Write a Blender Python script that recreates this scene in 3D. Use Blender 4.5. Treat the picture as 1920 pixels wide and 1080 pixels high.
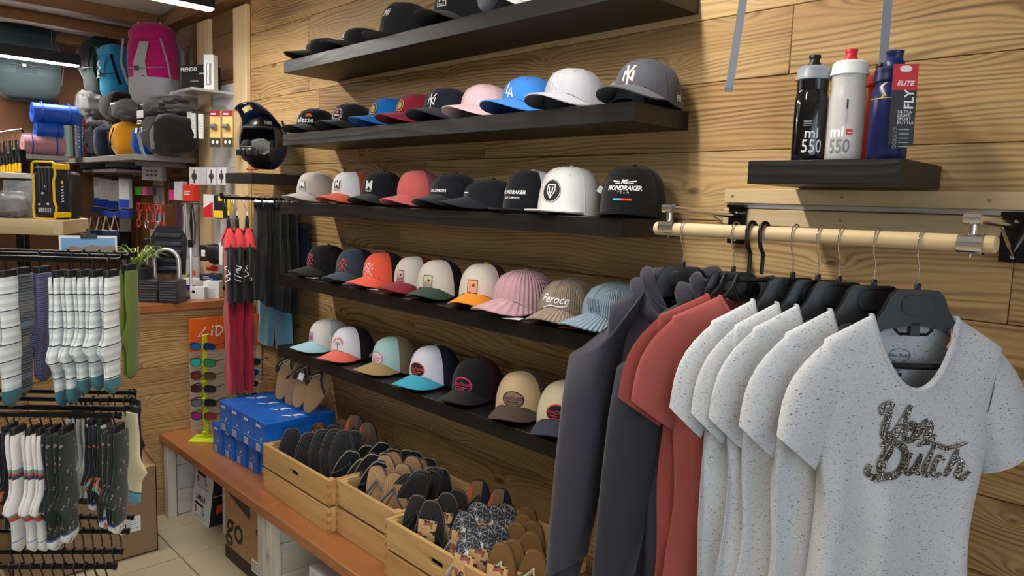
import bpy, bmesh, math, random
from mathutils import Vector, Matrix, noise as mnoise
for _o in list(bpy.data.objects): bpy.data.objects.remove(_o)
SC = bpy.context.scene
COL = SC.collection
PI = math.pi
rad = math.radians

# ---------------------------------------------------------------- camera
F_PX, YAW, PITCH, ROLL = 1356.1, -0.7994, -0.1148, 0.0348
CAM = Vector((0.0, -1.7816, 1.70))
_fw = Vector((math.sin(YAW)*math.cos(PITCH), math.cos(YAW)*math.cos(PITCH), math.sin(PITCH)))
_r0 = Vector((math.cos(YAW), -math.sin(YAW), 0)); _u0 = _r0.cross(_fw)
_rt = math.cos(ROLL)*_r0 + math.sin(ROLL)*_u0
_up = -math.sin(ROLL)*_r0 + math.cos(ROLL)*_u0
cam_data = bpy.data.cameras.new('camera'); cam = bpy.data.objects.new('camera', cam_data)
cam_data.sensor_width = 36.0; cam_data.lens = F_PX/1920*36.0; cam_data.clip_start = 0.02
cam.matrix_world = Matrix(((_rt.x, _up.x, -_fw.x, CAM.x), (_rt.y, _up.y, -_fw.y, CAM.y), (_rt.z, _up.z, -_fw.z, CAM.z), (0, 0, 0, 1)))
COL.objects.link(cam); SC.camera = cam
SC.view_settings.view_transform = 'Standard'; SC.view_settings.look = 'None'
SC.view_settings.gamma = 1.0; SC.view_settings.use_curve_mapping = False
SC.view_settings.exposure = 0.60

def at(u, v, X=None, Y=None, Z=None, D=None):
    """photo pixel (1920x1080) -> world point on the plane X=, Y=, Z= or at depth D"""
    d = _fw + (u-960)/F_PX*_rt - (v-540)/F_PX*_up
    if D is not None: return CAM + d*D
    a, t = (0, X) if X is not None else (1, Y) if Y is not None else (2, Z)
    return CAM + d*((t-CAM[a])/d[a])

# ---------------------------------------------------------------- world
W = bpy.data.worlds.new('world'); SC.world = W; W.use_nodes = True
W.node_tree.nodes['Background'].inputs[0].default_value = (0.80, 0.90, 1.0, 1)
W.node_tree.nodes['Background'].inputs[1].default_value = 2.2
LAMP_POWER = 75.0         # emission strength of the linear LED diffusers

# ---------------------------------------------------------------- materials
_mats = {}
def srgb(r, g, b):
    def f(c):
        c /= 255.0
        return c/12.92 if c <= 0.04045 else ((c+0.055)/1.055)**2.4
    return (f(r), f(g), f(b), 1)
class NT:
    def __init__(s, name):
        s.m = bpy.data.materials.new(name); s.m.use_nodes = True; s.t = s.m.node_tree
        s.b = s.t.nodes['Principled BSDF']
    def n(s, ty, **kw):
        nd = s.t.nodes.new(ty)
        for k, v in kw.items():
            if k[0] == 'i' and k[1:].isdigit(): s.set(nd.inputs[int(k[1:])], v)
            else: setattr(nd, k, v)
        return nd
    def set(s, inp, v):
        if isinstance(v, bpy.types.NodeSocket): s.t.links.new(v, inp)
        else: inp.default_value = v
    def inp(s, name, v): s.set(s.b.inputs[name], v)
    def math(s, op, a, b=0.0, c=0.0, clamp=False):
        nd = s.n('ShaderNodeMath', operation=op, use_clamp=clamp)
        s.set(nd.inputs[0], a); s.set(nd.inputs[1], b); s.set(nd.inputs[2], c); return nd.outputs[0]
    def mix(s, f, a, b, bt='MIX'):
        nd = s.n('ShaderNodeMix', data_type='RGBA', blend_type=bt)
        s.set(nd.inputs[0], f); s.set(nd.inputs[6], a); s.set(nd.inputs[7], b); return nd.outputs[2]
    def coord(s, scale=(1, 1, 1), rnd=0.0, kind='Object'):
        tc = s.n('ShaderNodeTexCoord').outputs[kind]
        if rnd:
            oi = s.n('ShaderNodeObjectInfo').outputs['Random']
            r = s.math('MULTIPLY', oi, rnd)
            cx = s.n('ShaderNodeCombineXYZ', i0=r, i1=r, i2=r).outputs[0]
            a = s.n('ShaderNodeVectorMath', operation='ADD'); s.set(a.inputs[0], tc); s.set(a.inputs[1], cx); tc = a.outputs[0]
        m = s.n('ShaderNodeVectorMath', operation='MULTIPLY'); s.set(m.inputs[0], tc); s.set(m.inputs[1], scale)
        return m.outputs[0]
    def noise(s, vec, scale, detail=2.0, rough=0.5):
        nd = s.n('ShaderNodeTexNoise'); s.set(nd.inputs['Vector'], vec); nd.inputs['Scale'].default_value = scale
        nd.inputs['Detail'].default_value = detail; nd.inputs['Roughness'].default_value = rough; return nd.outputs[0]
    def ramp(s, f, stops, interp='LINEAR'):
        nd = s.n('ShaderNodeValToRGB'); s.set(nd.inputs[0], f); cr = nd.color_ramp; cr.interpolation = interp
        while len(cr.elements) < len(stops): cr.elements.new(0.5)
        for e, (p, c) in zip(cr.elements, stops):
            e.position = p; e.color = c if isinstance(c, tuple) else (c, c, c, 1)
        return nd.outputs[0]
    def bump(s, h, strength=0.3, dist=0.002):
        nd = s.n('ShaderNodeBump'); s.set(nd.inputs['Height'], h); nd.inputs['Strength'].default_value = strength
        nd.inputs['Distance'].default_value = dist; s.inp('Normal', nd.outputs[0])

def plain(rgb, rough=0.6, metal=0.0, trans=0.0, alpha=1.0, emit=0.0, coat=0.0, name=None, ior=1.45):
    key = ('p', rgb, rough, metal, trans, alpha, emit, coat)
    if key in _mats: return _mats[key]
    t = NT(name or 'plain_%d_%d_%d' % rgb); c = srgb(*rgb)
    t.inp('Base Color', c); t.inp('Roughness', rough); t.inp('Metallic', metal); t.inp('IOR', ior)
    if trans: t.inp('Transmission Weight', trans)
    if alpha < 1: t.inp('Alpha', alpha)
    if coat: t.inp('Coat Weight', coat)
    if emit: t.inp('Emission Color', c); t.inp('Emission Strength', emit)
    _mats[key] = t.m; return t.m

def fabric(rgb, scale=350.0, rough=0.9, var=0.12, bump=0.25, name=None):
    key = ('f', rgb, scale, rough, var, bump)
    if key in _mats: return _mats[key]
    t = NT(name or 'fabric_%d_%d_%d' % rgb); c = srgb(*rgb)
    v = t.coord(rnd=7.0); n1 = t.noise(v, scale, 2); n2 = t.noise(v, 9.0, 3)
    f = t.math('MULTIPLY_ADD', n1, var*1.4, t.math('MULTIPLY_ADD', n2, var, 1-var*1.2))
    cx = t.n('ShaderNodeCombineXYZ', i0=f, i1=f, i2=f).outputs[0]
    t.inp('Base Color', t.mix(1.0, c, cx, 'MULTIPLY')); t.inp('Roughness', rough)
    t.inp('Sheen Weight', 0.15); t.inp('Specular IOR Level', 0.2); t.bump(n1, bump, 0.0008)
    _mats[key] = t.m; return t.m

def corduroy(rgb, freq=320.0):
    key = ('cord', rgb, freq)
    if key in _mats: return _mats[key]
    t = NT('corduroy_%d_%d_%d' % rgb); c = srgb(*rgb)
    v = t.coord(); sx = t.n('ShaderNodeSeparateXYZ'); t.set(sx.inputs[0], v)
    an = t.math('ARCTAN2', sx.outputs[0], sx.outputs[1])
    w = t.math('MULTIPLY_ADD', t.math('SINE', t.math('MULTIPLY', an, freq*0.2)), 0.5, 0.5)
    n = t.noise(v, 60, 3)
    f = t.math('MULTIPLY_ADD', n, 0.3, 0.78)
    cx = t.n('ShaderNodeCombineXYZ', i0=f, i1=f, i2=f).outputs[0]
    t.inp('Base Color', t.mix(1.0, c, cx, 'MULTIPLY')); t.inp('Roughness', 0.95); t.inp('Sheen Weight', 0.2); t.bump(w, 0.9, 0.004)
    _mats[key] = t.m; return t.m

def meshcloth(rgb):
    """open trucker-cap netting: tiny holes"""
    key = ('net', rgb)
    if key in _mats: return _mats[key]
    t = NT('netting_%d_%d_%d' % rgb); v = t.coord()
    vo = t.n('ShaderNodeTexVoronoi'); t.set(vo.inputs['Vector'], v); vo.inputs['Scale'].default_value = 420
    a = t.ramp(vo.outputs['Distance'], [(0.18, 0.25), (0.34, 1.0)])
    t.inp('Base Color', srgb(*rgb)); t.inp('Roughness', 0.8); t.inp('Alpha', a)
    _mats[key] = t.m; return t.m

def speckle():
    if 'speckle' in _mats: return _mats['speckle']
    t = NT('heather_white_jersey')
    v = t.coord((1, 1, 1), rnd=5.0)
    v2 = t.coord((120, 120, 340), rnd=5.0); n = t.noise(v2, 1.7, 1.0)
    fl = t.ramp(n, [(0.665, 0.0), (0.70, 0.9)])
    v3 = t.coord((110, 110, 300), rnd=9.0); n3 = t.noise(v3, 1.6, 1.0)
    fl2 = t.ramp(n3, [(0.66, 0.0), (0.74, 0.4)])
    f = t.math('MAXIMUM', fl, fl2)
    base = t.mix(t.noise(v, 5, 2), srgb(192, 195, 200), srgb(208, 210, 214))
    t.inp('Base Color', t.mix(f, base, srgb(70, 68, 70))); t.inp('Roughness', 0.92); t.inp('Sheen Weight', 0.15)
    t.inp('Specular IOR Level', 0.2); t.bump(t.noise(v, 420, 2), 0.2, 0.0006)
    _mats['speckle'] = t.m; return t.m

def wood(key, light, mid, dark, axis=0, bands=70.0, rough=0.55, knots=True, bump=0.25, streak=0.55, wob=3.0, coat=0.0, rnd=40.0):
    """plank wood; axis = grain direction (0 x, 1 y, 2 z)"""
    k = ('wood', key, axis)
    if k in _mats: return _mats[k]
    t = NT('wood_'+key)
    base = t.coord((1, 1, 1), rnd=rnd)
    s_long = [3.0, 3.0, 3.0]; s_long[axis] = 0.45
    def sc(vv):
        m = t.n('ShaderNodeVectorMath', operation='MULTIPLY'); t.set(m.inputs[0], base); t.set(m.inputs[1], vv); return m.outputs[0]
    n1 = t.noise(sc(tuple(s_long)), 2.2, 2.0, 0.45)
    sx = t.n('ShaderNodeSeparateXYZ'); t.set(sx.inputs[0], base)
    cross = t.math('ADD', sx.outputs[(axis+1) % 3], sx.outputs[(axis+2) % 3])
    ph = t.math('MULTIPLY_ADD', cross, bands, t.math('MULTIPLY', n1, bands*0.1*wob))
    kd = None
    if knots:
        al_ = t.math('MULTIPLY', sx.outputs[axis], 2.1); cr_ = t.math('MULTIPLY', cross, 5.2)
        kv = t.n('ShaderNodeCombineXYZ', i0=al_, i1=cr_, i2=0.0).outputs[0]
        vo = t.n('ShaderNodeTexVoronoi', voronoi_dimensions='2D'); t.set(vo.inputs['Vector'], kv); vo.inputs['Scale'].default_value = 1.0
        kc = t.n('ShaderNodeSeparateXYZ'); t.set(kc.inputs[0], vo.outputs['Color'])
        kd = t.math('ADD', vo.outputs['Distance'], t.math('MULTIPLY', kc.outputs[0], 0.075))
        ph = t.math('ADD', ph, t.math('MULTIPLY', t.math('POWER', 2.718, t.math('MULTIPLY', kd, -9.0)), bands*0.09))
    w = t.math('MULTIPLY_ADD', t.math('SINE', ph), 0.5, 0.5)
    w = t.math('POWER', w, 1.9)
    fs = [160.0, 160.0, 160.0]; fs[axis] = 5.0
    fine = t.noise(sc(tuple(fs)), 1.0, 3.0, 0.6)
    ls = [5.0, 5.0, 5.0]; ls[axis] = 0.5
    lg = t.noise(sc(tuple(ls)), 1.0, 2.0)
    ms = [22.0, 22.0, 22.0]; ms[axis] = 1.6
    mod = t.ramp(t.noise(sc(tuple(ms)), 1.0, 2.0), [(0.30, 0.15), (0.66, 1.0)])
    w2 = t.math('MULTIPLY', t.math('MULTIPLY', w, mod), t.math('MULTIPLY_ADD', lg, 1.5, 0.0), clamp=True)
    c = t.mix(t.ramp(lg, [(0.3, 0.0), (0.7, 1.0)]), light, mid)
    c = t.mix(t.math('MULTIPLY', w2, streak), c, dark)
    c = t.mix(t.math('MULTIPLY', t.ramp(fine, [(0.45, 0.0), (0.75, 1.0)]), 0.28), c, dark)
    if knots:
        hs_ = [11.0, 11.0, 11.0]; hs_[axis] = 1.3
        c = t.mix(t.math('MULTIPLY', t.ramp(t.noise(sc(tuple(hs_)), 1.0, 1.5), [(0.64, 0.0), (0.74, 1.0)]), 0.45), c, dark)
    oi = t.n('ShaderNodeObjectInfo').outputs['Random']
    c = t.mix(1.0, c, t.ramp(oi, [(0.0, (0.86, 0.86, 0.86, 1)), (1.0, (1.05, 1.03, 1.0, 1))]), 'MULTIPLY')
    if knots:
        kf = t.ramp(kd, [(0.03, 1.0), (0.085, 0.0)])
        dk = tuple(x*0.55 for x in dark[:3]) + (1,)
        c = t.mix(t.math('MULTIPLY', kf, 0.8), c, dk)
    t.inp('Base Color', c); t.inp('Roughness', rough); t.inp('Specular IOR Level', 0.35)
    if coat: t.inp('Coat Weight', coat); t.inp('Coat Roughness', 0.25)
    t.bump(t.math('ADD', w, fine), bump, 0.0012)
    _mats[k] = t.m; return t.m

PINE = lambda ax=0: wood('old_pine', srgb(206, 174, 122), srgb(178, 139, 88), srgb(94, 64, 36), ax, 420, 0.6, True, 0.35, 1.0, wob=1.7)
PINE_L = lambda ax=0: wood('planed_pine', srgb(222, 200, 160), srgb(210, 184, 140), srgb(176, 140, 92), ax, 60, 0.5, False, 0.1, 0.4)
CRATE = lambda ax=0: wood('crate_pine', srgb(219, 183, 128), srgb(202, 160, 100), srgb(148, 98, 50), ax, 60, 0.55, True, 0.15, 0.4)
ORANGE = lambda ax=0: wood('stained_beech', srgb(178, 118, 72), srgb(160, 100, 58), srgb(124, 72, 38), ax, 40, 0.28, False, 0.03, 0.5, coat=0.3)
BLACKW = lambda ax=0: wood('black_brown', srgb(30, 29, 28), srgb(25, 24, 23), srgb(13, 12, 12), ax, 160, 0.42, False, 0.25, 0.7)
OSB = lambda ax=0: wood('brown_board', srgb(126, 88, 50), srgb(108, 72, 40), srgb(78, 50, 28), ax, 14, 0.6, True, 0.15, 0.5)
BROWN = lambda ax=2: wood('dark_chipboard', srgb(104, 66, 36), srgb(92, 58, 32), srgb(70, 42, 24), ax, 12, 0.7, False, 0.1, 0.3)
WHITEW = lambda ax=0: wood('whitewashed', srgb(226, 222, 212), srgb(212, 207, 195), srgb(165, 155, 140), ax, 55, 0.6, True, 0.15, 0.35)
BEAM = lambda ax=1: wood('beam_brown', srgb(134, 94, 56), srgb(118, 80, 46), srgb(84, 54, 30), ax, 40, 0.6, True, 0.15, 0.5)
BLACK_PL = plain((13, 13, 14), 0.35, name='black_plastic')
BLACK_M = plain((26, 26, 28), 0.35, 0.6, name='black_metal')
CHROME = plain((220, 220, 222), 0.12, 1.0, name='chrome')
STEEL = plain((170, 172, 175), 0.3, 1.0, name='steel')
WHITE = plain((235, 236, 238), 0.5, name='white_card')
BLACKF = fabric((21, 21, 23), name='black_cotton')
NAVYF = fabric((30, 32, 46), name='navy_cotton')
FILM = plain((225, 228, 230), 0.08, 0.0, 0.0, 0.13, name='clear_film')
CLEAR = plain((235, 238, 240), 0.06, 0.0, 0.9, 1.0, name='clear_acrylic', ior=1.3)

# ---------------------------------------------------------------- geometry builder
class G:
    def __init__(s): s.v = []; s.f = []; s.m = []
    def add(s, vs, fs, mi=0, M=None):
        o = len(s.v)
        s.v += [tuple(M @ Vector(p)) if M is not None else tuple(p) for p in vs]
        s.f += [tuple(i+o for i in f) for f in fs]; s.m += [mi]*len(fs); return s
    def box(s, c, d, bev=0.0, mi=0, M=None):
        hx, hy, hz = d[0]/2, d[1]/2, d[2]/2; T = Matrix.Translation(Vector(c))
        if M is not None: T = M @ T
        b = min(bev, hx*.9, hy*.9, hz*.9)
        if b <= 0:
            vs = [(x*hx, y*hy, z*hz) for x in (-1, 1) for y in (-1, 1) for z in (-1, 1)]
            return s.add(vs, [(0, 1, 3, 2), (4, 6, 7, 5), (0, 4, 5, 1), (2, 3, 7, 6), (0, 2, 6, 4), (1, 5, 7, 3)], mi, T)
        vs = []; idx = {}
        for x in (-1, 1):
            for y in (-1, 1):
                for z in (-1, 1):
                    for a in range(3):
                        idx[(x, y, z, a)] = len(vs)
                        h = [hx-b, hy-b, hz-b]; h[a] += b; vs.append((x*h[0], y*h[1], z*h[2]))
        fs = []
        for a in range(3):
            p, q = (a+1) % 3, (a+2) % 3
            for sg in (-1, 1):
                quad = []
                for (i, j) in ((-1, -1), (1, -1), (1, 1), (-1, 1)):
                    t = [0, 0, 0]; t[a] = sg; t[p] = i; t[q] = j; quad.append(idx[(*t, a)])
                fs.append(tuple(quad if sg > 0 else quad[::-1]))
            for i in (-1, 1):           # edges along axis a
                for j in (-1, 1):
                    t0 = [0, 0, 0]; t0[p] = i; t0[q] = j
                    A = list(t0); A[a] = -1; B = list(t0); B[a] = 1
                    quad = [idx[(*A, p)], idx[(*B, p)], idx[(*B, q)], idx[(*A, q)]]
                    fs.append(tuple(quad if i*j < 0 else quad[::-1]))
        for x in (-1, 1):
            for y in (-1, 1):
                for z in (-1, 1):
                    tri = [idx[(x, y, z, 0)], idx[(x, y, z, 1)], idx[(x, y, z, 2)]]
                    fs.append(tuple(tri if x*y*z > 0 else tri[::-1]))
        return s.add(vs, fs, mi, T)
    def loft(s, rings, closed=True, cap0=False, cap1=False, mi=0, M=None):
        n = len(rings[0]); vs = [p for r in rings for p in r]; fs = []
        for i in range(len(rings)-1):
            for j in range(n if closed else n-1):
                k = (j+1) % n; fs.append((i*n+j, i*n+k, (i+1)*n+k, (i+1)*n+j))
        if cap0: fs.append(tuple(range(n))[::-1])
        if cap1: fs.append(tuple((len(rings)-1)*n+j for j in range(n)))
        return s.add(vs, fs, mi, M)
    def tube(s, path, r, n=8, cap=True, closed=False, mi=0, M=None, flat=1.0):
        P = [Vector(p) for p in path]; L = len(P)
        R = r if isinstance(r, (list, tuple)) else [r]*L
        t = []
        for i in range(L):
            if closed: d = P[(i+1) % L]-P[i-1]
            else: d = P[min(i+1, L-1)]-P[max(i-1, 0)]
            t.append(d.normalized() if d.length > 1e-9 else Vector((0, 0, 1)))
        up = Vector((0, 0, 1)) if abs(t[0].z) < .9 else Vector((1, 0, 0))
        nn = (up-t[0]*up.dot(t[0])).normalized(); rings = []
        for i in range(L):
            nn = nn-t[i]*nn.dot(t[i]); nn = nn.normalized() if nn.length > 1e-6 else t[i].orthogonal().normalized()
            b = t[i].cross(nn)
            rings.append([P[i]+R[i]*(math.cos(2*PI*k/n)*b + flat*math.sin(2*PI*k/n)*nn) for k in range(n)])
        if closed: rings.append(rings[0])
        return s.loft(rings, True, cap and not closed, cap and not closed, mi, M)
    def lathe(s, prof, n=20, c=(0, 0, 0), mi=0, M=None, sx=1.0, sy=1.0):
        rings = [[(c[0]+sx*r*math.cos(2*PI*k/n), c[1]+sy*r*math.sin(2*PI*k/n), c[2]+z) for k in range(n)] for r, z in prof]
        return s.loft(rings, True, prof[0][0] > 1e-5, prof[-1][0] > 1e-5, mi, M)
    def ball(s, c, r, n=12, m=8, mi=0, M=None):
        rx, ry, rz = r if isinstance(r, (list, tuple)) else (r, r, r)
        rings = []
        for i in range(m+1):
            a = -PI/2+PI*i/m; ca = max(math.cos(a), 1e-3)
            rings.append([(c[0]+rx*ca*math.cos(2*PI*k/n), c[1]+ry*ca*math.sin(2*PI*k/n), c[2]+rz*math.sin(a)) for k in range(n)])
        return s.loft(rings, True, True, True, mi, M)
    def prism(s, out, z0, z1, mi=0, M=None, bev=0.0):
        n = len(out)
        def ring(z, k):
            if not k: return [(x, y, z) for x, y in out]
            cx = sum(p[0] for p in out)/n; cy = sum(p[1] for p in out)/n
            res = []
            for x, y in out:
                d = math.hypot(x-cx, y-cy) or 1; q = max(0, 1-k/d); res.append((cx+(x-cx)*q, cy+(y-cy)*q, z))
            return res
        rs = [ring(z0, bev), ring(z0+bev, 0), ring(z1-bev, 0), ring(z1, bev)] if bev else [ring(z0, 0), ring(z1, 0)]
        return s.loft(rs, True, True, True, mi, M)
    def xform(s, fn):
        s.v = [tuple(fn(Vector(p))) for p in s.v]; return s

def build(g, name, mats, parent=None, loc=None, rot=None, smooth=38, M=None):
    me = bpy.data.meshes.new(name); me.from_pydata(g.v, [], g.f); me.update()
    mats = mats if isinstance(mats, (list, tuple)) else [mats]
    for m in mats: me.materials.append(m)
    if len(mats) > 1: me.polygons.foreach_set('material_index', [min(i, len(mats)-1) for i in g.m])
    if smooth:
        me.polygons.foreach_set('use_smooth', [True]*len(me.polygons))
        try: me.set_sharp_from_angle(angle=rad(smooth))
        except Exception: pass
    bm = bmesh.new(); bm.from_mesh(me); bmesh.ops.recalc_face_normals(bm, faces=bm.faces); bm.to_mesh(me); bm.free()
    o = bpy.data.objects.new(name, me); COL.objects.link(o)
    if parent is not None: o.parent = parent
    if M is not None: o.matrix_local = M
    if loc is not None: o.location = loc
    if rot is not None: o.rotation_euler = rot
    return o
def tag(o, label, cat=None, group=None, kind=None):
    if label: o['label'] = label
    if cat: o['category'] = cat
    if group: o['group'] = group
    if kind: o['kind'] = kind
    return o
def thing(name, label, cat, loc=(0, 0, 0), rot=(0, 0, 0), group=None, M=None):
    o = bpy.data.objects.new(name, None); COL.objects.link(o); o.empty_display_size = 0.05
    if M is not None: o.matrix_world = M
    else: o.location = loc; o.rotation_euler = rot
    return tag(o, label, cat, group)
def structure(g, name, mats, **kw):
    o = build(g, name, mats, **kw); o['kind'] = 'structure'; return o
def share(o, name=None, loc=None, rot=None, parent=None):
    c = o.copy(); COL.objects.link(c)
    if parent is not None: c.parent = parent
    if loc is not None: c.location = loc
    if rot is not None: c.rotation_euler = rot
    return c
def copy_tree(o, parent=None):
    c = o.copy(); COL.objects.link(c)
    if parent is not None: c.parent = parent
    for ch in list(o.children): copy_tree(ch, c)
    return c
def frame(o, x, y, z):
    """matrix from origin and three axes"""
    x, y, z = Vector(x).normalized(), Vector(y).normalized(), Vector(z).normalized()
    return Matrix(((x.x, y.x, z.x, o[0]), (x.y, y.y, z.y, o[1]), (x.z, y.z, z.z, o[2]), (0, 0, 0, 1)))
def facing(o, n, up=(0, 0, 1)):
    """local x right, y up, z = facing direction n"""
    n = Vector(n).normalized(); x = Vector(up).cross(n).normalized(); return frame(o, x, n.cross(x), n)

# ---------------------------------------------------------------- flat graphics
_txt = {}
def text2d(body, size=1.0, shear=0.0, bold=0.0, spacing=1.0, align='CENTER'):
    k = (body, shear, bold, spacing, align)
    if k not in _txt:
        cu = bpy.data.curves.new('txt', 'FONT'); cu.body = body; cu.size = 1.0; cu.shear = shear; cu.offset = bold
        cu.space_character = spacing; cu.resolution_u = 2; cu.align_x = align; cu.align_y = 'CENTER'
        o = bpy.data.objects.new('txt', cu); COL.objects.link(o)
        dg = bpy.context.evaluated_depsgraph_get(); me = bpy.data.meshes.new_from_object(o.evaluated_get(dg))
        _txt[k] = ([(v.co.x, v.co.y) for v in me.vertices], [tuple(p.vertices) for p in me.polygons])
        bpy.data.objects.remove(o); bpy.data.curves.remove(cu); bpy.data.meshes.remove(me)
    vs, fs = _txt[k]
    return [(x*size, y*size) for x, y in vs], list(fs)
def rect2d(w, h, x=0, y=0): return [(x-w/2, y-h/2), (x+w/2, y-h/2), (x+w/2, y+h/2), (x-w/2, y+h/2)], [(0, 1, 2, 3)]
def oval2d(rx, ry, x=0, y=0, n=28): return [(x+rx*math.cos(2*PI*i/n), y+ry*math.sin(2*PI*i/n)) for i in range(n)], [tuple(range(n))]
def ring2d(rx, ry, w, x=0, y=0, n=28):
    vs = []; fs = []
    for i in range(n):
        c, s_ = math.cos(2*PI*i/n), math.sin(2*PI*i/n)
        vs += [(x+rx*c, y+ry*s_), (x+(rx-w)*c, y+(ry-w)*s_)]
        k = (i+1) % n; fs.append((2*i, 2*k, 2*k+1, 2*i+1))
    return vs, fs
def frame2d(w, h, t, x=0, y=0):
    a = rect2d(w, h, x, y)[0]; b = rect2d(w-2*t, h-2*t, x, y)[0]
    return a+b, [(i, (i+1) % 4, 4+(i+1) % 4, 4+i) for i in range(4)]
def poly2d(pts): return list(pts), [tuple(range(len(pts)))]
def stroke2d(pts, w):
    """thick polyline; w constant or per point"""
    P = [Vector((p[0], p[1])) for p in pts]; n = len(P); ws = w if isinstance(w, (list, tuple)) else [w]*n
    vs = []
    for i in range(n):
        d = (P[min(i+1, n-1)]-P[max(i-1, 0)])
        d = d.normalized() if d.length > 1e-9 else Vector((1, 0)); q = Vector((-d.y, d.x))*ws[i]/2
        vs += [tuple(P[i]+q), tuple(P[i]-q)]
    return vs, [(2*i, 2*i+1, 2*i+3, 2*i+2) for i in range(n-1)]
def join2d(*shapes):
    vs = []; fs = []
    for v, f in shapes:
        o = len(vs); vs += v; fs += [tuple(i+o for i in q) for q in f]
    return vs, fs
def move2d(sh, dx=0, dy=0, s=1.0, rot=0.0, sx=1.0):
    c, n = math.cos(rot), math.sin(rot)
    return [(dx+s*(c*x*sx-n*y), dy+s*(n*x*sx+c*y)) for x, y in sh[0]], sh[1]
def curve2d(pts, n=6):
    """Catmull-Rom through points"""
    P = [Vector((p[0], p[1])) for p in pts]; out = []
    for i in range(len(P)-1):
        a, b, c, d = P[max(i-1, 0)], P[i], P[i+1], P[min(i+2, len(P)-1)]
        for k in range(n):
            t = k/n
            q = 0.5*((2*b)+(c-a)*t+(2*a-5*b+4*c-d)*t*t+(3*b-a-3*c+d)*t**3); out.append((q.x, q.y))
    out.append((P[-1].x, P[-1].y)); return out
def decal(sh, name, m, parent, fn, step=None):
    """2-D shape mapped through fn(x,y)->point"""
    vs, fs = sh
    if step:
        bm = bmesh.new(); bv = [bm.verts.new((x, y, 0)) for x, y in vs]
        for f in fs:
            try: bm.faces.new([bv[i] for i in f])
            except ValueError: pass
        for ax in (0, 1):
            lo = min(p[ax] for p in vs); hi = max(p[ax] for p in vs); k = lo+step
            while k < hi:
                co = [0, 0, 0]; no = [0, 0, 0]; co[ax] = k; no[ax] = 1
                bmesh.ops.bisect_plane(bm, geom=bm.verts[:]+bm.edges[:]+bm.faces[:], plane_co=co, plane_no=no, dist=1e-6); k += step
        bm.verts.index_update(); vs = [(v.co.x, v.co.y) for v in bm.verts]; fs = [tuple(v.index for v in f.verts) for f in bm.faces]; bm.free()
    g = G(); g.add([fn(x, y) for x, y in vs], fs)
    return build(g, name, m, parent, smooth=0)
def flat(M, off=0.0): return lambda x, y: tuple(M @ Vector((x, y, off)))
def lines2d(w, h, n, t=0.35, seed=0, x=0, y=0, ragged=0.4):
    """rows of unreadable fine print"""
    rn = random.Random(seed); sh = []
    for i in range(n):
        ww = w*(1-ragged*rn.random()); sh.append(rect2d(ww, h/n*t, x-(w-ww)/2, y+h/2-h*(i+.5)/n))
    return join2d(*sh)
# ================================================================ room shell
XF, XR, YB, ZC = -6.37, 2.4, -5.2, 2.83
XC = -3.90          # front of the counter partition
PAINT = plain((206, 202, 194), 0.85, name='white_paint')
def bx(name, x0, x1, y0, y1, z0, z1, m, parent=None, bev=0.0, st=True, label=None):
    g = G().box(((x0+x1)/2, (y0+y1)/2, (z0+z1)/2), (x1-x0, y1-y0, z1-z0), bev)
    o = build(g, name, m, parent)
    if st and parent is None: o['kind'] = 'structure'
    if label: o['label'] = label
    return o
_unit = {}
def piece(name, x0, x1, y0, y1, z0, z1, m, parent, bev=0.0015):
    """a board: mesh centred on its own origin so each one shows its own grain"""
    g = G().box((0, 0, 0), (x1-x0, y1-y0, z1-z0), bev)
    return build(g, name, m, parent, loc=((x0+x1)/2, (y0+y1)/2, (z0+z1)/2))

# floor with tiles
floor = bx('floor', XF-.3, XR, YB, 0.12, -0.12, -0.006, plain((150, 140, 122), 0.9, name='grout'))
def tile_mat():
    t = NT('ceramic_tile'); v = t.coord(rnd=20.0)
    n = t.noise(v, 6.0, 4, 0.6); f = t.noise(v, 90.0, 3)
    c = t.mix(n, srgb(190, 176, 146), srgb(206, 194, 166)); c = t.mix(t.math('MULTIPLY', f, 0.35), c, srgb(172, 156, 124))
    t.inp('Base Color', c); t.inp('Roughness', 0.32); t.inp('Specular IOR Level', 0.45); return t.m
TM = tile_mat(); TS = 0.333
tg = G().box((0, 0, -0.003), (TS-.005, TS-.005, 0.006), 0.0012); t0 = None
rest = G()
for i in range(-10, 18):
    for j in range(-8, 15):
        x = -3.37+TS*(i+.5); y = -0.615-TS*(j-.5)
        if x > XR or x < XF or y > 0.1 or y < YB: continue
        if -4.0 < x < -1.6 and -2.3 < y < 0.1:
            if t0 is None: t0 = build(tg, 'tile', TM, floor, loc=(x, y, 0))
            else: share(t0, loc=(x, y, 0), parent=floor)
        else: rest.box((x, y, -0.003), (TS-.005, TS-.005, 0.006))
o = build(rest, 'tile_field', TM, floor); o['kind'] = 'stuff'

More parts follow.
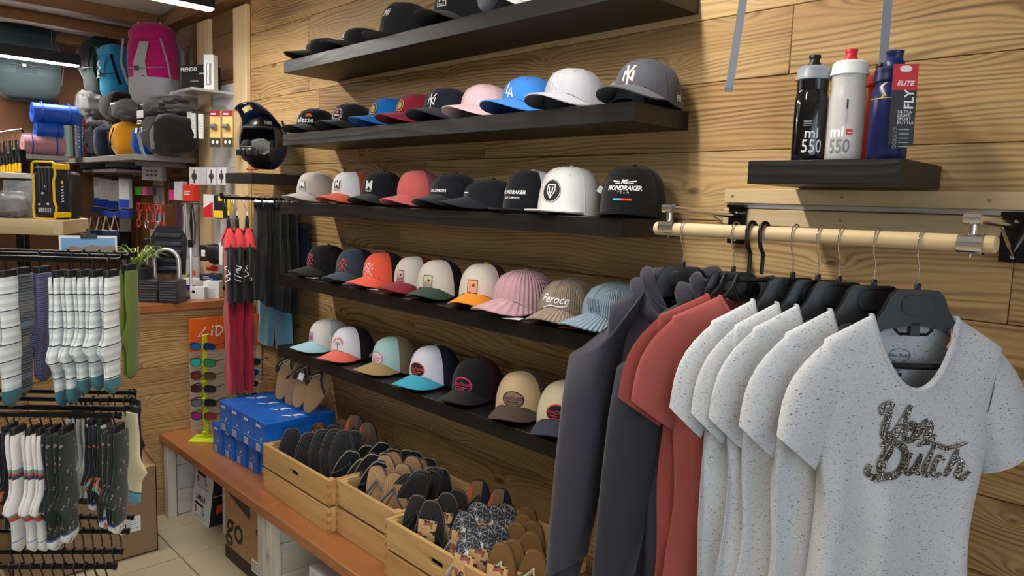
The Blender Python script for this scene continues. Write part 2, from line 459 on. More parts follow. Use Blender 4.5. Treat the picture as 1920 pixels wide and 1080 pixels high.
# main plank wall
wall = bx('wall_right', XC-.05, XR, 0.018, 0.12, 0, ZC, plain((150, 114, 72), 0.9, name='batten_wood'))
rn = random.Random(4)
ZS = [0.0, 0.04, 0.22, 0.40, 0.58, 0.763, 0.943, 1.113, 1.30, 1.487, 1.675, 1.863, 2.048, 2.216, 2.386, 2.568, 2.75, ZC]
joints = {9: [-2.52, -0.35], 12: [-0.866, -3.2], 10: [-2.35, .4], 13: [-3.3, -.2], 14: [-3.3, -1.0], 15: [-2.8, -.1], 8: [-1.75], 5: [-2.8, -.9], 6: [-1.2], 7: [-2.4, -.38], 11: [-2.0, .5]}
for k in range(len(ZS)-1):
    xs = [XC-.045] + sorted(joints.get(k, [rn.uniform(-3, -1.5), rn.uniform(-.8, .8)])) + [XR]
    for a, b in zip(xs, xs[1:]):
        d = rn.uniform(0, 0.0015)
        piece('plank', a+.0006, b-.0006, -d*0, 0.018, ZS[k]+.0008, ZS[k+1]-.0008, PINE(), wall, 0.0016)

# nook walls, posts, ceiling
wn = bx('wall_nook', XF-.05, XC-.05, 0.018, 0.12, 0, ZC, plain((150, 114, 72), 0.9, name='batten_wood'))
zz = [0.0, 0.7, 1.13, 1.45, 1.80, 2.10, 2.36, 2.62, ZC]
for k in range(len(zz)-1):
    for a, b in ((XF, -5.4), (-5.4, -4.55), (-4.55, XC-.05)):
        piece('panel', a+.001, b-.001, 0.0, 0.018, zz[k]+.001, zz[k+1]-.001, OSB(), wn)
wf = bx('wall_far', XF-.1, XF, YB, 0.12, 0, ZC, BROWN(2))
for n, (a, b, yy, m) in enumerate(((-4.115, -3.945, -0.025, PINE_L(2)), (-4.64, -4.46, -0.025, PINE_L(2)), (-6.02, -5.90, -0.02, OSB(2)), (-5.28, -5.18, -.02, OSB(2)))):
    bx('trim_%d' % (n+1), a, b, yy, 0.0, 0.0, ZC-.1, m, bev=.002)
for (u0, v0, u1, v1) in ((400, 165, 444, 520), (222, 305, 253, 560), (288, 338, 314, 470), (343, 378, 371, 560)):
    p, q = at(u0, v0, Y=-.012), at(u1, v1, Y=-.012)
    piece('display_panel', p.x, q.x, -.018, -.001, q.z, p.z, plain((186, 188, 188), 0.5, name='grey_laminate'), wn, .001)
ceil = bx('ceiling', XF-.1, XR, YB, 0.12, ZC, ZC+.1, PAINT)
for n, x in enumerate((-5.12, -5.67, -6.25)):
    piece('beam', x-.05, x+.05, -4.9, -0.10, ZC-.075, ZC, BEAM(1), ceil, .004)
piece('rim_beam', XF, -4.0, -0.10, 0.0, ZC-.085, ZC, BEAM(0), ceil, .004)
bx('wall_back', XF-.1, XR, YB-.1, YB, 0, ZC, PAINT)
g = G()
for (y0, y1, z0, z1) in ((YB-.1, .12, 0, .5), (YB-.1, .12, 2.45, ZC), (YB-.1, -4.8, .5, 2.45), (-1.0, .12, .5, 2.45)):
    g.box((XR+.05, (y0+y1)/2, (z0+z1)/2), (.1, y1-y0, z1-z0))
structure(g, 'wall_front', PAINT)
g = G()
for y in (-4.8, -3.53, -2.27, -1.0): g.box((XR+.05, y, 1.475), (.07, .06, 1.95))
for z in (.5, 2.45): g.box((XR+.05, -2.9, z), (.07, 3.8, .06))
win = structure(g, 'window_right_offscreen', plain((60, 60, 62), .5))
for y in (-4.165, -2.9, -1.635):
    g = G().box((XR+.05, y, 1.475), (.008, 1.2, 1.89)); build(g, 'pane', plain((250, 252, 255), .02, 0, 1.0, name='window_glass', ior=1.05), win)

# counter partition and worktop
part = bx('wall_counter', XC-.09, XC-.016, -2.3, 0.0, 0, 1.09, plain((150, 114, 72), 0.9, name='batten_wood'))
zz = [0.0, .14, .29, .447, .655, .80, .93, 1.09]
for k in range(len(zz)-1):
    for a, b in (((-2.3, -.75), (-.75, 0.0)) if k % 2 else ((-2.3, -1.1), (-1.1, 0.0))):
        piece('plank', XC-.016, XC, a+.0008, b-.0008, zz[k]+.0008, zz[k+1]-.0008, PINE(1), part)
ct = bx('counter_worktop', -4.55, XC+.02, -2.3, -0.026, 1.09, 1.13, ORANGE(1), bev=.003, st=False)
tag(ct, 'orange-brown wooden worktop on the plank counter, carrying a plant pot and boxes', 'worktop')
g = G().box((-4.5, -1.15, .545), (.04, 2.2, 1.09), .003)
o = build(g, 'counter_rear_panel', OSB(1)); tag(o, 'brown rear panel under the orange-brown counter worktop', 'panel')

# bench
bench = thing('bench', 'long low orange-brown wooden bench carrying crates and blue shoe boxes', 'bench', (0, 0, 0))
def bboard(name, x0, x1, m):
    return piece(name, x0, x1, -0.53, -0.003, 0.405, 0.447, m, bench, .003)
bboard('top_board', XC, -2.70, ORANGE(0)); bboard('top_board', -2.70, -0.9, ORANGE(0)); bboard('top_board', -0.9, 1.2, ORANGE(0))
def support(x, two):
    piece('front_post', x, x+.05, -.515, -.47, 0, .405, WHITEW(2), bench)
    if two: piece('front_post', x+.054, x+.10, -.505, -.46, 0, .405, WHITEW(2), bench)
    for k in range(3):
        piece('side_plank', x+.01+(.054 if two else 0), x+.03+(.054 if two else 0), -.46, -.005, .135*k+.001, .135*(k+1)-.001, WHITEW(1), bench)
support(-3.88, False); support(-2.77, True); support(-1.1, True)

# ================================================================ linear pendant lamps
EMIT = plain((255, 249, 240), 0.5, emit=LAMP_POWER, name='led_diffuser')
def lamp(x, y0, y1, label, off=''):
    t = thing('linear_pendant_lamp'+off, label, 'lamp', (x, (y0+y1)/2, 2.57), group='linear ceiling lamps')
    L = y1-y0
    g = G().box((0, 0, .04), (.062, L, .075), .002); build(g, 'housing', plain((20, 20, 22), 0.45, name='lamp_black'), t)
    g = G().box((0, 0, .0), (.052, L-.006, .012), .003); build(g, 'diffuser'+off, EMIT, t)
    for s in (-1, 1):
        g = G().tube([(0, s*(L/2-.16), .075), (0, s*(L/2-.16), .259)], .0012, 5); build(g, 'suspension_wire', STEEL, t)
# two lamps hang in view; the third, just above the frame, throws the shadow edges at the shelf ends beside the clothes rail
lamp(-5.97, -2.05, -0.35, 'black linear pendant lamp with white diffuser over the backpack corner')
lamp(-3.58, -2.05, -0.35, 'black linear pendant lamp with white diffuser above the counter end of the plank wall')
lamp(-1.19, -2.05, -0.35, 'black linear pendant lamp with white diffuser above the clothes rail', '_offscreen')
# ================================================================ wall shelves
SH = {1: (-3.037, 2.2847), 2: (-3.048, 1.9727), 3: (-3.065, 1.6743), 4: (-3.092, 1.352), 5: (-3.106, 1.0177)}
EDGE = plain((58, 56, 54), 0.4, name='edge_band')
def shelf(x0, x1, z, label):
    t = thing('floating_shelf', label, 'shelf', ((x0+x1)/2, -0.131, z))
    L = x1-x0
    g = G().box((0, 0, -.025), (L, .258, .05), .0012); build(g, 'board', BLACKW(0), t)
    for s in (-1, 1):
        g = G().box((s*(L/2+.0006), 0, -.025), (.0012, .2575, .0495)); build(g, 'edge_band', plain((34, 33, 32), 0.42, name='edge_band'), t)
    return t
shelf(SH[1][0], SH[1][0]+1.9, SH[1][1], 'topmost long black shelf, carrying black caps against the plank wall')
shelf(SH[2][0], SH[2][0]+1.9, SH[2][1], 'long black shelf carrying baseball caps with monogram badges')
shelf(SH[3][0], SH[3][0]+1.9, SH[3][1], 'long black shelf whose caps end with a white and a black snapback')
shelf(SH[4][0], SH[4][0]+1.9, SH[4][1], 'long black shelf carrying corduroy caps and caps with crossed emblems')
shelf(SH[5][0], SH[5][0]+1.9, SH[5][1], 'lowest long black shelf, carrying trucker caps above the crates')
shelf(-0.8165, -0.5018, 1.8154, 'short black shelf carrying sports bottles')
shelf(-3.670, -3.370, 1.8080, 'short black shelf carrying a full-face helmet')
Z_HELM = 1.8080

# ================================================================ caps
def cap(x, z, label, front, back=None, visor=None, under=None, yaw=20, kind='base', marks=(), button=None, net=False, y=-0.112, tilt=0, scale=1.0, tagc=None, group='caps on the wall shelves', seams=True):
    A, B, H, ef, eb, arch, vl = dict(base=(.082, .098, .116, .62, .74, .042, .094), trucker=(.083, .098, .132, .52, .76, .042, .094), flat=(.083, .097, .128, .46, .58, .006, .074), low=(.080, .096, .098, .7, .75, .038, .09))[kind]
    back = back or front; visor = visor or front; under = under or visor
    t = thing('baseball_cap', label, 'cap', (x, y, z+.0005), (rad(tilt), 0, rad(yaw)), group)
    t.scale = (scale*1.05,)*3
    lift = arch
    def base_z(th):
        c = max(0.0, math.cos(th)); return lift*min(1.0, c*1.1)**1.6
    def S(th, ph):
        th_ = math.atan2(math.sin(th), math.cos(th)); k = .5+.5*math.cos(th_); e = eb+(ef-eb)*k**1.5
        rho = max(math.cos(ph), 0)**e; zb = base_z(th_)
        hz = math.sin(ph)**.92
        return Vector((A*math.sin(th)*rho, -B*math.cos(th)*rho - (.006*hz if kind == 'trucker' else 0), zb+(H-zb)*hz))
    NP = 9
    def patch(a0, a1, n):
        rings = []
        for i in range(NP+1):
            ph = min(i/NP, .995)*PI/2; rings.append([S(a0+(a1-a0)*j/n, ph) for j in range(n+1)])
        return rings
    FA = rad(64)
    if back is front and not net:
        g = G().loft(patch(-PI, PI, 36), False); build(g, 'crown', front, t, smooth=60)
    else:
        g = G().loft(patch(-FA, FA, 14), False); build(g, 'crown_front', front, t, smooth=60)
        g = G().loft(patch(FA, 2*PI-FA, 22), False); build(g, 'crown_back', back, t, smooth=60)
    # visor
    VA = rad(68); nx, ny = 14, 6; top = []; bot = []
    for j in range(ny+1):
        q = j/ny; rt_ = []; rb_ = []
        for i in range(nx+1):
            s = -1+2*i/nx; th = s*VA; p = S(th, 0.0)
            ext = vl*(1-abs(s)**2.6)**.8
            xx = p.x*(.97+.10*q*(1-abs(s)**3)); yy = p.y*.97-ext*q
            zz = lift*(1-(xx/(A*1.04))**2*1.0) - .016*q*(1-s*s)**.6 + .0045
            if kind == 'flat': zz = .012-.006*(xx/A)**2+.002*q
            rt_.append((xx, yy, zz)); rb_.append((xx, yy, zz-.0032))
        top.append(rt_); bot.append(rb_)
    g = G().loft(top, False, mi=0); g.loft(bot, False, mi=1)
    for i in range(nx): 
        o = len(g.v); g.add([top[ny][i], top[ny][i+1], bot[ny][i+1], bot[ny][i]], [(0, 1, 2, 3)], 0)
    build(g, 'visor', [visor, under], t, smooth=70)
    g = G().ball((0, -.004 if kind == 'trucker' else 0, H), (.0075, .0075, .005), 10, 6); build(g, 'button', button or back, t)
    if seams:
        for k, a in enumerate((0, rad(64), -rad(64))):
            if kind == 'trucker' and k == 0: continue
            g = G().tube([S(a, min(i/10, .98)*PI/2)*1.003 for i in range(11)], .0008, 4, False); build(g, 'seam', front if k == 0 else back, t)
    for sx in (-1, 1):
        if not net:
            pp = S(sx*rad(34), rad(52)); nn = pp.normalized()
            g = G().tube([pp+nn*.0008+Vector((0, 0, 0)) + (Vector((1, 0, 0))*math.cos(a)+Vector((0, .7, .7))*math.sin(a))*.0028 for a in [2*PI*i/10 for i in range(10)]], .0009, 4, False, True)
            build(g, 'eyelet', front, t)
    def mp(yc, th0=0.0, off=.0012):
        def fn(px, py):
            zt = yc+py; th = th0+px/(A*1.02); zb = base_z(th)
            q = min(max((zt-zb)/(H-zb), 0.0), .985); ph = math.asin(q**(1/.92))
            p = S(th, ph); e = .01; n = (S(th+e, ph)-p).cross(S(th, min(ph+e, 1.5))-p)
            n = n.normalized() if n.length > 1e-12 else Vector((0, -1, 0))
            if n.y > 0 and math.cos(th) > .3: n = -n
            return p+n*off
        return fn
    for mk in marks:
        sh, m, yc = mk[:3]; th0 = mk[3] if len(mk) > 3 else 0.0; off = mk[4] if len(mk) > 4 else .0012; nm = mk[5] if len(mk) > 5 else 'logo'
        decal(sh, nm, m, t, mp(yc, th0, off), .007)
    if tagc:
        g = G().box((.03, -.135, .004), (.05, .03, .0012)); build(g, 'price_tag', tagc, t, rot=(0, 0, .25))
    return t

WT = plain((238, 238, 240), 0.7, name='white_thread'); BK = plain((24, 24, 26), 0.7, name='black_thread')
PK = plain((236, 60, 120), 0.7, name='pink_thread'); RD = plain((216, 62, 48), 0.7, name='red_thread')
GD = plain((176, 140, 66), 0.6, name='gold_thread'); GY = plain((176, 178, 182), 0.6, name='grey_thread')
def mono_ny(s):
    N = join2d(stroke2d([(-.44, -.40), (-.40, .40)], .12), stroke2d([(-.44, .40), (.42, -.40)], .13), stroke2d([(.40, -.40), (.44, .40)], .12))
    Yy = join2d(stroke2d([(-.36, .78), (.0, .10)], .12), stroke2d([(.40, .78), (.0, .10), (-.02, -.74)], .12), stroke2d([(-.18, -.74), (.14, -.74)], .08), stroke2d([(-.46, .78), (-.24, .78)], .07), stroke2d([(.28, .78), (.52, .78)], .07))
    return move2d(join2d(N, Yy), s=s*.62, rot=-.05)
def mono_la(s):
    Lx = join2d(stroke2d([(-.38, .62), (-.38, -.22), (.14, -.22)], .15), stroke2d([(-.52, .62), (-.24, .62)], .09))
    Ax = join2d(stroke2d([(-.12, -.62), (.16, .3), (.46, -.62)], .15), stroke2d([(0, -.32), (.34, -.32)], .1))
    return move2d(join2d(Lx, Ax), s=s*.66)
def cross_swt(s):
    sh = [stroke2d([(-.5, -.55), (.5, .55)], .075), stroke2d([(.5, -.55), (-.5, .55)], .075)]
    for ch, x, y in (('W', 0, .5), ('S', -.48, 0), ('T', .5, .0), ('T', 0, -.5)): sh.append(move2d(text2d(ch, .42, bold=.02), x, y))
    return move2d(join2d(*sh), s=s)
def patch_sq(w, h, border, fill, inner=None, ink=None):
    """animal-style rectangular badge: border, field, simple scene"""
    out = [(rect2d(w, h), border, 0), (rect2d(w*.86, h*.88), fill, .0006)]
    if ink:
        hill = [(-w*.40, -h*.32), (-w*.25, -h*.05), (-w*.1, -h*.2), (w*.02, h*.02), (w*.2, -h*.12), (w*.40, -h*.02), (w*.40, -h*.38), (-w*.40, -h*.38)]
        out.append((poly2d(hill), ink, .0009)); out.append((join2d(oval2d(w*.13, h*.11, w*.12, h*.10), stroke2d([(-w*.22, -h*.1), (-w*.16, h*.06)], w*.05), rect2d(w*.22, h*.03, -w*.22, -h*.40)), plain((74, 62, 60), .7), .0010))
    return out
def badge(items, yc, th0=0.0, off=.0012):
    return [(sh, m, yc, th0, off+o, 'badge' if o == 0 else 'badge_print') for sh, m, o in items]
def oval_badge(rx, ry, rim, fill, ink, sub=None):
    it = [(oval2d(rx, ry), rim, 0), (oval2d(rx*.9, ry*.87), fill, .0006), (move2d(text2d('VonDutch', rx*.44, shear=.2, bold=.004), -rx*.02, ry*.12), ink, .0011),
          (stroke2d(curve2d([(-rx*.6, -ry*.22), (0, -ry*.30), (rx*.55, -ry*.30)]), ry*.09), ink, .0011)]
    it.append((move2d(text2d(sub, rx*.20), -rx*.05, -ry*.55) if sub else rect2d(rx*.7, ry*.14, -rx*.1, -ry*.55), ink, .0011))
    return it
def shield(s):
    return join2d(stroke2d([(-.35, .45), (.35, .45), (.38, 0), (0, -.55), (-.38, 0), (-.35, .45)], .09), stroke2d([(-.16, .3), (-.14, -.05), (0, -.22), (.14, -.05), (.16, .3)], .1), stroke2d([(0, -.2), (0, -.45)], .1)), s
def sq_m(w=.038):
    return [(rect2d(w, w*1.1), BK, 0), (frame2d(w*.94, w*1.04, w*.05), WT, .0006), (move2d(text2d('M', w*.85, bold=.03), 0, w*.12), WT, .0006), (move2d(text2d('MILLET', w*.2, bold=.01), 0, -w*.36), WT, .0006)]

def CX(u, v, k, y=-.112): return at(u, v, Y=y).x
Zk = lambda k: SH[k][1]
# ---- shelf 1
cap(CX(618, 80, 1), Zk(1), 'black running cap with thin silver stripe at the end of the topmost shelf', BLACKF, kind='low', yaw=-18, marks=[(stroke2d(curve2d([(-.03, -.004), (0, .001), (.03, .006)]), .003), GY, .062)])
cap(CX(686, 66, 1), Zk(1), 'black cap with white three-bar triangle emblem on the topmost shelf', fabric((30, 30, 33)), kind='low', yaw=-6,
    marks=[(join2d(poly2d([(-.026, -.008), (-.017, -.008), (-.021, .002), (-.026, -.004)]), poly2d([(-.014, -.008), (-.004, -.008), (-.011, .010), (-.019, .006)]), poly2d([(-.001, -.008), (.010, -.008), (-.003, .018), (-.009, .013)])), WT, .058), (move2d(text2d('adidas', .014, bold=.02), -.008, -.016), WT, .058)])
cap(CX(765, 48, 1), Zk(1), 'large black cap with small white letters on a dark square, topmost shelf', fabric((34, 34, 37)), kind='flat', yaw=4, scale=1.12, marks=[(rect2d(.038, .036), BK, .085), (move2d(text2d('Mi', .03, shear=.3, bold=.02), 0, 0), WT, .085, 0, .002)])
cap(CX(868, 12, 1), Zk(1), 'black trucker cap with white M patch on the topmost shelf', fabric((24, 24, 27)), kind='trucker', yaw=10, scale=1.08, marks=badge(sq_m(), .078))
cap(CX(980, -16, 1), Zk(1), 'pale cap with light grey visor at the centre of the topmost shelf', fabric((206, 208, 208)), kind='base', yaw=12)
# ---- shelf 2
cap(CX(596, 222, 2), Zk(2), 'black cap with large white lettering and orange half-disc emblem', BLACKF, kind='base', yaw=20, marks=[(move2d(text2d('ellesse', .031, bold=.012), 0, 0), WT, .060, .12), (poly2d([(.018+.014*math.cos(a), .014+.014*math.sin(a)) for a in [PI*i/10 for i in range(11)]]), plain((226, 120, 60), .7), .060, .12), (poly2d([(.018+.008*math.cos(a), .014+.008*math.sin(a)) for a in [PI*i/10 for i in range(11)]]), RD, .060, .12, .0018)])
cap(CX(664, 216, 2), Zk(2), 'black cap with white-outlined round seal badge', fabric((28, 28, 30)), kind='base', yaw=14, marks=[(ring2d(.027, .025, .002), WT, .066), (ring2d(.021, .0195, .0018), plain((214, 168, 150), .7), .066), (move2d(text2d('ellesse', .011, bold=.02), 0, -.003), WT, .066), (oval2d(.009, .005, 0, .008), plain((200, 110, 80), .7), .066)])
cap(CX(738, 210, 2), Zk(2), 'bright blue cap with gold round badge', fabric((16, 108, 186)), kind='base', yaw=4, marks=[(oval2d(.021, .021), BK, .068), (ring2d(.020, .020, .004), GD, .068, 0, .0018), (oval2d(.012, .012), GD, .068, 0, .0018)])
cap(CX(790, 206, 2), Zk(2), 'burgundy cap with gold round badge', fabric((138, 30, 52)), kind='base', yaw=2, marks=[(oval2d(.021, .021), BK, .068), (ring2d(.020, .020, .004), GD, .068, 0, .0018), (oval2d(.012, .012), GD, .068, 0, .0018)])
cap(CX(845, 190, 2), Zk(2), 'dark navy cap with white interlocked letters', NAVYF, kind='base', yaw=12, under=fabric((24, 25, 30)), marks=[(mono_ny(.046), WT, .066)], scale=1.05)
cap(CX(916, 193, 2), Zk(2), 'pale pink cap with tone-on-tone interlocked letters', fabric((232, 196, 200)), kind='base', yaw=6, marks=[(mono_ny(.044), plain((244, 222, 222), .7), .064)])
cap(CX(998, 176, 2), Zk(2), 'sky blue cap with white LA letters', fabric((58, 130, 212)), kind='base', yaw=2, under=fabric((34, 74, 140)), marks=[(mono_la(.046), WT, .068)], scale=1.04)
cap(CX(1158, 170, 2), Zk(2), 'mid grey cap mostly hidden behind the pale grey cap', fabric((140, 142, 146)), kind='base', yaw=40, y=-.085, scale=.72)
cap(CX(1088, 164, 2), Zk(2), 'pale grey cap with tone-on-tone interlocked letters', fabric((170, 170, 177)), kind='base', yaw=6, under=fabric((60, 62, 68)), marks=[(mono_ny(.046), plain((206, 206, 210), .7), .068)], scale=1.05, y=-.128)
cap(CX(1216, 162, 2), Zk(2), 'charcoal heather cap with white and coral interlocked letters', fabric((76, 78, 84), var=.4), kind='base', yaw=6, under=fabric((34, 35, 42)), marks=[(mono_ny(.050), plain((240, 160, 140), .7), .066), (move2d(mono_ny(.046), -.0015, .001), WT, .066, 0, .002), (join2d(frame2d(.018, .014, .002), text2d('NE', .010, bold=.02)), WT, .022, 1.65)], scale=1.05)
# ---- shelf 3
cap(CX(597, 355, 3), Zk(3), 'stone grey trucker cap with black square M patch', fabric((196, 190, 182)), kind='trucker', yaw=18, marks=badge(sq_m(.036), .074))
cap(CX(665, 352, 3), Zk(3), 'white trucker cap with orange visor and back and square M patch', fabric((232, 234, 240)), fabric((214, 92, 58)), fabric((226, 100, 68)), kind='trucker', yaw=14, marks=badge(sq_m(.036), .076))
cap(CX(722, 360, 3), Zk(3), 'black trucker cap with white M emblem and mesh back', fabric((26, 27, 32)), meshcloth((22, 22, 24)), kind='trucker', net=True, yaw=18, marks=[(move2d(text2d('M', .042, bold=.04), 0, .004), WT, .072), (move2d(text2d('MILLET', .009, bold=.02), 0, -.016), WT, .072)])
cap(CX(792, 362, 3), Zk(3), 'coral trucker cap with mauve mesh back', fabric((212, 104, 100)), meshcloth((150, 86, 104)), kind='trucker', net=True, yaw=10, marks=[(ring2d(.02, .022, .0009), plain((228, 140, 130), .7), .072)])
cap(CX(856, 364, 3), Zk(3), 'black cap with small white outdoor lettering beside the coral trucker', fabric((27, 29, 37)), kind='base', yaw=12, marks=[(move2d(text2d('SALOMON', .013, bold=.03), 0, 0), WT, .058)], scale=1.05)
cap(CX(925, 370, 3), Zk(3), 'black five-panel cap with small dark rectangular patch', fabric((24, 26, 31)), kind='low', yaw=-14, scale=1.04, marks=[(rect2d(.034, .020), plain((30, 30, 32), .6), .050), (rect2d(.028, .003, 0, .004), WT, .050, 0, .0018), (rect2d(.014, .0015, 0, -.004), GY, .050, 0, .0018)])
cap(CX(998, 370, 3), Zk(3), 'black snapback with white lettering and white back panels', fabric((22, 23, 28)), fabric((222, 226, 236)), fabric((26, 27, 31)), kind='flat', yaw=4, marks=[(move2d(text2d('MONDRAKER', .015, shear=.2, bold=.03), 0, .004), WT, .056), (move2d(text2d('-BIKE COMPANY-', .008, bold=.02), 0, -.012), WT, .056)])
cap(CX(1075, 365, 3), Zk(3), 'white snapback with round black shield badge', fabric((216, 216, 213)), kind='flat', yaw=8, scale=1.06, y=-.125, marks=[(oval2d(.030, .030), BK, .062), (ring2d(.0285, .0285, .0012), WT, .062, 0, .0018), (move2d(shield(1)[0], 0, 0, .034), WT, .062, 0, .0018)])
cap(CX(1188, 374, 3), Zk(3), 'black snapback with white team lettering and blue-red bar', fabric((20, 20, 22)), kind='flat', yaw=20, scale=1.06, marks=[(move2d(text2d('MS', .015, shear=.3, bold=.03), 0, .030), WT, .056), (join2d(stroke2d([(-.034, .032), (-.012, .030)], .003), stroke2d([(.012, .030), (.034, .032)], .003), stroke2d([(-.026, .027), (-.012, .026)], .002), stroke2d([(.012, .026), (.026, .027)], .002)), WT, .056),
    (move2d(text2d('MONDRAKER', .0155, shear=.2, bold=.035), 0, .015), WT, .056), (move2d(text2d('TEAM', .007, spacing=2.2), 0, .004), WT, .056), (rect2d(.022, .005, -.014, -.012), plain((90, 180, 224), .6), .056), (rect2d(.026, .005, .010, -.012), plain((222, 76, 58), .6), .056)])
g = G().box((0, 0, 0), (.045, .001, .02)); o = build(g, 'swing_tag', WHITE, None, loc=at(1133, 360, Y=-.1), rot=(0, .5, .3)); tag(o, 'small printed swing tag hanging beside the white snapback', 'tag')
# ---- shelf 4
cap(CX(618, 486, 4), Zk(4), 'black trucker cap with pink crossed emblem', fabric((26, 24, 26)), meshcloth((20, 20, 22)), kind='trucker', net=True, yaw=4, marks=[(cross_swt(.038), PK, .072)], tagc=WHITE)
cap(CX(672, 494, 4), Zk(4), 'slate blue trucker cap with red crossed emblem', fabric((58, 68, 82)), meshcloth((34, 36, 42)), fabric((62, 72, 84)), kind='trucker', net=True, yaw=18, marks=[(cross_swt(.040), plain((236, 74, 64), .7), .070)], tagc=WHITE)
cap(CX(726, 506, 4), Zk(4), 'neon orange trucker cap with white crossed emblem and black back', fabric((242, 98, 72)), meshcloth((24, 24, 26)), fabric((242, 102, 76)), kind='trucker', net=True, yaw=10, marks=[(cross_swt(.040), WT, .070)], tagc=WHITE)
CRM = fabric((214, 206, 198)); CRM2 = fabric((218, 208, 196))
cap(CX(786, 512, 4), Zk(4), 'cream trucker cap with burgundy visor and red-framed badge', CRM, meshcloth((120, 34, 46)), fabric((136, 34, 48)), kind='trucker', net=True, yaw=10, marks=badge(patch_sq(.034, .040, plain((130, 40, 46), .7), plain((216, 190, 180), .7), ink=plain((150, 110, 110), .7)), .066))
cap(CX(836, 524, 4), Zk(4), 'cream trucker cap with dark green visor and black mesh back', CRM2, meshcloth((24, 26, 26)), fabric((40, 66, 52)), kind='trucker', net=True, yaw=22, y=-.13, marks=badge(patch_sq(.036, .042, BK, plain((206, 200, 160), .7), ink=plain((176, 150, 150), .7)), .064))
cap(CX(912, 534, 4), Zk(4), 'cream trucker cap with amber visor and maroon mesh back', CRM2, meshcloth((74, 36, 42)), fabric((236, 148, 30)), kind='trucker', net=True, yaw=22, marks=badge(patch_sq(.036, .042, plain((80, 40, 40), .7), plain((236, 170, 110), .7), ink=plain((226, 170, 170), .7)), .066), button=fabric((236, 148, 30)), scale=1.04)
cap(CX(990, 548, 4), Zk(4), 'dusty pink wide-rib corduroy cap', corduroy((206, 162, 172), 240), kind='base', yaw=6, scale=1.14, y=-.125, tagc=WHITE)
cap(CX(1072, 562, 4), Zk(4), 'taupe fine corduroy cap with white script lettering', corduroy((160, 140, 120), 520), fabric((120, 106, 96)), corduroy((160, 140, 120), 520), kind='base', yaw=16, scale=1.05, y=-.125, marks=[(move2d(text2d('Feroce', .030, shear=.4, bold=.012), 0, .004, rot=-.05), WT, .064), (stroke2d(curve2d([(-.034, -.022), (-.01, -.012), (.02, -.014), (.040, -.010)]), .003), WT, .064)], tagc=plain((226, 140, 40), .5))
cap(CX(1158, 566, 4), Zk(4), 'light blue fine corduroy cap with striped chevron emblem', corduroy((142, 166, 186), 560), kind='base', yaw=-2, scale=1.10, under=plain((176, 120, 100), .8), marks=[(join2d(*[stroke2d([(-.022+.009*i, .014), (-.008+.008*i, -.014)], .004) for i in range(5)]), plain((70, 92, 116), .7), .066)])
# ---- shelf 5
cap(CX(622, 624, 5), Zk(5), 'cream trucker cap with pale blue visor and printed square', fabric((226, 222, 214)), meshcloth((206, 208, 216)), fabric((164, 206, 218)), kind='trucker', net=True, yaw=0, marks=[(rect2d(.034, .038), plain((176, 182, 196), .7), .068), (poly2d([(-.012, -.012), (-.004, .012), (.004, -.002), (.012, .010), (.014, -.012)]), plain((180, 96, 104), .7), .068, 0, .0018), (poly2d([(-.014, -.014), (-.010, .004), (-.004, -.014)]), plain((60, 66, 80), .7), .068, 0, .002)])
cap(CX(668, 640, 5), Zk(5), 'white trucker cap with coral visor, palm emblem and black mesh', fabric((234, 234, 242)), meshcloth((28, 28, 30)), fabric((232, 112, 96)), kind='trucker', net=True, yaw=18, y=-.125,
    marks=[(join2d(stroke2d(curve2d([(-.001, -.016), (.001, -.004), (-.001, .006)]), .0022), *[stroke2d(curve2d([(0, .006), (.007*math.cos(a), .006+.006*math.sin(a)+.003), (.012*math.cos(a), .004+.009*math.sin(a))]), [.0008, .003, .0008, .0008, .0008, .0008, .003, .003, .002, .002, .001, .001, .0008][:13]) for a in (-.2, .5, 1.2, 1.9, 2.6, 3.3)]), BK, .066),
           (join2d(*[move2d(text2d(ch, .013, bold=.04), .024*math.sin(a), .004+.024*math.cos(a), rot=-a) for ch, a in zip('VON DUTCH', [-1.25+.31*i for i in range(9)])]), RD, .066), (move2d(text2d('CALIFORNIA', .009, bold=.03), 0, -.021), BK, .066), (rect2d(.032, .013), WT, .02, 1.75), (lines2d(.024, .006, 2, .5, 3), plain((40, 60, 120), .7), .02, 1.75, .0018)])
cap(CX(744, 657, 5), Zk(5), 'mint cap with pink oval badge and frayed khaki visor', fabric((170, 208, 206)), fabric((138, 122, 98)), fabric((164, 138, 92)), kind='trucker', yaw=4, marks=badge(oval_badge(.034, .024, plain((196, 120, 150), .7), plain((232, 208, 220), .7), plain((196, 110, 150), .7)), .062))
cap(CX(818, 676, 5), Zk(5), 'white trucker cap with turquoise frayed visor and navy mesh', fabric((222, 222, 238)), meshcloth((30, 38, 58)), fabric((66, 166, 196)), kind='trucker', net=True, yaw=10, marks=badge(oval_badge(.034, .025, plain((238, 104, 84), .7), BK, plain((240, 100, 84), .7), None), .064), button=fabric((66, 166, 196)), scale=1.05)
cap(CX(898, 698, 5), Zk(5), 'black trucker cap with hot pink oval badge', fabric((30, 29, 32)), meshcloth((70, 30, 50)), kind='trucker', net=True, yaw=16, marks=badge(oval_badge(.035, .025, PK, fabric((30, 29, 32)), PK), .060), under=fabric((110, 30, 62)), scale=1.02)
cap(CX(984, 736, 5), Zk(5), 'beige cap with dark brown visor and taupe oval badge', fabric((206, 180, 142)), fabric((92, 72, 58)), fabric((74, 58, 48)), kind='trucker', yaw=26, y=-.118, marks=badge(oval_badge(.036, .024, plain((60, 36, 34), .7), plain((136, 110, 100), .7), plain((50, 30, 30), .7), 'CALIFORNIA'), .064), scale=1.02)
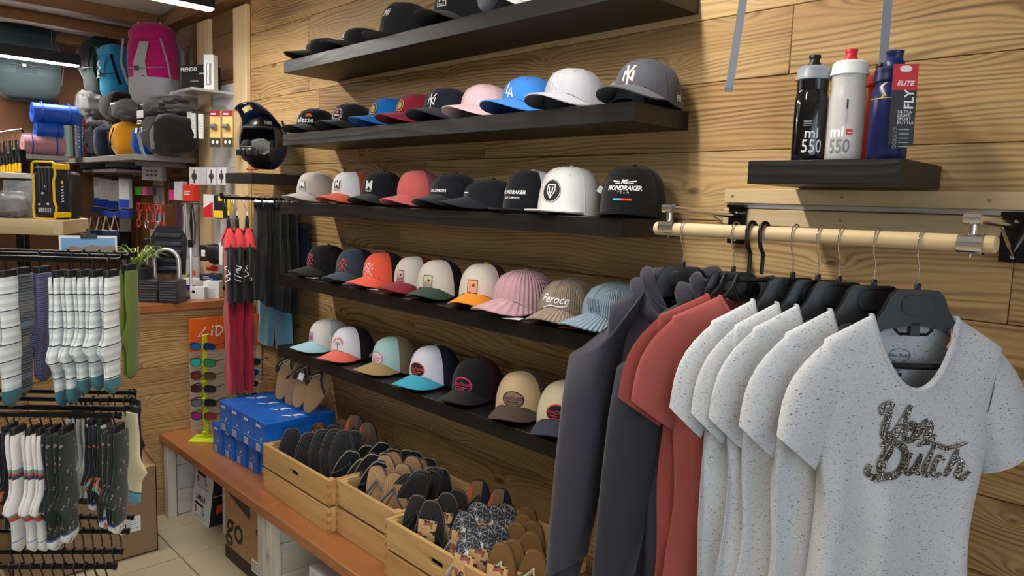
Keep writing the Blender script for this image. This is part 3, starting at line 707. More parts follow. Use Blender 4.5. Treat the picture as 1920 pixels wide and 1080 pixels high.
cap(CX(1066, 754, 5), Zk(5), 'cream cap with navy visor and red-rimmed navy oval badge', fabric((220, 208, 176)), fabric((220, 208, 176)), fabric((44, 48, 68)), kind='trucker', yaw=26, y=-.118, marks=badge(oval_badge(.035, .025, RD, fabric((36, 36, 56)), RD, None), .062), scale=1.05)
# ================================================================ clothes rail by the T-shirts
from mathutils.bvhtree import BVHTree
def bvh(o):
    me = o.data; return BVHTree.FromPolygons([v.co.copy() for v in me.vertices], [tuple(p.vertices) for p in me.polygons])
RY, RZ = -0.34, 1.660
for (z0, z1, nm) in ((1.724, 1.762, 'upper'), (1.668, 1.710, 'lower')):
    g = G().box((-.30, -.011, (z0+z1)/2), (1.42, .018, z1-z0), .002)
    o = build(g, 'mounting_board', PINE_L(0)); tag(o, '%s of two pale pine boards screwed to the plank wall behind the clothes rail' % nm, 'board')
    for x in (-.985, -.70, -.40):
        g = G().lathe([(.0, .0), (.0035, .0), (.0035, .001), (.0, .0014)], 8, M=Matrix.Translation((x, -.0205, (z0+z1)/2)) @ Matrix.Rotation(PI/2, 4, 'X')); c = build(g, 'screw', STEEL, o)
g = G().box((-.30, -.008, 1.717), (1.40, .011, .010), .001).box((-.30, -.014, 1.722), (1.40, .003, .0025)); o = build(g, 'steel_track', plain((190, 190, 192), .35, .8)); tag(o, 'thin steel track between the two pale pine wall boards', 'track')
def bracket(x, label):
    t = thing('rail_bracket', label, 'bracket', (x, 0, 0), group='clothes rail brackets')
    g = G().box((0, -.024, 1.668), (.05, .006, .10), .001).box((0, -.030, 1.716), (.052, .016, .008), .001); build(g, 'wall_plate', plain((44, 42, 42), .18, .9), t)
    for z in (1.628, 1.700):
        g = G().lathe([(.0, 0), (.005, 0), (.004, .003), (0, .0035)], 10, M=Matrix.Translation((.0, -.028, z)) @ Matrix.Rotation(PI/2, 4, 'X')); build(g, 'bolt', CHROME, t)
    g = G().tube([(0, -.028, 1.692), (0, RY-.004, 1.704)], .0075, 14); build(g, 'arm', CHROME, t)
    g = G().tube([(-.013, RY-.004, 1.704), (.013, RY-.004, 1.704)], .011, 16); build(g, 'arm_end', CHROME, t)
    g = G().tube([(.0, -.034, 1.635), (0, -.14, 1.688)], .0035, 8); build(g, 'strut', CHROME, t)
    g = G().tube([(0, RY, 1.700), (0, RY, 1.672)], [.0055, .0075], 12); build(g, 'peg', CHROME, t)
    g = G().tube([(-.019, RY, RZ), (.019, RY, RZ)], .0178, 24, False); build(g, 'clamp_ring', CHROME, t)
    g = G().tube([(0, RY, RZ-.017), (0, RY, RZ-.024)], .003, 8); build(g, 'grub_screw', STEEL, t)
bracket(-.965, 'chrome bracket holding the rail end next to the black snapback'); bracket(-.348, 'chrome bracket holding the rail end beside the front T-shirt')
g = G().tube([(-1.000, RY, RZ-.004), (-.997, RY, RZ-.004), (-.312, RY, RZ+.001), (-.309, RY, RZ+.001)], [.012, .0152, .0152, .012], 24)
rod = build(g, 'clothes_rail', PINE_L(0)); tag(rod, 'round pale wooden clothes rail carrying T-shirts and hoodies', 'rail')

def hanger_black(t, al, wire=True):
    """moulded black hanger with wire hook, local origin = top of the rail"""
    hk = [(0, .0185*math.sin(a), -.0145+.0185*math.cos(a)) for a in [rad(-128+i*16) for i in range(16)]]
    hk = [(p[0], -p[1], p[2]) for p in hk]; hk = hk[:14]
    last = hk[-1]
    hk += [(0, -.017, -.030), (0, -.014, -.045), (0, -.002, -.060), (0, .0, -.075), (0, 0, -.106)]
    R = Matrix.Rotation(-al+rad(0), 4, 'Z')
    g = G().tube(hk, .0017, 8, M=R); build(g, 'hook', CHROME, t)
    g = G().lathe([(.0055, -.108), (.0055, -.094), (.004, -.092)], 12); build(g, 'hook_socket', BLACK_PL, t)
    up = [(-.150, -.216), (-.115, -.198), (-.082, -.174), (-.060, -.142), (-.048, -.114), (-.036, -.104), (.036, -.104), (.048, -.114), (.060, -.142), (.082, -.174), (.115, -.198), (.150, -.216)]
    lo = [(.150, -.232), (.115, -.216), (.085, -.200), (.055, -.178), (0, -.168), (-.055, -.178), (-.085, -.200), (-.115, -.216), (-.150, -.232)]
    M = Matrix.Rotation(PI/2, 4, 'X')
    g = G().prism(up+lo, -.006, .006, M=M); build(g, 'hanger_body', BLACK_PL, t)
    oval = [(.030*math.copysign(abs(math.cos(a))**.6, math.cos(a)), -.132+.019*math.copysign(abs(math.sin(a))**.7, math.sin(a))) for a in [2*PI*i/24 for i in range(24)]]
    g = G().prism(oval, .006, .0078, M=M, bev=.0006); build(g, 'oval_plate', plain((34, 34, 37), .45), t)
    g = G().tube([(-.13, 0, -.226), (-.11, 0, -.246), (.11, 0, -.246), (.13, 0, -.226)], .0062, 8); build(g, 'trouser_bar', BLACK_PL, t)
    g = G().tube([(-.030, 0, -.160), (-.034, 0, -.178), (-.026, 0, -.186), (.026, 0, -.186), (.034, 0, -.178), (.030, 0, -.160)], .003, 6).box((0, 0, -.176), (.018, .012, .026), .001); build(g, 'clip', BLACK_PL, t)
def hanger_tube(t, al):
    hk = [(0, -.021*math.sin(a), -.016+.021*math.cos(a)) for a in [rad(-128+i*16) for i in range(14)]]
    hk += [(0, -.018, -.034), (0, -.012, -.048), (0, 0, -.060), (0, 0, -.104)]
    g = G().tube(hk, .0042, 10, M=Matrix.Rotation(-al, 4, 'Z')); build(g, 'hook', BLACK_PL, t)
    g = G().tube([(-.16, 0, -.212), (-.09, 0, -.170), (-.045, 0, -.118), (.045, 0, -.116), (.09, 0, -.166), (.16, 0, -.212), (.15, 0, -.228), (.0, 0, -.232), (-.15, 0, -.228)], .0042, 8, closed=True); build(g, 'hanger_body', BLACK_PL, t)
    g = G().tube([(-.05, 0, -.106), (-.058, 0, -.13), (-.045, 0, -.160), (.0, 0, -.165), (.04, 0, -.150)], .004, 8); build(g, 'inner_hook', BLACK_PL, t)

def garment(x, al, label, m, hook='black', sh=.165, neck=.078, nf=.105, body=.160, length=.66, sleeve='short', seed=1, y=RY, z=RZ+.0155, group='garments on the wooden rail', name='t_shirt', fold=.010, thick=.040, out=.072):
    t = thing(name, label, 'hoodie' if name == 'hoodie' else 'T-shirt', (x, y, z), (0, 0, al), group)
    rn = random.Random(seed); ph = [rn.uniform(0, 6.28) for _ in range(6)]
    (hanger_black if hook == 'black' else hanger_tube)(t, al)
    NT0 = -.152; n = 48; fold = min(fold, thick*.42)
    def fold_y(xx, zz, side):
        k = min(1.0, max(0.0, (-zz-.27)/.3))
        return fold*k*(math.sin(xx*46+ph[0]+side)+.6*math.sin(xx*83+ph[1]-zz*3)+.5*math.sin(xx*24+ph[2]+zz*5)) + .0035*math.sin(zz*26+xx*20+ph[3])
    rings = []
    T = 9
    armz = -.37
    for i in range(T+1):
        q = i/T; r = []
        for j in range(n):
            a = 2*PI*j/n; c, s = math.cos(a), math.sin(a); fr = max(0, -s); bk = max(0, s); w = abs(c)**1.2
            rx, ry, rz = neck*c, .030*s, NT0-nf*fr**1.6-.022*bk**1.6
            ax_, ay = body*math.copysign(abs(c)**.8, c), thick*math.copysign(abs(s)**.8, s)
            xx = rx+(ax_-rx)*q; zz = rz+(armz-rz)*q; yy = ry+(ay-ry)*q
            if q < .6: sx_, sz_ = rx+(math.copysign(sh, c)-rx)*q/.6, rz+(-.204-rz)*q/.6
            else: sx_, sz_ = math.copysign(sh, c)+(math.copysign(body, c)-math.copysign(sh, c))*(q-.6)/.4, -.204+(armz+.196)*((q-.6)/.4)
            w = min(1, abs(c)**2.2*1.15); xx += (sx_-xx)*w; zz += (sz_-zz)*w
            r.append((xx, yy+fold_y(xx, zz, 0 if s < 0 else 2)*q, zz))
        rings.append(r)
    N2 = 12
    for i in range(1, N2+1):
        zz = armz-(length+NT0+.05-0.20)*i/N2*1.0; r = []
        wd = body*(1-.06*math.sin(i/N2*PI)+.05*i/N2)
        for j in range(n):
            a = 2*PI*j/n; c, s = math.cos(a), math.sin(a)
            xx = wd*math.copysign(abs(c)**.8, c); yy = thick*math.copysign(abs(s)**.8, s)
            r.append((xx+.006*math.sin(zz*14+ph[4])*c, yy+fold_y(xx, zz, 0 if s < 0 else 2), zz))
        rings.append(r)
    g = G().loft(rings); b = build(g, 'body', m, t, smooth=80)
    g = G().tube(rings[0], .0055, 6, closed=True, flat=.45); build(g, 'neck_band', m, t)
    for s in (-1, 1):
        rr = []
        if sleeve == 'short':
            # shoulder-side ring -> opening ring
            for i in range(8):
                q = i/7; top = Vector((sh*.93, 0, -.199)).lerp(Vector((sh+out, 0, -.385)), q); bot = Vector((body*.86, 0, -.375)).lerp(Vector((body+.002, 0, -.448)), q)
                top.x += .022*math.sin(q*PI); top.z += .012*math.sin(q*PI); mid = (top+bot)/2; h = (top-bot)/2; r = []
                for j in range(20):
                    a = 2*PI*j/20; yw = thick*(.72+.2*q)*math.sin(a)
                    p = mid+h*math.cos(a); yy = yw+.16*thick*q*math.sin(a*2+ph[5]+s)+.1*thick*math.sin(q*6+ph[2]+a)*q
                    r.append((s*p.x, yy, p.z))
                rr.append(r)
            last = rr[-1]; g = G().loft(rr); inner = [[(p[0]*.985, p[1]*.86, p[2]+.004) for p in k] for k in rr[::-1][:3]]
            g.loft([last]+inner); build(g, 'sleeve', m, t, smooth=80)
        else:
            path = [(sh*.80, -.225, .086), (sh+.012, -.285, .084), (sh+.030, -.40, .078), (sh+.045, -.55, .072), (sh+.060, -.72, .064), (sh+.070, -.83, .056)]
            for i, (xx, zz, w) in enumerate(path):
                r = []
                for j in range(22):
                    a = 2*PI*j/22; tiltx = .55 if i == 0 else .9
                    r.append((s*(xx+w*math.cos(a)*tiltx), min(.05, thick*1.25)*math.sin(a)+.16*thick*math.sin(a*3+i*1.3+ph[1]), zz+w*math.cos(a)*(-.55 if i else -.75)+.004*math.sin(a*2+i)))
                rr.append(r)
            g = G().loft(rr, cap0=True, cap1=True); build(g, 'sleeve', m, t, smooth=80)
            c0 = rr[-1]; cen = sum((Vector(p) for p in c0), Vector())/len(c0)
            c1 = [tuple(cen+(Vector(p)-cen)*.86) for p in c0]; c2 = [(p[0]+s*.012, p[1], p[2]-.06) for p in c1]
            g = G().loft([c1, c2], cap1=True); build(g, 'cuff', m, t, smooth=80)
    return t, b
SPK = speckle(); CORAL = fabric((160, 82, 76), name='coral_jersey'); CORAL2 = fabric((144, 68, 62)); HOODM = fabric((58, 58, 68), name='charcoal_fleece'); HOODM2 = fabric((50, 50, 58))
def hood(t, m, k, back=1.0):
    """hood lying round the neck as two thick folds of fleece"""
    for q, (rx, ry, rz, rr) in enumerate(((.078, .026, -.128, .026), (.100, .040, -.158, .030))):
        P = []; R_ = []
        for i in range(25):
            a = rad(-78+336*i/24-0); a = rad(-66+312*i/24); c, s_ = math.cos(a), math.sin(a); fr = max(0, -s_)
            P.append((rx*c, ry*s_*(.6+.4*back)+.008*back, rz-.085*fr**1.3+.006*math.sin(4*a+k+q)-.010*max(0, s_)))
            R_.append(rr*(.9+.12*math.sin(3*a+k*1.7+q))*(1-.45*fr))
        R_[0] = R_[-1] = .008
        build(G().tube(P, R_, 12, flat=.62 if back < 1 else .8), 'hood' if q == 0 else 'hood_fold', m, t, smooth=80)
AL = rad(47)
XW = lambda u, v: at(u, v, Y=RY).x
t, b = garment(XW(1285, 430), rad(42), 'charcoal hooded sweatshirt at the far end of the wooden rail', HOODM, sleeve='long', sh=.165, body=.165, length=.92, seed=2, name='hoodie', thick=.044, nf=.06); hood(t, HOODM, 0)
t, b = garment(XW(1380, 433), rad(45), 'charcoal hooded sweatshirt hanging against the coral T-shirts', HOODM2, sleeve='long', sh=.155, body=.160, length=.92, seed=5, name='hoodie', thick=.020, nf=.06); hood(t, HOODM2, 2, .3)
garment(XW(1410, 432), rad(47), 'coral T-shirt on a tubular hanger beside the hoodies', CORAL2, hook='tube', sh=.195, neck=.088, nf=.07, body=.170, length=.90, seed=7, thick=.009)
garment(XW(1434, 432), rad(47), 'coral T-shirt on a tubular hanger beside the white T-shirts', CORAL, hook='tube', sh=.19, neck=.085, nf=.07, body=.168, length=.90, seed=8, thick=.012)
wh = []
for k, (u, al, sd) in enumerate(((1492, 47, 11), (1540, 47, 12), (1580, 46, 13), (1647, 47, 14), (1730, 47, 15))):
    lab = ['white black-flecked T-shirt pressed against the coral one', 'white black-flecked T-shirt, second after the coral ones', 'white black-flecked T-shirt in the middle of the white ones', 'white black-flecked T-shirt right behind the one with glitter lettering', 'white black-flecked T-shirt with dark glitter script lettering, front of the rail'][k]
    t, b = garment(XW(u, 442), rad(al), lab, SPK, seed=sd, length=.82, nf=.132, fold=.013, body=.158 if k == 4 else .165, thick=(.020, .017, .015, .021, .032)[k])
    wh.append((t, b))
t, b = wh[-1]
tree = bvh(b)
def on_front(dx, dz, off=.0022):
    def fn(x, y):
        h = tree.ray_cast(Vector((x+dx, -.5, y+dz)), Vector((0, 1, 0)))
        p = h[0] if h[0] is not None else Vector((x+dx, -.04, y+dz)); return p+Vector((0, -off, 0))
    return fn
def script_logo():
    S = []
    def st(pts, w=.052): 
        c = curve2d(pts, 7); n = len(c); w *= 1.22
        S.append(stroke2d(c, [w*(.55+.45*min(1, 4*i/n, 4*(n-1-i)/n)) for i in range(n)]))
    st([(.03, .70), (.02, .79), (.08, .84), (.15, .84)], .05); st([(.12, .84), (.09, .66), (.08, .50), (.13, .46), (.21, .56), (.28, .72), (.33, .84)], .066)
    st([(.34, .62), (.29, .54), (.31, .46), (.38, .45), (.42, .54), (.38, .63), (.33, .61), (.36, .58), (.46, .60)], .056); st([(.46, .63), (.44, .46)], .06); st([(.46, .56), (.52, .66), (.57, .62), (.54, .49), (.58, .46), (.63, .53)], .058)
    st([(.17, .38), (.10, .20), (.08, .05)], .07); st([(.0, .13), (-.03, .04), (.03, -.01), (.12, .02), (.24, .06), (.33, .17), (.32, .32), (.22, .41), (.11, .40), (.08, .33)], .068)
    st([(.41, .30), (.37, .13), (.41, .05), (.47, .12), (.52, .30)], .044); st([(.52, .30), (.49, .10), (.54, .05)], .044)
    st([(.64, .40), (.58, .14), (.61, .05), (.66, .09)], .044); st([(.46, .38), (.54, .43), (.66, .41), (.80, .38), (.98, .46)], .042)
    st([(.77, .24), (.71, .28), (.67, .16), (.70, .05), (.77, .09)], .042); st([(.90, .38), (.85, .20), (.81, .05)], .044); st([(.83, .15), (.90, .27), (.95, .22), (.92, .08), (.97, .06), (1.03, .15)], .044)
    return move2d(join2d(*S), -.5, -.42)
gl = NT('glitter_print'); v = gl.coord(); vo = gl.n('ShaderNodeTexVoronoi'); gl.set(vo.inputs['Vector'], v); vo.inputs['Scale'].default_value = 620
sep = gl.n('ShaderNodeSeparateXYZ'); gl.set(sep.inputs[0], vo.outputs['Color'])
gl.inp('Base Color', gl.ramp(sep.outputs[0], [(0.35, srgb(34, 31, 31)), (0.70, srgb(84, 78, 75)), (0.95, srgb(220, 214, 204))])); gl.inp('Roughness', 0.45); gl.inp('Metallic', 0.35)
decal(move2d(script_logo(), s=.166, rot=-.02), 'glitter_lettering', gl.m, t, on_front(.016, -.380, .0045), .006)
# neck print inside the back
def on_back(dx, dz, off=-.002):
    def fn(x, y):
        h = tree.ray_cast(Vector((x+dx, .0, y+dz)), Vector((0, 1, 0)))
        p = h[0] if h[0] is not None else Vector((x+dx, .03, y+dz)); return p+Vector((0, off, 0))
    return fn
nb = join2d(ring2d(.021, .013, .0009), move2d(text2d('Von Dutch', .0095, shear=.3), 0, 0), move2d(text2d('Since', .005, shear=.3), 0, -.022), rect2d(.012, .0006, -.016, -.022), rect2d(.012, .0006, .016, -.022), lines2d(.034, .003, 1, .5, 2, 0, -.029), rect2d(.016, .007, 0, -.037))
decal(nb, 'neck_print', BK, t, on_back(-.004, -.232), .01)
g = G().tube([(.063, -.012, -.172), (.058, -.022, -.19), (.05, -.024, -.205)], .0012, 5); build(g, 'tag_string', plain((196, 150, 120), .8), t)

# ================================================================ bottles
def bottle(px, py, label, body_m, collar_m, spout_m, h=1.0, r=.0345, kind='bike', name='sports_bottle', rotz=0):
    t = thing(name, label, 'bottle', (px, py, 1.8159), (0, 0, rotz), 'bottles on the short shelf')
    if kind == 'bike':
        pr_ = [(.0, .0005), (r*.9, 0), (r*.98, .004), (r, .02), (r, .118), (r*.985, .132), (r*.93, .141), (r*.93, .150), (r*.95, .172)]
        g = G().lathe([(a, b*h) for a, b in pr_], 36); build(g, 'body', body_m, t, smooth=50)
        g = G().lathe([(r*.95, .170*h), (r*1.06, .171*h), (r*1.07, .175*h), (r*1.0, .180*h), (r*.97, .194*h), (r*.80, .199*h), (.0, .200*h)], 36); build(g, 'screw_collar', collar_m, t, smooth=40)
        g = G().lathe([(.0155, .197*h), (.0145, .203*h), (.0125, .206*h), (.0105, .209*h), (.0105, .216*h), (.0125, .218*h), (.012, .223*h), (.0, .2235*h)], 24); build(g, 'spout', spout_m, t, smooth=40)
    else:
        pr_ = [(0, .0005), (r*.9, 0), (r, .005), (r, .115), (r*.97, .130), (r*.86, .142), (r*.80, .146), (r*.80, .152)]
        g = G().lathe([(a, b*h) for a, b in pr_], 36); build(g, 'body', body_m, t, smooth=50)
        g = G().lathe([(r*.80, .151*h), (r*.92, .152*h), (r*.94, .158*h), (r*.90, .166*h), (r*.92, .170*h), (r*.92, .176*h), (r*.6, .182*h), (0, .183*h)], 36); build(g, 'screw_collar', collar_m, t, smooth=40)
        g = G().lathe([(.020, .181*h), (.019, .192*h), (.015, .196*h), (.015, .206*h), (.0165, .208*h), (.0165, .213*h), (0, .214*h)], 24); build(g, 'spout', spout_m, t, smooth=40)
    return t, r
def wrap(r, zc, th0, off=.0006): return lambda x, y: ((r+off)*math.sin(th0+x/r), -(r+off)*math.cos(th0+x/r), zc+y)
p = at(1505, 301, Z=1.8159)
t, r = bottle(-.705, -.215, 'black sports bottle with grey collar and white lettering', plain((14, 14, 16), .12, coat=.4), plain((150, 156, 164), .35), plain((22, 22, 24), .4))
decal(join2d(move2d(text2d('ml', .030, bold=.01), -.002, .026), move2d(text2d('550', .040, bold=.005), 0, -.002, sx=.72)), 'lettering', plain((220, 222, 224), .5), t, wrap(r, .030, .62), .005)
decal(lines2d(.02, .014, 4, .3, 3), 'fine_print', GY, t, wrap(r, .078, .35), .006)
t, r = bottle(-.632, -.208, 'translucent white sports bottle with red spout', plain((238, 240, 242), .32, trans=.42, name='frosted_plastic'), plain((238, 240, 242), .35), plain((214, 40, 48), .4), h=1.02, r=.0355)
decal(move2d(text2d('ml', .030, bold=.03), -.006, .026), 'lettering', plain((255, 255, 255), .5), t, wrap(r, .030, .10), .005)
decal(move2d(text2d('550', .040, bold=.02), 0, -.004, sx=.72), 'lettering', plain((128, 132, 138), .5), t, wrap(r, .030, .10), .005)
decal(rect2d(.012, .012), 'red_square', plain((210, 50, 50), .5), t, wrap(r, .056, .62), .005); decal(rect2d(.007, .002), 'white_dash', WT, t, wrap(r, .055, .62, .001), .005)
decal(rect2d(.003, .020), 'bar_print', BK, t, wrap(r, .112, .40), .006); decal(move2d(lines2d(.04, .004, 2, .4, 3), rot=-PI/2), 'fine_print', GY, t, wrap(r, .085, .40), .006)
g = G(); decal(rect2d(.020, .012), 'price_sticker', plain((240, 240, 236), .5), t, wrap(r, .105, 1.25, .0009), .005)
bottle(-.60, -.125, 'orange-red sports bottle standing behind the navy one', plain((214, 62, 40), .3), plain((214, 62, 40), .3), plain((24, 24, 26), .4), h=.93, r=.033)
t, r = bottle(-.545, -.212, 'navy sports bottle with a red and black card tag', plain((22, 28, 82), .25), plain((20, 26, 74), .3), plain((22, 34, 92), .35), kind='fly', h=1.0, r=.037)
decal(rect2d(.055, .0012), 'yellow_line', plain((200, 196, 60), .5), t, wrap(r, .118, -.35), .006); decal(move2d(text2d('JA', .010, bold=.02), .012, 0), 'lettering', plain((206, 204, 70), .5), t, wrap(r, .124, -.35), .006)
ca = rad(38); nrm = Vector((math.sin(ca), -math.cos(ca), .06)); M = facing(Vector((math.sin(ca)*.041, -math.cos(ca)*.041, .103))+Vector((.008, .004, 0)), nrm)
g = G().box((0, 0, 0), (.046, .156, .0012), .0004, M=M); card = build(g, 'card_tag', plain((46, 48, 52), .5), t)
decal(rect2d(.046, .050, 0, .053), 'red_field', plain((206, 48, 62), .5), card, flat(M, .0010)); decal(poly2d([(-.006, .063), (.006, .063), (.011, .067), (.011, .071), (.006, .075), (-.006, .075), (-.011, .071), (-.011, .067)]), 'white_emblem', WT, card, flat(M, .0014))
decal(move2d(text2d('ELITE', .013, shear=.3, bold=.02), 0, .041), 'lettering', WT, card, flat(M, .0014))
decal(move2d(text2d('FLY', .024, bold=.02), .010, .010, rot=PI/2), 'lettering', WT, card, flat(M, .0014))
for i, w in enumerate(('ULTRA', 'LIGHT', 'SPORT', 'BOTTLE')): decal(move2d(text2d(w, .0085, align='LEFT'), -.010, -.014-.0068*i), 'lettering', WT, card, flat(M, .0014))
for i in range(5): decal(join2d(ring2d(.0035, .0035, .0006, -.012, -.048-.0082*i, 12), rect2d(.018, .0016, .004, -.048-.0082*i)), 'icon_line', GY, card, flat(M, .0014))
# ---- straps hanging from above
def strap(p0, p1, label):
    d = (p1-p0); top = p0-d*((p0.z-2.82)/d.z) if abs(d.z) > 1e-6 else p0
    t = thing('hanging_strap', label, 'strap', tuple(p1)); P = [top.lerp(p1, i/8)-p1 for i in range(9)]; rg = []
    side = Vector((.75, .66, 0)).normalized()*.0095; nn = side.cross(Vector((0, 0, 1))).normalized()*.0006
    for i, q in enumerate(P):
        q = q+nn*6*math.sin(i*.8); rg.append([q-side-nn, q+side-nn, q+side+nn, q-side+nn])
    g = G().loft(rg, True, True, True); build(g, 'webbing', fabric((146, 152, 160), 500), t)
    g = G().box((0, 0, .006), (.021, .003, .012), .0006, M=Matrix.Rotation(math.atan2(side.y, side.x), 4, 'Z')); build(g, 'end_tab', plain((120, 126, 134), .5), t)
strap(at(1394, 0, Y=-.16), at(1366, 172, Y=-.16), 'grey webbing strap ending in mid-air against the plank wall')
strap(at(1666, 0, Y=-.11), at(1655, 128, Y=-.11), 'grey webbing strap reaching down behind the navy bottle')
# ================================================================ crates on the bench
ZB = 0.4475
def hole_board(L, H, T, hw, hh, n=40):
    """board in x,z with a rounded hand hole, thickness along y"""
    def outer(a):
        c, s = math.cos(a), math.sin(a); k = min((L/2)/max(abs(c), 1e-6), (H/2)/max(abs(s), 1e-6)); return c*k, s*k
    def inner(a):
        c, s = math.cos(a), math.sin(a); r = hh/2; l = hw/2-r; t = r/max(abs(s), 1e-6)
        if abs(c*t) <= l: return c*t, s*t
        b = l*abs(c); d = b+math.sqrt(max(0, b*b-l*l+r*r)); return c*d, s*d
    cor = [math.atan2(H, L), PI-math.atan2(H, L), PI+math.atan2(H, L), 2*PI-math.atan2(H, L)]
    A = sorted([2*PI*i/n for i in range(n)]+cor)
    o = [outer(a) for a in A]; i_ = [inner(a) for a in A]
    rings = [[(x, y, z) for x, z in q] for q, y in ((o, -T/2), (i_, -T/2), (i_, T/2), (o, T/2), (o, -T/2))]
    return G().loft(rings)
def crate(x0, x1, y0, y1, label, hole=True, h=.205):
    t = thing('wooden_crate', label, 'crate', ((x0+x1)/2, (y0+y1)/2, ZB), group='pine crates on the bench')
    L, Dp, T = x1-x0, y1-y0, .014; m = CRATE(0); my = CRATE(1)
    hs = (h-.012)/2
    for s in (-1, 1):
        yy = s*(Dp/2-T/2)
        g = G().box((0, 0, 0), (L, T, hs), .0015); build(g, 'long_slat', m, t, loc=(0, yy, hs/2))
        g = hole_board(L, hs, T, .075, .024) if hole else G().box((0, 0, 0), (L, T, hs), .0015); build(g, 'long_slat', m, t, loc=(0, yy, hs*1.5+.012))
        for k in range(2):
            g = G().box((0, 0, 0), (T, Dp-2*T, hs), .0015); build(g, 'short_slat', my, t, loc=(s*(L/2-T/2), 0, hs*(.5+k)+.012*k))
            for c in (-1, 1):
                for q in range(3):   # finger joints on the corners
                    g = G().box((0, 0, 0), (T+.001, T+.001, hs/6), .0006); build(g, 'finger_joint', plain((176, 128, 76), .6), t, loc=(s*(L/2-T/2), c*(Dp/2-T/2), (hs+.012)*k+hs/6*(2*q+.5)))
    for s in (-1, 1):
        for c in (-1, 1):
            g = G().box((0, 0, 0), (.022, .022, h-.004), .002); build(g, 'corner_post', CRATE(2), t, loc=(s*(L/2-T-.011), c*(Dp/2-T-.011), h/2))
    for k in range(4):
        w = (Dp-2*T)/4; g = G().box((0, 0, 0), (L-2*T, w-.008, .008), .001); build(g, 'floor_slat', m, t, loc=(0, -Dp/2+T+w*(k+.5), .006))
    return t
crate(-2.863, -2.317, -.446, -.07, 'pine crate beside the blue shoe boxes, holding black-soled flip-flops')
crate(-2.312, -1.925, -.415, -.05, 'middle pine crate without a visible hand hole, holding tan flip-flops', False)
crate(-1.918, -1.372, -.466, -.08, 'pine crate beside the hoodies, holding flip-flops with leaf-print cards')

# ================================================================ flip-flops
def foot_outline(L=.262, n=30):
    pts = []
    for i in range(n):
        a = 2*PI*i/n; y = -math.cos(a)*L/2; q = y/L+.5
        w = .034+.016*math.sin(min(1, q*1.15)*PI*.75)**1.2 if q < .99 else .03
        e = abs(math.sin(a))**.62; pts.append((math.copysign(w*e, math.sin(a))+.006*math.sin(q*PI), y))
    return pts
FO = foot_outline()
def sole_mat(key, kind, a, b, c=None):
    k = ('sole', key)
    if k in _mats: return _mats[k]
    t = NT('footbed_'+key)
    v = t.coord()
    if kind == 'tread':
        vo = t.n('ShaderNodeTexVoronoi', feature='DISTANCE_TO_EDGE'); t.set(vo.inputs['Vector'], v); vo.inputs['Scale'].default_value = 190
        e = t.ramp(vo.outputs[0], [(0.02, 0.0), (0.12, 1.0)]); t.inp('Base Color', a); t.bump(e, 1.0, .002)
    elif kind == 'stripes':
        sx = t.n('ShaderNodeSeparateXYZ'); t.set(sx.inputs[0], v)
        q = t.math('MULTIPLY_ADD', sx.outputs[0], 9.0, .5)
        t.inp('Base Color', t.ramp(q, [(0.0, a), (0.30, b), (0.62, c)], 'CONSTANT'))
    elif kind == 'leaf':
        n = t.noise(v, 34, 1.0); n2 = t.noise(v, 60, 1.0)
        cc = t.ramp(n, [(0.0, a), (0.46, b), (0.60, c)], 'CONSTANT'); t.inp('Base Color', t.mix(t.ramp(n2, [(0.62, 0.0), (0.64, 1.0)]), cc, srgb(60, 44, 30)))
    elif kind == 'star':
        sc2 = t.coord((30, 30, 0)); vo = t.n('ShaderNodeTexVoronoi', voronoi_dimensions='2D'); t.set(vo.inputs['Vector'], sc2); vo.inputs['Scale'].default_value = 1.0
        df = t.n('ShaderNodeVectorMath', operation='SUBTRACT'); t.set(df.inputs[0], sc2); t.set(df.inputs[1], vo.outputs['Position']); ds = t.n('ShaderNodeSeparateXYZ'); t.set(ds.inputs[0], df.outputs[0])
        an = t.math('ARCTAN2', ds.outputs[1], ds.outputs[0]); sp = t.math('ABSOLUTE', t.math('SINE', t.math('MULTIPLY', an, 4.0)))
        wd = t.math('MULTIPLY', sp, vo.outputs['Distance']); t.inp('Base Color', t.mix(t.ramp(wd, [(0.07, 1.0), (0.12, 0.0)]), a, b))
    elif kind == 'grain':
        w = t.n('ShaderNodeTexWave'); t.set(w.inputs['Vector'], v); w.inputs['Scale'].default_value = 42; w.inputs['Distortion'].default_value = 3.5
        sx = t.n('ShaderNodeSeparateXYZ'); t.set(sx.inputs[0], v)
        cc = t.mix(t.ramp(w.outputs['Fac'], [(0.55, 0.0), (0.9, .55)]), a, b)
        if c: cc = t.mix(t.ramp(sx.outputs[1], [(0.0, 1.0), (0.02, 0.0)]) if False else t.ramp(t.math('MULTIPLY_ADD', sx.outputs[1], 4.0, .5), [(0.42, 1.0), (0.48, 0.0)]), cc, c)
        t.inp('Base Color', cc)
    t.inp('Roughness', .75); _mats[k] = t.m; return t.m
KR = srgb(186, 148, 100)
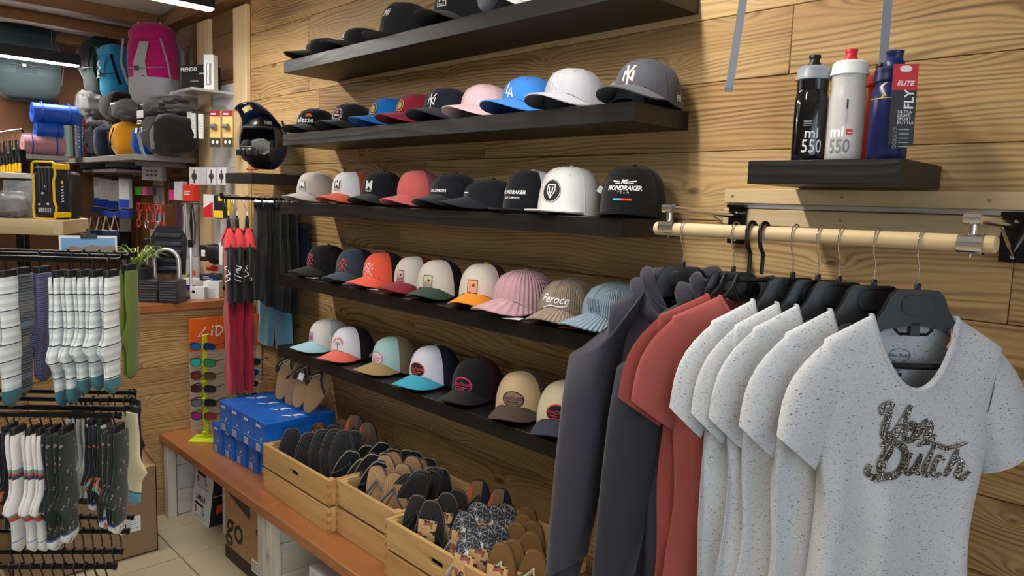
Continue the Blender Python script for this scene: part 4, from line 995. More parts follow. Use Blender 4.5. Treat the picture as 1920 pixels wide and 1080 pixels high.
SOLEK = {
 'tread': (sole_mat('tread', 'tread', srgb(50, 50, 53), srgb(20, 20, 21)), plain((26, 26, 28), .8), fabric((40, 40, 44))),
 'dark': (plain((44, 48, 58), .8), plain((34, 46, 62), .7), fabric((48, 52, 64))),
 'tan': (sole_mat('tan', 'grain', srgb(186, 148, 108), srgb(122, 86, 56), srgb(106, 112, 120)), plain((96, 84, 74), .8), fabric((92, 100, 106))),
 'camo': (sole_mat('camo', 'leaf', srgb(120, 92, 70), srgb(90, 72, 62), srgb(196, 110, 74)), plain((84, 62, 52), .8), fabric((150, 92, 66))),
 'orange': (sole_mat('orange', 'stripes', srgb(226, 112, 60), srgb(122, 98, 84), srgb(96, 84, 80)), plain((60, 52, 50), .8), fabric((120, 70, 50))),
 'navy': (sole_mat('navy', 'stripes', srgb(226, 108, 84), srgb(150, 116, 80), srgb(30, 34, 62)), plain((40, 40, 56), .8), fabric((60, 48, 50))),
 'star': (sole_mat('star', 'star', srgb(64, 66, 74), srgb(196, 200, 206)), plain((40, 41, 46), .8), fabric((226, 228, 226))),
 'brown': (plain((128, 92, 52), .85), plain((104, 74, 44), .8), fabric((196, 208, 176))),
 'cork': (sole_mat('cork', 'grain', srgb(166, 134, 98), srgb(118, 88, 60)), sole_mat('corkside', 'grain', srgb(186, 156, 116), srgb(140, 108, 76)), fabric((58, 56, 46))),
}
CARD = sole_mat('leafcard', 'leaf', KR, srgb(196, 160, 112), srgb(150, 84, 62))
_ff = {}
def ff_proto(kind, card):
    k = (kind, card)
    if k in _ff: return copy_tree(_ff[k])
    top, side, st = SOLEK[kind]
    t = bpy.data.objects.new('flip_flop', None); COL.objects.link(t); t.empty_display_size = .03
    g = G().prism(FO, 0, .013, bev=.002); build(g, 'sole', side if kind not in ('tread',) else top, t)
    fo = [(x*.97, y*.985) for x, y in FO]; g = G().prism(fo, .0125, .0165, bev=.001); build(g, 'footbed', top, t)
    if kind in ('tread', 'dark', 'star'):
        g = G().tube([(x*1.0, y*1.0, .0135) for x, y in FO], .0011 if kind != 'dark' else .0022, 4, closed=True); build(g, 'welt', plain((126, 124, 120), .8) if kind != 'dark' else plain((186, 164, 128), .8), t)
        g = G().tube([(x*.88, y*.93, -.0004) for x, y in FO], .0009, 4, closed=True); build(g, 'sole_groove', plain((104, 104, 106), .8), t)
    sw = .0105 if kind == 'cork' else .0065
    for s in (-1, 1):
        P = [Vector((.004, .078, .014)), Vector((.004+s*.004, .074, .032)), Vector((s*.026, .045, .046)), Vector((s*.044, .012, .034)), Vector((s*.047, -.008, .012))]
        c = []
        for i in range(len(P)-1):
            for q in range(4):
                w = q/4; c.append(P[i].lerp(P[i+1], w))
        c.append(P[-1]); g = G().tube(c, [.004]+[sw]*(len(c)-1), 8, flat=.45); build(g, 'strap', st, t)
    if card:
        rg = [[(-.030+.006*math.sin(v*3), -.03+.11*v, .050-.05*(v-.4)**2*4 if False else .048+.012*math.sin(v*PI)), (.034, -.03+.11*v, .048+.012*math.sin(v*PI))] for v in [i/6 for i in range(7)]]
        g = G().loft(rg, False); cd = build(g, 'card', CARD, t)
        g2 = decal(move2d(text2d('S', .034, bold=.03), .002, .02), 'card_print', plain((58, 42, 30), .7), cd, lambda x, y: (x, y, .0625), None)
    _ff[k] = t; return t
def ff(kind, u, v, Y, toe, nrm, label, card=False, up=.131, X=None):
    """(u,v): pixel of the sandal's upper tip, at wall distance Y"""
    tip = at(u, v, Y=Y) if X is None else at(u, v, X=X)
    toe = Vector(toe).normalized(); n = Vector(nrm); n = (n-toe*n.dot(toe)).normalized(); x = toe.cross(n)
    c = tip-toe*up
    low = c.z-abs(toe.z)*.131
    if low < .462: c.z += .462-low
    t = ff_proto(kind, card); t.matrix_world = frame(c, x, toe, n)
    return tag(t, label, 'flip-flop', 'flip-flops in the crates')
L1 = 'black textured flip-flop standing upright in the crate, %s the blue boxes'
rn = random.Random(3)
for i, (u, v, Y) in enumerate(((548, 806, -.36), (580, 812, -.35), (606, 806, -.33), (628, 806, -.31), (646, 808, -.29))):
    ff('tread', u, v, Y, (.06*rn.uniform(-1, 1), .05, 1), (-.86, .50, -.05), L1 % ('closest to', 'second from', 'third from', 'fourth from', 'fifth from')[i])
for i, (u, v, Y) in enumerate(((664, 842, -.36), (686, 858, -.37), (704, 848, -.31), (716, 862, -.36), (728, 846, -.27), (694, 832, -.22), (722, 826, -.20), (742, 838, -.22))):
    ff('dark', u, v, max(Y, -.33)+.04, (.50, .04, .86), (.72, -.55, -.3), 'dark navy flip-flop leaning over in the crate next to the blue boxes')
for i, (k, u, v, Y, lab) in enumerate((('tread', 628, 796, -.20, 'black flip-flop leaning at the wall side of the first crate'), ('camo', 646, 786, -.16, 'brown leaf-print flip-flop sticking up from the crate beside the blue boxes'), ('orange', 668, 776, -.13, 'striped orange and grey flip-flop sticking up from the crate beside the blue boxes'), ('orange', 692, 790, -.12, 'striped orange and grey flip-flop sticking up from the crate beside the blue boxes'), ('tread', 668, 806, -.20, 'black flip-flop leaning at the wall side of the first crate'), ('camo', 600, 796, -.22, 'brown leaf-print flip-flop sticking up from the crate beside the blue boxes'))):
    ff(k, u, v, Y, (.05, .12, 1), (.72, -.68, .05), lab)
LT = 'tan wood-grain flip-flop fanned out in the middle crate'
for u, v, Y, d in ((706, 872, -.33, -.25), (722, 852, -.27, -.15), (738, 846, -.22, -.1), (742, 884, -.33, 0), (758, 868, -.28, .05), (776, 854, -.22, .08), (790, 858, -.18, .12)):
    ff('tan', u, v, Y, (d, .06, 1), (.62, -.76, .16), LT)
for u, v, Y, d in ((770, 892, -.31, .4), (796, 886, -.29, .45), (818, 880, -.24, .4)):
    ff('tread', u, v, Y, (d, .12, 1), (-.70, .68, -.1), 'black mesh-tread flip-flop leaning in the middle crate')
for u, v, Y in ((766, 842, -.13), (780, 844, -.11), (806, 858, -.11), (830, 876, -.14)):
    ff('dark', u, v, Y, (.1, .1, 1), (.70, -.7, .1), 'dark flip-flop sticking up against the plank wall behind the middle crate')
L3 = 'black flip-flop with leaf-print card in the crate beside the hoodies'
for u, v, Y, d in ((786, 926, -.37, .03), (812, 936, -.37, .05), (842, 922, -.30, .1), (862, 916, -.22, .15)):
    ff('tread', u, v, Y, (d, .08, 1), (.60, -.78, .15), L3, u > 800)
for u, v, Y in ((900, 898, -.14), (940, 914, -.13)):
    ff('navy', u, v, Y, (.02, .1, 1), (.62, -.76, .12), 'striped coral and navy flip-flop standing tall at the plank wall')
for u, v, Y, d in ((876, 958, -.34, 0), (902, 940, -.26, .1), (930, 946, -.22, .1), (956, 944, -.17, .2), (912, 985, -.36, .1), (938, 982, -.30, .15), (882, 1000, -.41, 0)):
    ff('star', u, v, Y, (d, .15, 1), (.55, -.78, .25), 'grey star-print flip-flop with white straps and leaf-print card', True)
for u, v, Y, d in ((992, 950, -.14, .05), (984, 972, -.19, -.05), (972, 984, -.25, 0), (1004, 986, -.20, .1), (1000, 1008, -.26, .05), (944, 1016, -.40, -.05), (966, 1010, -.34, .0), (1008, 1040, -.33, .1)):
    ff('brown', u, v, Y, (d, .15, 1), (.50, -.82, .25), 'plain brown flip-flop with pale straps in the crate beside the hoodies', u in (944, 1004, 972))

# ================================================================ blue shoe boxes
BLUE = plain((26, 108, 206), .32, name='blue_card'); BLUE2 = plain((20, 98, 196), .35, name='blue_card_lid')
def shoe_box(x, y, z, w, h, d, label, az=0.0):
    t = thing('shoe_box', label, 'shoe box', (x, y, z), (0, 0, az), 'blue shoe boxes')
    g = G().box((0, d/2, h*.5-.004), (w-.004, d-.004, h-.008), .001); build(g, 'box_body', BLUE, t)
    g = G().box((0, d/2, h-.018), (w, d, .036), .001); lid = build(g, 'lid', BLUE2, t)
    F = frame((0, 0, 0), (1, 0, 0), (0, 0, 1), (0, -1, 0))
    mk = lambda s: join2d(stroke2d([(-.5, -.25), (.05, -.12), (.25, .3), (.6, .42)], [.10, .22, .24, .08]), stroke2d([(.02, -.1), (.42, -.02)], [.2, .06]))
    decal(move2d(text2d('joma', .020, shear=.25, bold=.04), -w*.10, h-.020), 'lettering', WT, lid, flat(F, .0008))
    decal(move2d(mk(1), w*.12, h*.46, .022), 'emblem', WT, t, flat(F, .0004))
    decal(join2d(rect2d(w*.8, .0015, 0, h*.36), rect2d(w*.34, h*.22, -w*.1, h*.15)), 'size_label', plain((214, 222, 236), .5), t, flat(F, .0004))
    decal(lines2d(w*.28, h*.18, 5, .45, 4, -w*.1, h*.15, .3), 'bar_code', plain((60, 80, 130), .5), t, flat(F, .0008))
    T = frame((0, 0, 0), (1, 0, 0), (0, 1, 0), (0, 0, 1))
    decal(move2d(mk(1), 0, d*.45, .075, rot=.5), 'lid_emblem', WT, lid, flat(T, h+.0006))
    return t
for k in range(5): shoe_box(-3.425+.108*k, -.418+.010*k, ZB, .104, .142, .33, 'blue shoe box %s in the lower row on the bench' % ('beside the neon stand', 'second from the neon stand', 'third from the neon stand', 'fourth from the neon stand', 'hidden behind the crate')[k])
for k in range(4): shoe_box(-3.295+.1225*k, -.432, ZB+.1425, .119, .140, .335, 'blue shoe box %s in the upper row' % ('closest to the neon stand', 'second from the neon stand', 'third from the neon stand', 'closest to the pine crate')[k])

# sandals leaning on the boxes under the lowest shelf
def lean(u, v, X, toe, nrm, lab, tagged=False):
    tip = at(u, v, X=X); toe = Vector(toe).normalized(); n = Vector(nrm); n = (n-toe*n.dot(toe)).normalized()
    t = ff_proto('cork', False); t.matrix_world = frame(tip+toe*.131, toe.cross(n), toe, n); tag(t, lab, 'flip-flop', 'flip-flops leaning on the blue boxes')
    for s in (-1, 1):
        P = [(.004+s*.003, .070, .036), (s*.027, .043, .0505), (s*.046, .010, .037)]; g = G().tube(P, .003, 6, flat=.4); build(g, 'strap_stripe', WT, t)
    if tagged: g = G().box((.02, .0, .052), (.022, .028, .001)); build(g, 'price_tag', WHITE, t)
    return t
zt = .7305
for (u, X, d, n, lab, tg_) in ((531, -3.17, (.10, .30, 1), (.5, -.8, .3), 'cork-soled flip-flop leaning at the left of the row on the blue boxes', False), (541, -3.08, (.38, .22, 1), (.75, -.65, -.1), 'cork-soled flip-flop turned edge-on, leaning on the blue boxes', False), (556, -3.00, (.14, .30, 1), (.5, -.8, .3), 'cork-soled flip-flop with a white price tag, leaning on the blue boxes', True), (590, -2.90, (.30, .26, 1), (.55, -.8, .3), 'cork-soled flip-flop at the crate end of the row leaning on the blue boxes', False)):
    d = Vector(d).normalized(); tip = Vector((X, -.22, zt+.006))
    nn = Vector(n); nn = (nn-d*nn.dot(d)).normalized(); t = ff_proto('cork', False)
    t.matrix_world = frame(tip+d*.135, d.cross(nn), d, nn); tag(t, lab, 'flip-flop', 'flip-flops leaning on the blue boxes')
    for s in (-1, 1):
        P = [(.004+s*.003, .070, .036), (s*.027, .043, .0505), (s*.046, .010, .037)]; g = G().tube(P, .003, 6, flat=.4); build(g, 'strap_stripe', WT, t)
    if tg_: g = G().box((.0, .02, .054), (.026, .032, .001)); build(g, 'price_tag', WHITE, t)

# ================================================================ sunglasses display
NEON = plain((206, 226, 40), .4, name='neon_plastic'); ORA = plain((226, 104, 36), .35, name='orange_acrylic')
t = thing('display_panel', 'clear acrylic display panel with orange top and white handwritten letters', 'display panel', (-3.80, -.21, ZB))
g = G().box((0, 0, .215), (.005, .39, .43), .001); build(g, 'clear_sheet', plain((225, 232, 230), .08, 0, 0, .22, name='acrylic_sheet'), t)
g = G().box((0, 0, .52), (.005, .39, .175), .001); pn = build(g, 'orange_top', ORA, t)
F = frame((.0035, -.08, .535), (0, 1, 0), (0, 0, 1), (1, 0, 0))
decal(move2d(join2d(stroke2d([(-.5, .35), (-1.2, -.4), (-.25, -.25)], .12), stroke2d([(.05, .1), (.0, -.42)], .12), stroke2d([(.08, .36), (.1, .46)], .14), stroke2d(curve2d([(.42, .35), (.40, -.45), (.75, -.30), (1.0, .02), (.8, .34), (.30, .40)]), .12)), s=.060), 'handwriting', WT, pn, flat(F))
for y in (-.15, .15): build(G().box((0, y, .01), (.05, .02, .02), .002), 'foot', CLEAR, t)
def stand(x, y, h, label):
    t = thing('sunglasses_stand', label, 'display stand', (x, y, ZB), (0, 0, rad(48)), 'sunglasses stands')
    build(G().box((0, 0, .006), (.13, .11, .012), .003), 'base_plate', NEON, t)
    build(G().prism([(-.013, .008), (.013, .008), (.0, -.015)], .012, h), 'post', NEON, t)
    for k in range(6):
        z = h-.05-k*.088
        if z > .05: build(G().box((0, -.014, z-.010), (.022, .014, .007), .002), 'nose_rest', NEON, t)
    return t
def sunglasses(P, az, label, fr, lens, lens2, round_=False):
    t = thing('sunglasses', label, 'sunglasses', P, (rad(-6), 0, az), 'sunglasses on the neon stands')
    rx, rz = (.021, .019) if round_ else (.028, .019)
    for s in (-1, 1):
        out = []
        for i in range(24):
            a = 2*PI*i/24; e = 1.0 if round_ else .7
            out.append((s*.034+rx*math.copysign(abs(math.cos(a))**e, math.cos(a)), rz*math.copysign(abs(math.sin(a))**e, math.sin(a))-(0 if round_ else .002*math.cos(a)*s)))
        W_ = lambda p: (p[0], -.002+abs(p[0])**2*2.4, p[1])
        build(G().tube([W_(p) for p in out], .0022, 6, closed=True), 'rim', fr, t)
        g = G().add([W_(p) for p in out], [tuple(range(24))]); build(g, 'lens', lens if s < 0 else lens2, t)
        build(G().tube([(s*(.034+rx), .007, .008), (s*.070, .014, .010), (s*.068, .08, .012), (s*.064, .125, .008), (s*.062, .14, -.008)], .0022, 6), 'temple', fr, t)
    build(G().tube([(-.012, -.002, .004), (0, -.004, .007), (.012, -.002, .004)], .0024, 6), 'bridge', fr, t)
S1 = at(386, 814, Z=ZB); S2 = at(468, 800, Z=ZB)
s1 = Vector((-3.655, -.385, 0)); s2 = Vector((-3.655, -.150, 0))
stand(s1.x, s1.y, .545, 'neon yellow stand holding six sunglasses'); stand(s2.x, s2.y, .43, 'neon yellow stand holding four sunglasses, behind the blue boxes')
lm = lambda c, r=.12: plain(c, r, .5, name='mirror_lens')
fk = plain((28, 30, 36), .35)
dirv = Vector((math.sin(rad(48)), -math.cos(rad(48)), 0))
spec = [(s1, 648, 'dark blue wrap sunglasses, topmost on the six-pair stand', plain((24, 32, 60), .3), (40, 110, 170), (30, 44, 100), False), (s1, 678, 'black sunglasses with green and cyan mirror lenses', fk, (60, 190, 180), (40, 140, 70), False), (s1, 703, 'dark sunglasses with brown lenses', fk, (120, 56, 44), (86, 66, 40), False), (s1, 727, 'dark sunglasses with deep maroon lenses', fk, (84, 40, 46), (44, 24, 44), False), (s1, 753, 'dark sunglasses with silver-grey lenses', fk, (120, 122, 130), (36, 36, 40), False), (s1, 778, 'dark sunglasses with purple and red lenses, lowest on the six-pair stand', fk, (166, 50, 150), (150, 50, 60), False),
        (s2, 678, 'black sunglasses with bright green lenses', fk, (50, 170, 90), (30, 110, 60), False), (s2, 698, 'light blue round sunglasses with dark blue lenses', plain((110, 176, 214), .3), (30, 60, 120), (30, 90, 150), True), (s2, 719, 'cream round sunglasses with magenta lenses', plain((232, 214, 160), .3), (160, 40, 110), (90, 40, 50), True), (s2, 744, 'dark round sunglasses with blue mirror lenses', fk, (110, 180, 220), (30, 60, 130), True)]
for p, v, lab, fr, a, b, rd in spec:
    z = at(386 if p is s1 else 453, v, X=p.x).z
    sunglasses(p+dirv*.020+Vector((0, 0, z)), rad(48), lab, fr, lm(a), lm(b), rd)

# ================================================================ boxes under the bench and beside it
KRAFT = plain((168, 134, 96), .8, name='kraft_card')
def box_thing(name, label, x0, x1, y0, y1, z0, z1, m, cat='box', bev=.002):
    t = thing(name, label, cat, ((x0+x1)/2, (y0+y1)/2, z0)); g = G().box((0, 0, (z1-z0)/2), (x1-x0, y1-y0, z1-z0), bev); b = build(g, 'carton', m, t)
    F = frame((0, -(y1-y0)/2, 0), (1, 0, 0), (0, 0, 1), (0, -1, 0)); E = frame(((x1-x0)/2, 0, 0), (0, 1, 0), (0, 0, 1), (1, 0, 0)); return t, b, F, E
def hollow(t, old, w, d, h, m, hx, hz, hw, hh, pw, ph, T=.004):
    """swap a solid carton for card walls; the front gets a real hole at (hx, hz) inside a pw x ph field"""
    bpy.data.objects.remove(old)
    for c, q in (((w/2-T/2, 0, h/2), (T, d-2*T, h)), ((-w/2+T/2, 0, h/2), (T, d-2*T, h)), ((0, d/2-T/2, h/2), (w, T, h)), ((0, 0, T/2), (w-2*T, d-2*T, T)), ((0, 0, h-T/2), (w-2*T, d-2*T, T))):
        build(G().box(c, q), 'carton_wall', m, t)
    g = G(); x0, x1, z0, z1 = hx-pw/2, hx+pw/2, hz-ph/2, hz+ph/2
    for a, b, c, e in ((-w/2, x0, 0, h), (x1, w/2, 0, h), (x0, x1, 0, z0), (x0, x1, z1, h)):
        if b-a > .0005 and e-c > .0005: g.box(((a+b)/2, -d/2+T/2, (c+e)/2), (b-a, T, e-c))
    k = hole_board(pw, ph, T, hw, hh); k.xform(lambda p: p+Vector((hx, -d/2+T/2, hz))); g.add(k.v, k.f)
    build(g, 'carton_front', m, t)
# wedge helmet boxes
WB = plain((222, 224, 230), .45, name='white_box_print')
def wedge(z, label, dx):
    t = thing('helmet_box', label, 'helmet box', (-3.70+dx, -.40, z), group='white helmet boxes under the bench'); h = .175; s = .045
    out = [(-.12, 0), (.11, 0), (.11+s, h), (-.12+s, h)]
    M = Matrix.Rotation(PI/2, 4, 'X')
    build(G().prism(out, -.24, 0, M=M), 'carton', WB, t)
    F = frame((0, 0, 0), (1, 0, 0), (0, 0, 1), (0, -1, 0))
    decal(move2d(text2d('LIMAR', .045, shear=.25, bold=.03), .01, h*.72), 'lettering', BK, t, flat(F, .0008)); decal(join2d(rect2d(.11, .016, -.01, h*.5)), 'bar_print', BK, t, flat(F, .0008))
    decal(join2d(oval2d(.014, .022, -.06, h*.3)), 'red_mark', plain((190, 50, 60), .5), t, flat(F, .0008)); decal(lines2d(.035, .045, 5, .5, 2, .04, h*.3), 'bar_code', BK, t, flat(F, .0008)); decal(rect2d(.15, .003, -.005, h*.1), 'bar_print', BK, t, flat(F, .0008))
    # printed end, facing the room along the bench
    g = G().add([(.1108, .002, .001), (.1108, .238, .001), (.1108+s, .238, h-.001), (.1108+s, .002, h-.001)], [(0, 1, 2, 3)]); build(g, 'printed_end', plain((38, 36, 38), .5), t)
    g = G().add([(.1116, .03, .02), (.1112, .15, .004), (.1112+s*.9, .2, h*.85), (.1114+s*.8, .03, h*.7)], [(0, 1, 2, 3)]); build(g, 'orange_print', plain((216, 84, 50), .5), t)
wedge(0.0, 'white helmet box with orange and black end, bottom of the pair under the bench', .0); wedge(.176, 'white helmet box with orange and black end, stacked on another', .045)
t, b, F, E = box_thing('visor_box', 'tall white box with black uvex lettering beside the helmet boxes', -3.485, -3.335, -.37, -.10, 0, .335, WB)
for (Q, n) in ((F, 0), (E, 1)):
    decal(move2d(text2d('uvex', .045, bold=.02), -.005, .235), 'lettering', BK, t, flat(Q, .0008)); decal(lines2d(.10, .03, 3, .35, 5, 0, .29), 'fine_print', GY, t, flat(Q, .0008)); decal(join2d(oval2d(.02, .03, 0, .12), rect2d(.01, .04, .01, .08)), 'product_print', plain((60, 64, 72), .5), t, flat(Q, .0008))
t, b, F, E = box_thing('shipping_box', 'brown cardboard box with large dark go lettering under the bench', -3.245, -2.86, -.455, -.12, 0, .335, KRAFT)
decal(rect2d(.385, .065, 0, .034), 'dark_band', plain((62, 52, 44), .7), t, flat(F, .0006)); decal(move2d(text2d('go', .19, bold=.012, shear=.15), -.09, .175), 'lettering', plain((48, 40, 34), .7), t, flat(F, .0008)); decal(join2d(*[rect2d(.006, .010, .045+.008*i, .11+.024*i) for i in range(5)]), 'small_print', plain((110, 90, 66), .7), t, flat(F, .0008))
decal(poly2d([(-.18, .333), (.08, .333), (.08, .27), (-.05, .30)]), 'dark_corner', plain((70, 58, 48), .7), t, flat(F, .0008)); hollow(t, b, .385, .335, .335, KRAFT, .155, .235, .052, .036, .074, .19); decal(rect2d(.075, .06, .13, .075), 'shipping_label', WHITE, t, flat(F, .001)); decal(lines2d(.06, .04, 5, .4, 8, .13, .075), 'bar_code', BK, t, flat(F, .0014))
decal(move2d(text2d('UB', .03, bold=.02), .165, .165), 'lettering', plain((60, 40, 30), .7), t, flat(F, .0008))
t, b, F, E = box_thing('visor_box', 'white uvex box in the open bay under the crates', -2.42, -2.15, -.47, -.2, 0, .29, WB)
decal(move2d(text2d('uvex', .055, bold=.02), -.05, .20), 'lettering', BK, t, flat(F, .0008)); decal(lines2d(.18, .03, 3, .35, 5, -.02, .26), 'fine_print', GY, t, flat(F, .0008))
# big open carton on the floor
t = thing('open_carton', 'large open brown cardboard carton on the floor beside the sock rack', 'carton', (-3.70, -.96, 0))
K2 = plain((150, 122, 92), .85, name='carton_brown'); w, d, h, T = .38, .58, .42, .006
for nm, c, s in (('side', (w/2-T/2, 0, h/2), (T, d, h)), ('side', (-w/2+T/2, 0, h/2), (T, d, h)), ('side', (0, d/2-T/2, h/2), (w, T, h)), ('side', (0, -d/2+T/2, h/2), (w, T, h)), ('bottom', (0, 0, T/2), (w, d, T))): build(G().box(c, s, .001), nm, K2, t)
for (x, sg) in ((w/2, 1), (-w/2, -1)):
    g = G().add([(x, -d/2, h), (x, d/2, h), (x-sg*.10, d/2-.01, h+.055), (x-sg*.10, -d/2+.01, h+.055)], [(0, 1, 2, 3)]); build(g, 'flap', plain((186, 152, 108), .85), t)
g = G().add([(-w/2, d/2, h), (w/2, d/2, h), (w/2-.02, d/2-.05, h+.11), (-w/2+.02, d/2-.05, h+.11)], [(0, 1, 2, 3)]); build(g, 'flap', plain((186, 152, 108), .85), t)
E = frame((w/2, 0, 0), (0, 1, 0), (0, 0, 1), (1, 0, 0)); decal(rect2d(.09, .075, .17, .16), 'shipping_label', WHITE, t, flat(E, .001)); decal(lines2d(.07, .05, 5, .35, 9, .17, .16), 'label_print', GY, t, flat(E, .0014))
def blob(c, r, seed=0, amp=.12, fl=.0, n=20, m=12, e=.7, fr=2.2):
    """soft lumpy bag shape"""
    g = G(); rings = []
    for i in range(m+1):
        a = -PI/2+PI*i/m; ca = max(math.cos(a), .02)**e; sa = math.copysign(abs(math.sin(a))**e, math.sin(a)); rg = []
        for k in range(n):
            b = 2*PI*k/n; v = Vector((math.copysign(abs(math.cos(b))**e, math.cos(b))*ca, math.copysign(abs(math.sin(b))**e, math.sin(b))*ca, sa))
            w = 1+amp*mnoise.noise(v*fr+Vector((seed*3.7, seed, 0)))
            rg.append((c[0]+r[0]*v.x*w, c[1]+r[1]*v.y*w, c[2]+r[2]*v.z*w))
        rings.append(rg)
    return g.loft(rings, True, True, True)
# ================================================================ full-face helmet
t = thing('bike_helmet', 'black and navy full-face bike helmet with peaked visor on the small shelf', 'helmet', (-3.485, -.140, Z_HELM+.0005), (0, 0, rad(40)))
t.scale = (1.0, 1.0, 1.0)
def hs(az, el, k=1.0):
    """az 0 = front (-y)"""
    f = max(0, math.cos(az))
    chin = .52*f**2.5*math.exp(-((el+.55)/.30)**2)
    r = 1+chin
    return Vector((.108*math.sin(az)*math.cos(el)*k, -.132*math.cos(az)*math.cos(el)*r*k, .155+.128*math.sin(el)*k*(1.12 if el < 0 else 1)))
def shell(cond, k=1.0, n=40, m=20):
    g = G(); idx = {}
    for i in range(m+1):
        for j in range(n): idx[(i, j)] = len(g.v); g.v.append(tuple(hs(2*PI*j/n, -1.15+(1.15+PI/2-.02)*i/m, k)))
    for i in range(m):
        for j in range(n):
            a = 2*PI*(j+.5)/n; a = math.atan2(math.sin(a), math.cos(a)); e = -1.15+(1.15+PI/2)*(i+.5)/m
            if cond(a, e): g.f.append((idx[(i, j)], idx[(i, (j+1) % n)], idx[(i+1, (j+1) % n)], idx[(i+1, j)])); g.m.append(0)
    return g
win = lambda a, e: not (abs(a) < 1.02 and -.24 < e < .55)
build(shell(lambda a, e: win(a, e) and not (e < -.2 and abs(a) > 1.0) and e > -.2), 'shell', plain((24, 25, 30), .35, coat=.3), t, smooth=60)
build(shell(lambda a, e: e < -.2 and abs(a) > 1.0), 'side_panel', plain((36, 52, 92), .35, coat=.3), t, smooth=60)
build(shell(lambda a, e: win(a, e) and e < -.2 and abs(a) <= 1.0), 'chin_bar', plain((22, 23, 27), .4), t, smooth=60)
build(shell(lambda a, e: math.cos(a) < .55 or e > .5 or e < -.4, .93), 'liner', plain((30, 30, 33), .95), t, smooth=60)
rim = [hs(a_, .53) for a_ in [rad(-58+116*i/12) for i in range(13)]]+[hs(rad(58), .53-.75*i/6) for i in range(1, 6)]+[hs(a_, -.25) for a_ in [rad(58-116*i/12) for i in range(13)]]+[hs(rad(-58), -.25+.75*i/6) for i in range(1, 6)]
build(G().tube(rim, .0055, 6, closed=True), 'opening_trim', plain((58, 60, 66), .5), t)
for s in (-1, 1): build(G().ball((s*.066, -.045, .110), (.028, .06, .055), 12, 8), 'cheek_pad', plain((46, 46, 50), .95), t)
g = G()
for i, q in enumerate((-.045, -.015, .015, .045)): g.box((q, -.196+abs(q)*.35, .092), (.022, .012, .028), .003)
build(g, 'chin_vent', plain((10, 10, 11), .6), t)
NV = plain((34, 46, 80), .4, coat=.2)
g = G(); idx = {}
for i in range(9):
    for j in range(9):
        s = -1+j/4; q = i/8; x = s*(.098-.030*q*abs(s)); y = -.010-.165*q; z = .272+.060*math.sin(q*1.9)-.050*s*s*(1-.3*q); idx[(i, j)] = len(g.v); g.v.append((x, y, z))
for i in range(8):
    for j in range(8):
        if (j in (1, 2, 5, 6)) and i in (3, 4, 6) and not (j in (1, 6) and i == 6): continue
        g.f.append((idx[(i, j)], idx[(i, j+1)], idx[(i+1, j+1)], idx[(i+1, j)])); g.m.append(0)
o = build(g, 'visor_peak', NV, t, smooth=60); md = o.modifiers.new('s', 'SOLIDIFY'); md.thickness = .004
g = G().tube([(-.10, -.02, .26), (-.112, .0, .20), (-.115, .02, .17)], .006, 8).tube([(.10, -.02, .26), (.112, .0, .20), (.115, .02, .17)], .006, 8); build(g, 'peak_arm', NV, t)
for s in (-1, 1): build(G().lathe([(0, 0), (.011, 0), (.009, .005), (0, .006)], 14, M=Matrix.Translation((s*.108, -.01, .20)) @ Matrix.Rotation(s*PI/2, 4, 'Y')), 'peak_screw', plain((70, 72, 78), .3, .6), t)
build(blob((.045, -.135, .125), (.045, .02, .035), 3, .4, n=18, m=10, fr=4.0), 'plastic_sleeve', FILM, t, smooth=20)
M = facing(hs(rad(40), .72)*1.0+Vector((.004, -.005, .004)), (.6, -.7, .55)); decal(join2d(frame2d(.034, .016, .0018), text2d('100%', .011, bold=.02)), 'lettering', WT, t, lambda x, y: tuple(M @ Vector((x, y, .0))))
build(G().tube([(-.03, -.13, .018), (.0, -.15, .012), (.03, -.13, .018)], .004, 6), 'chin_strap', plain((170, 30, 40), .6), t)

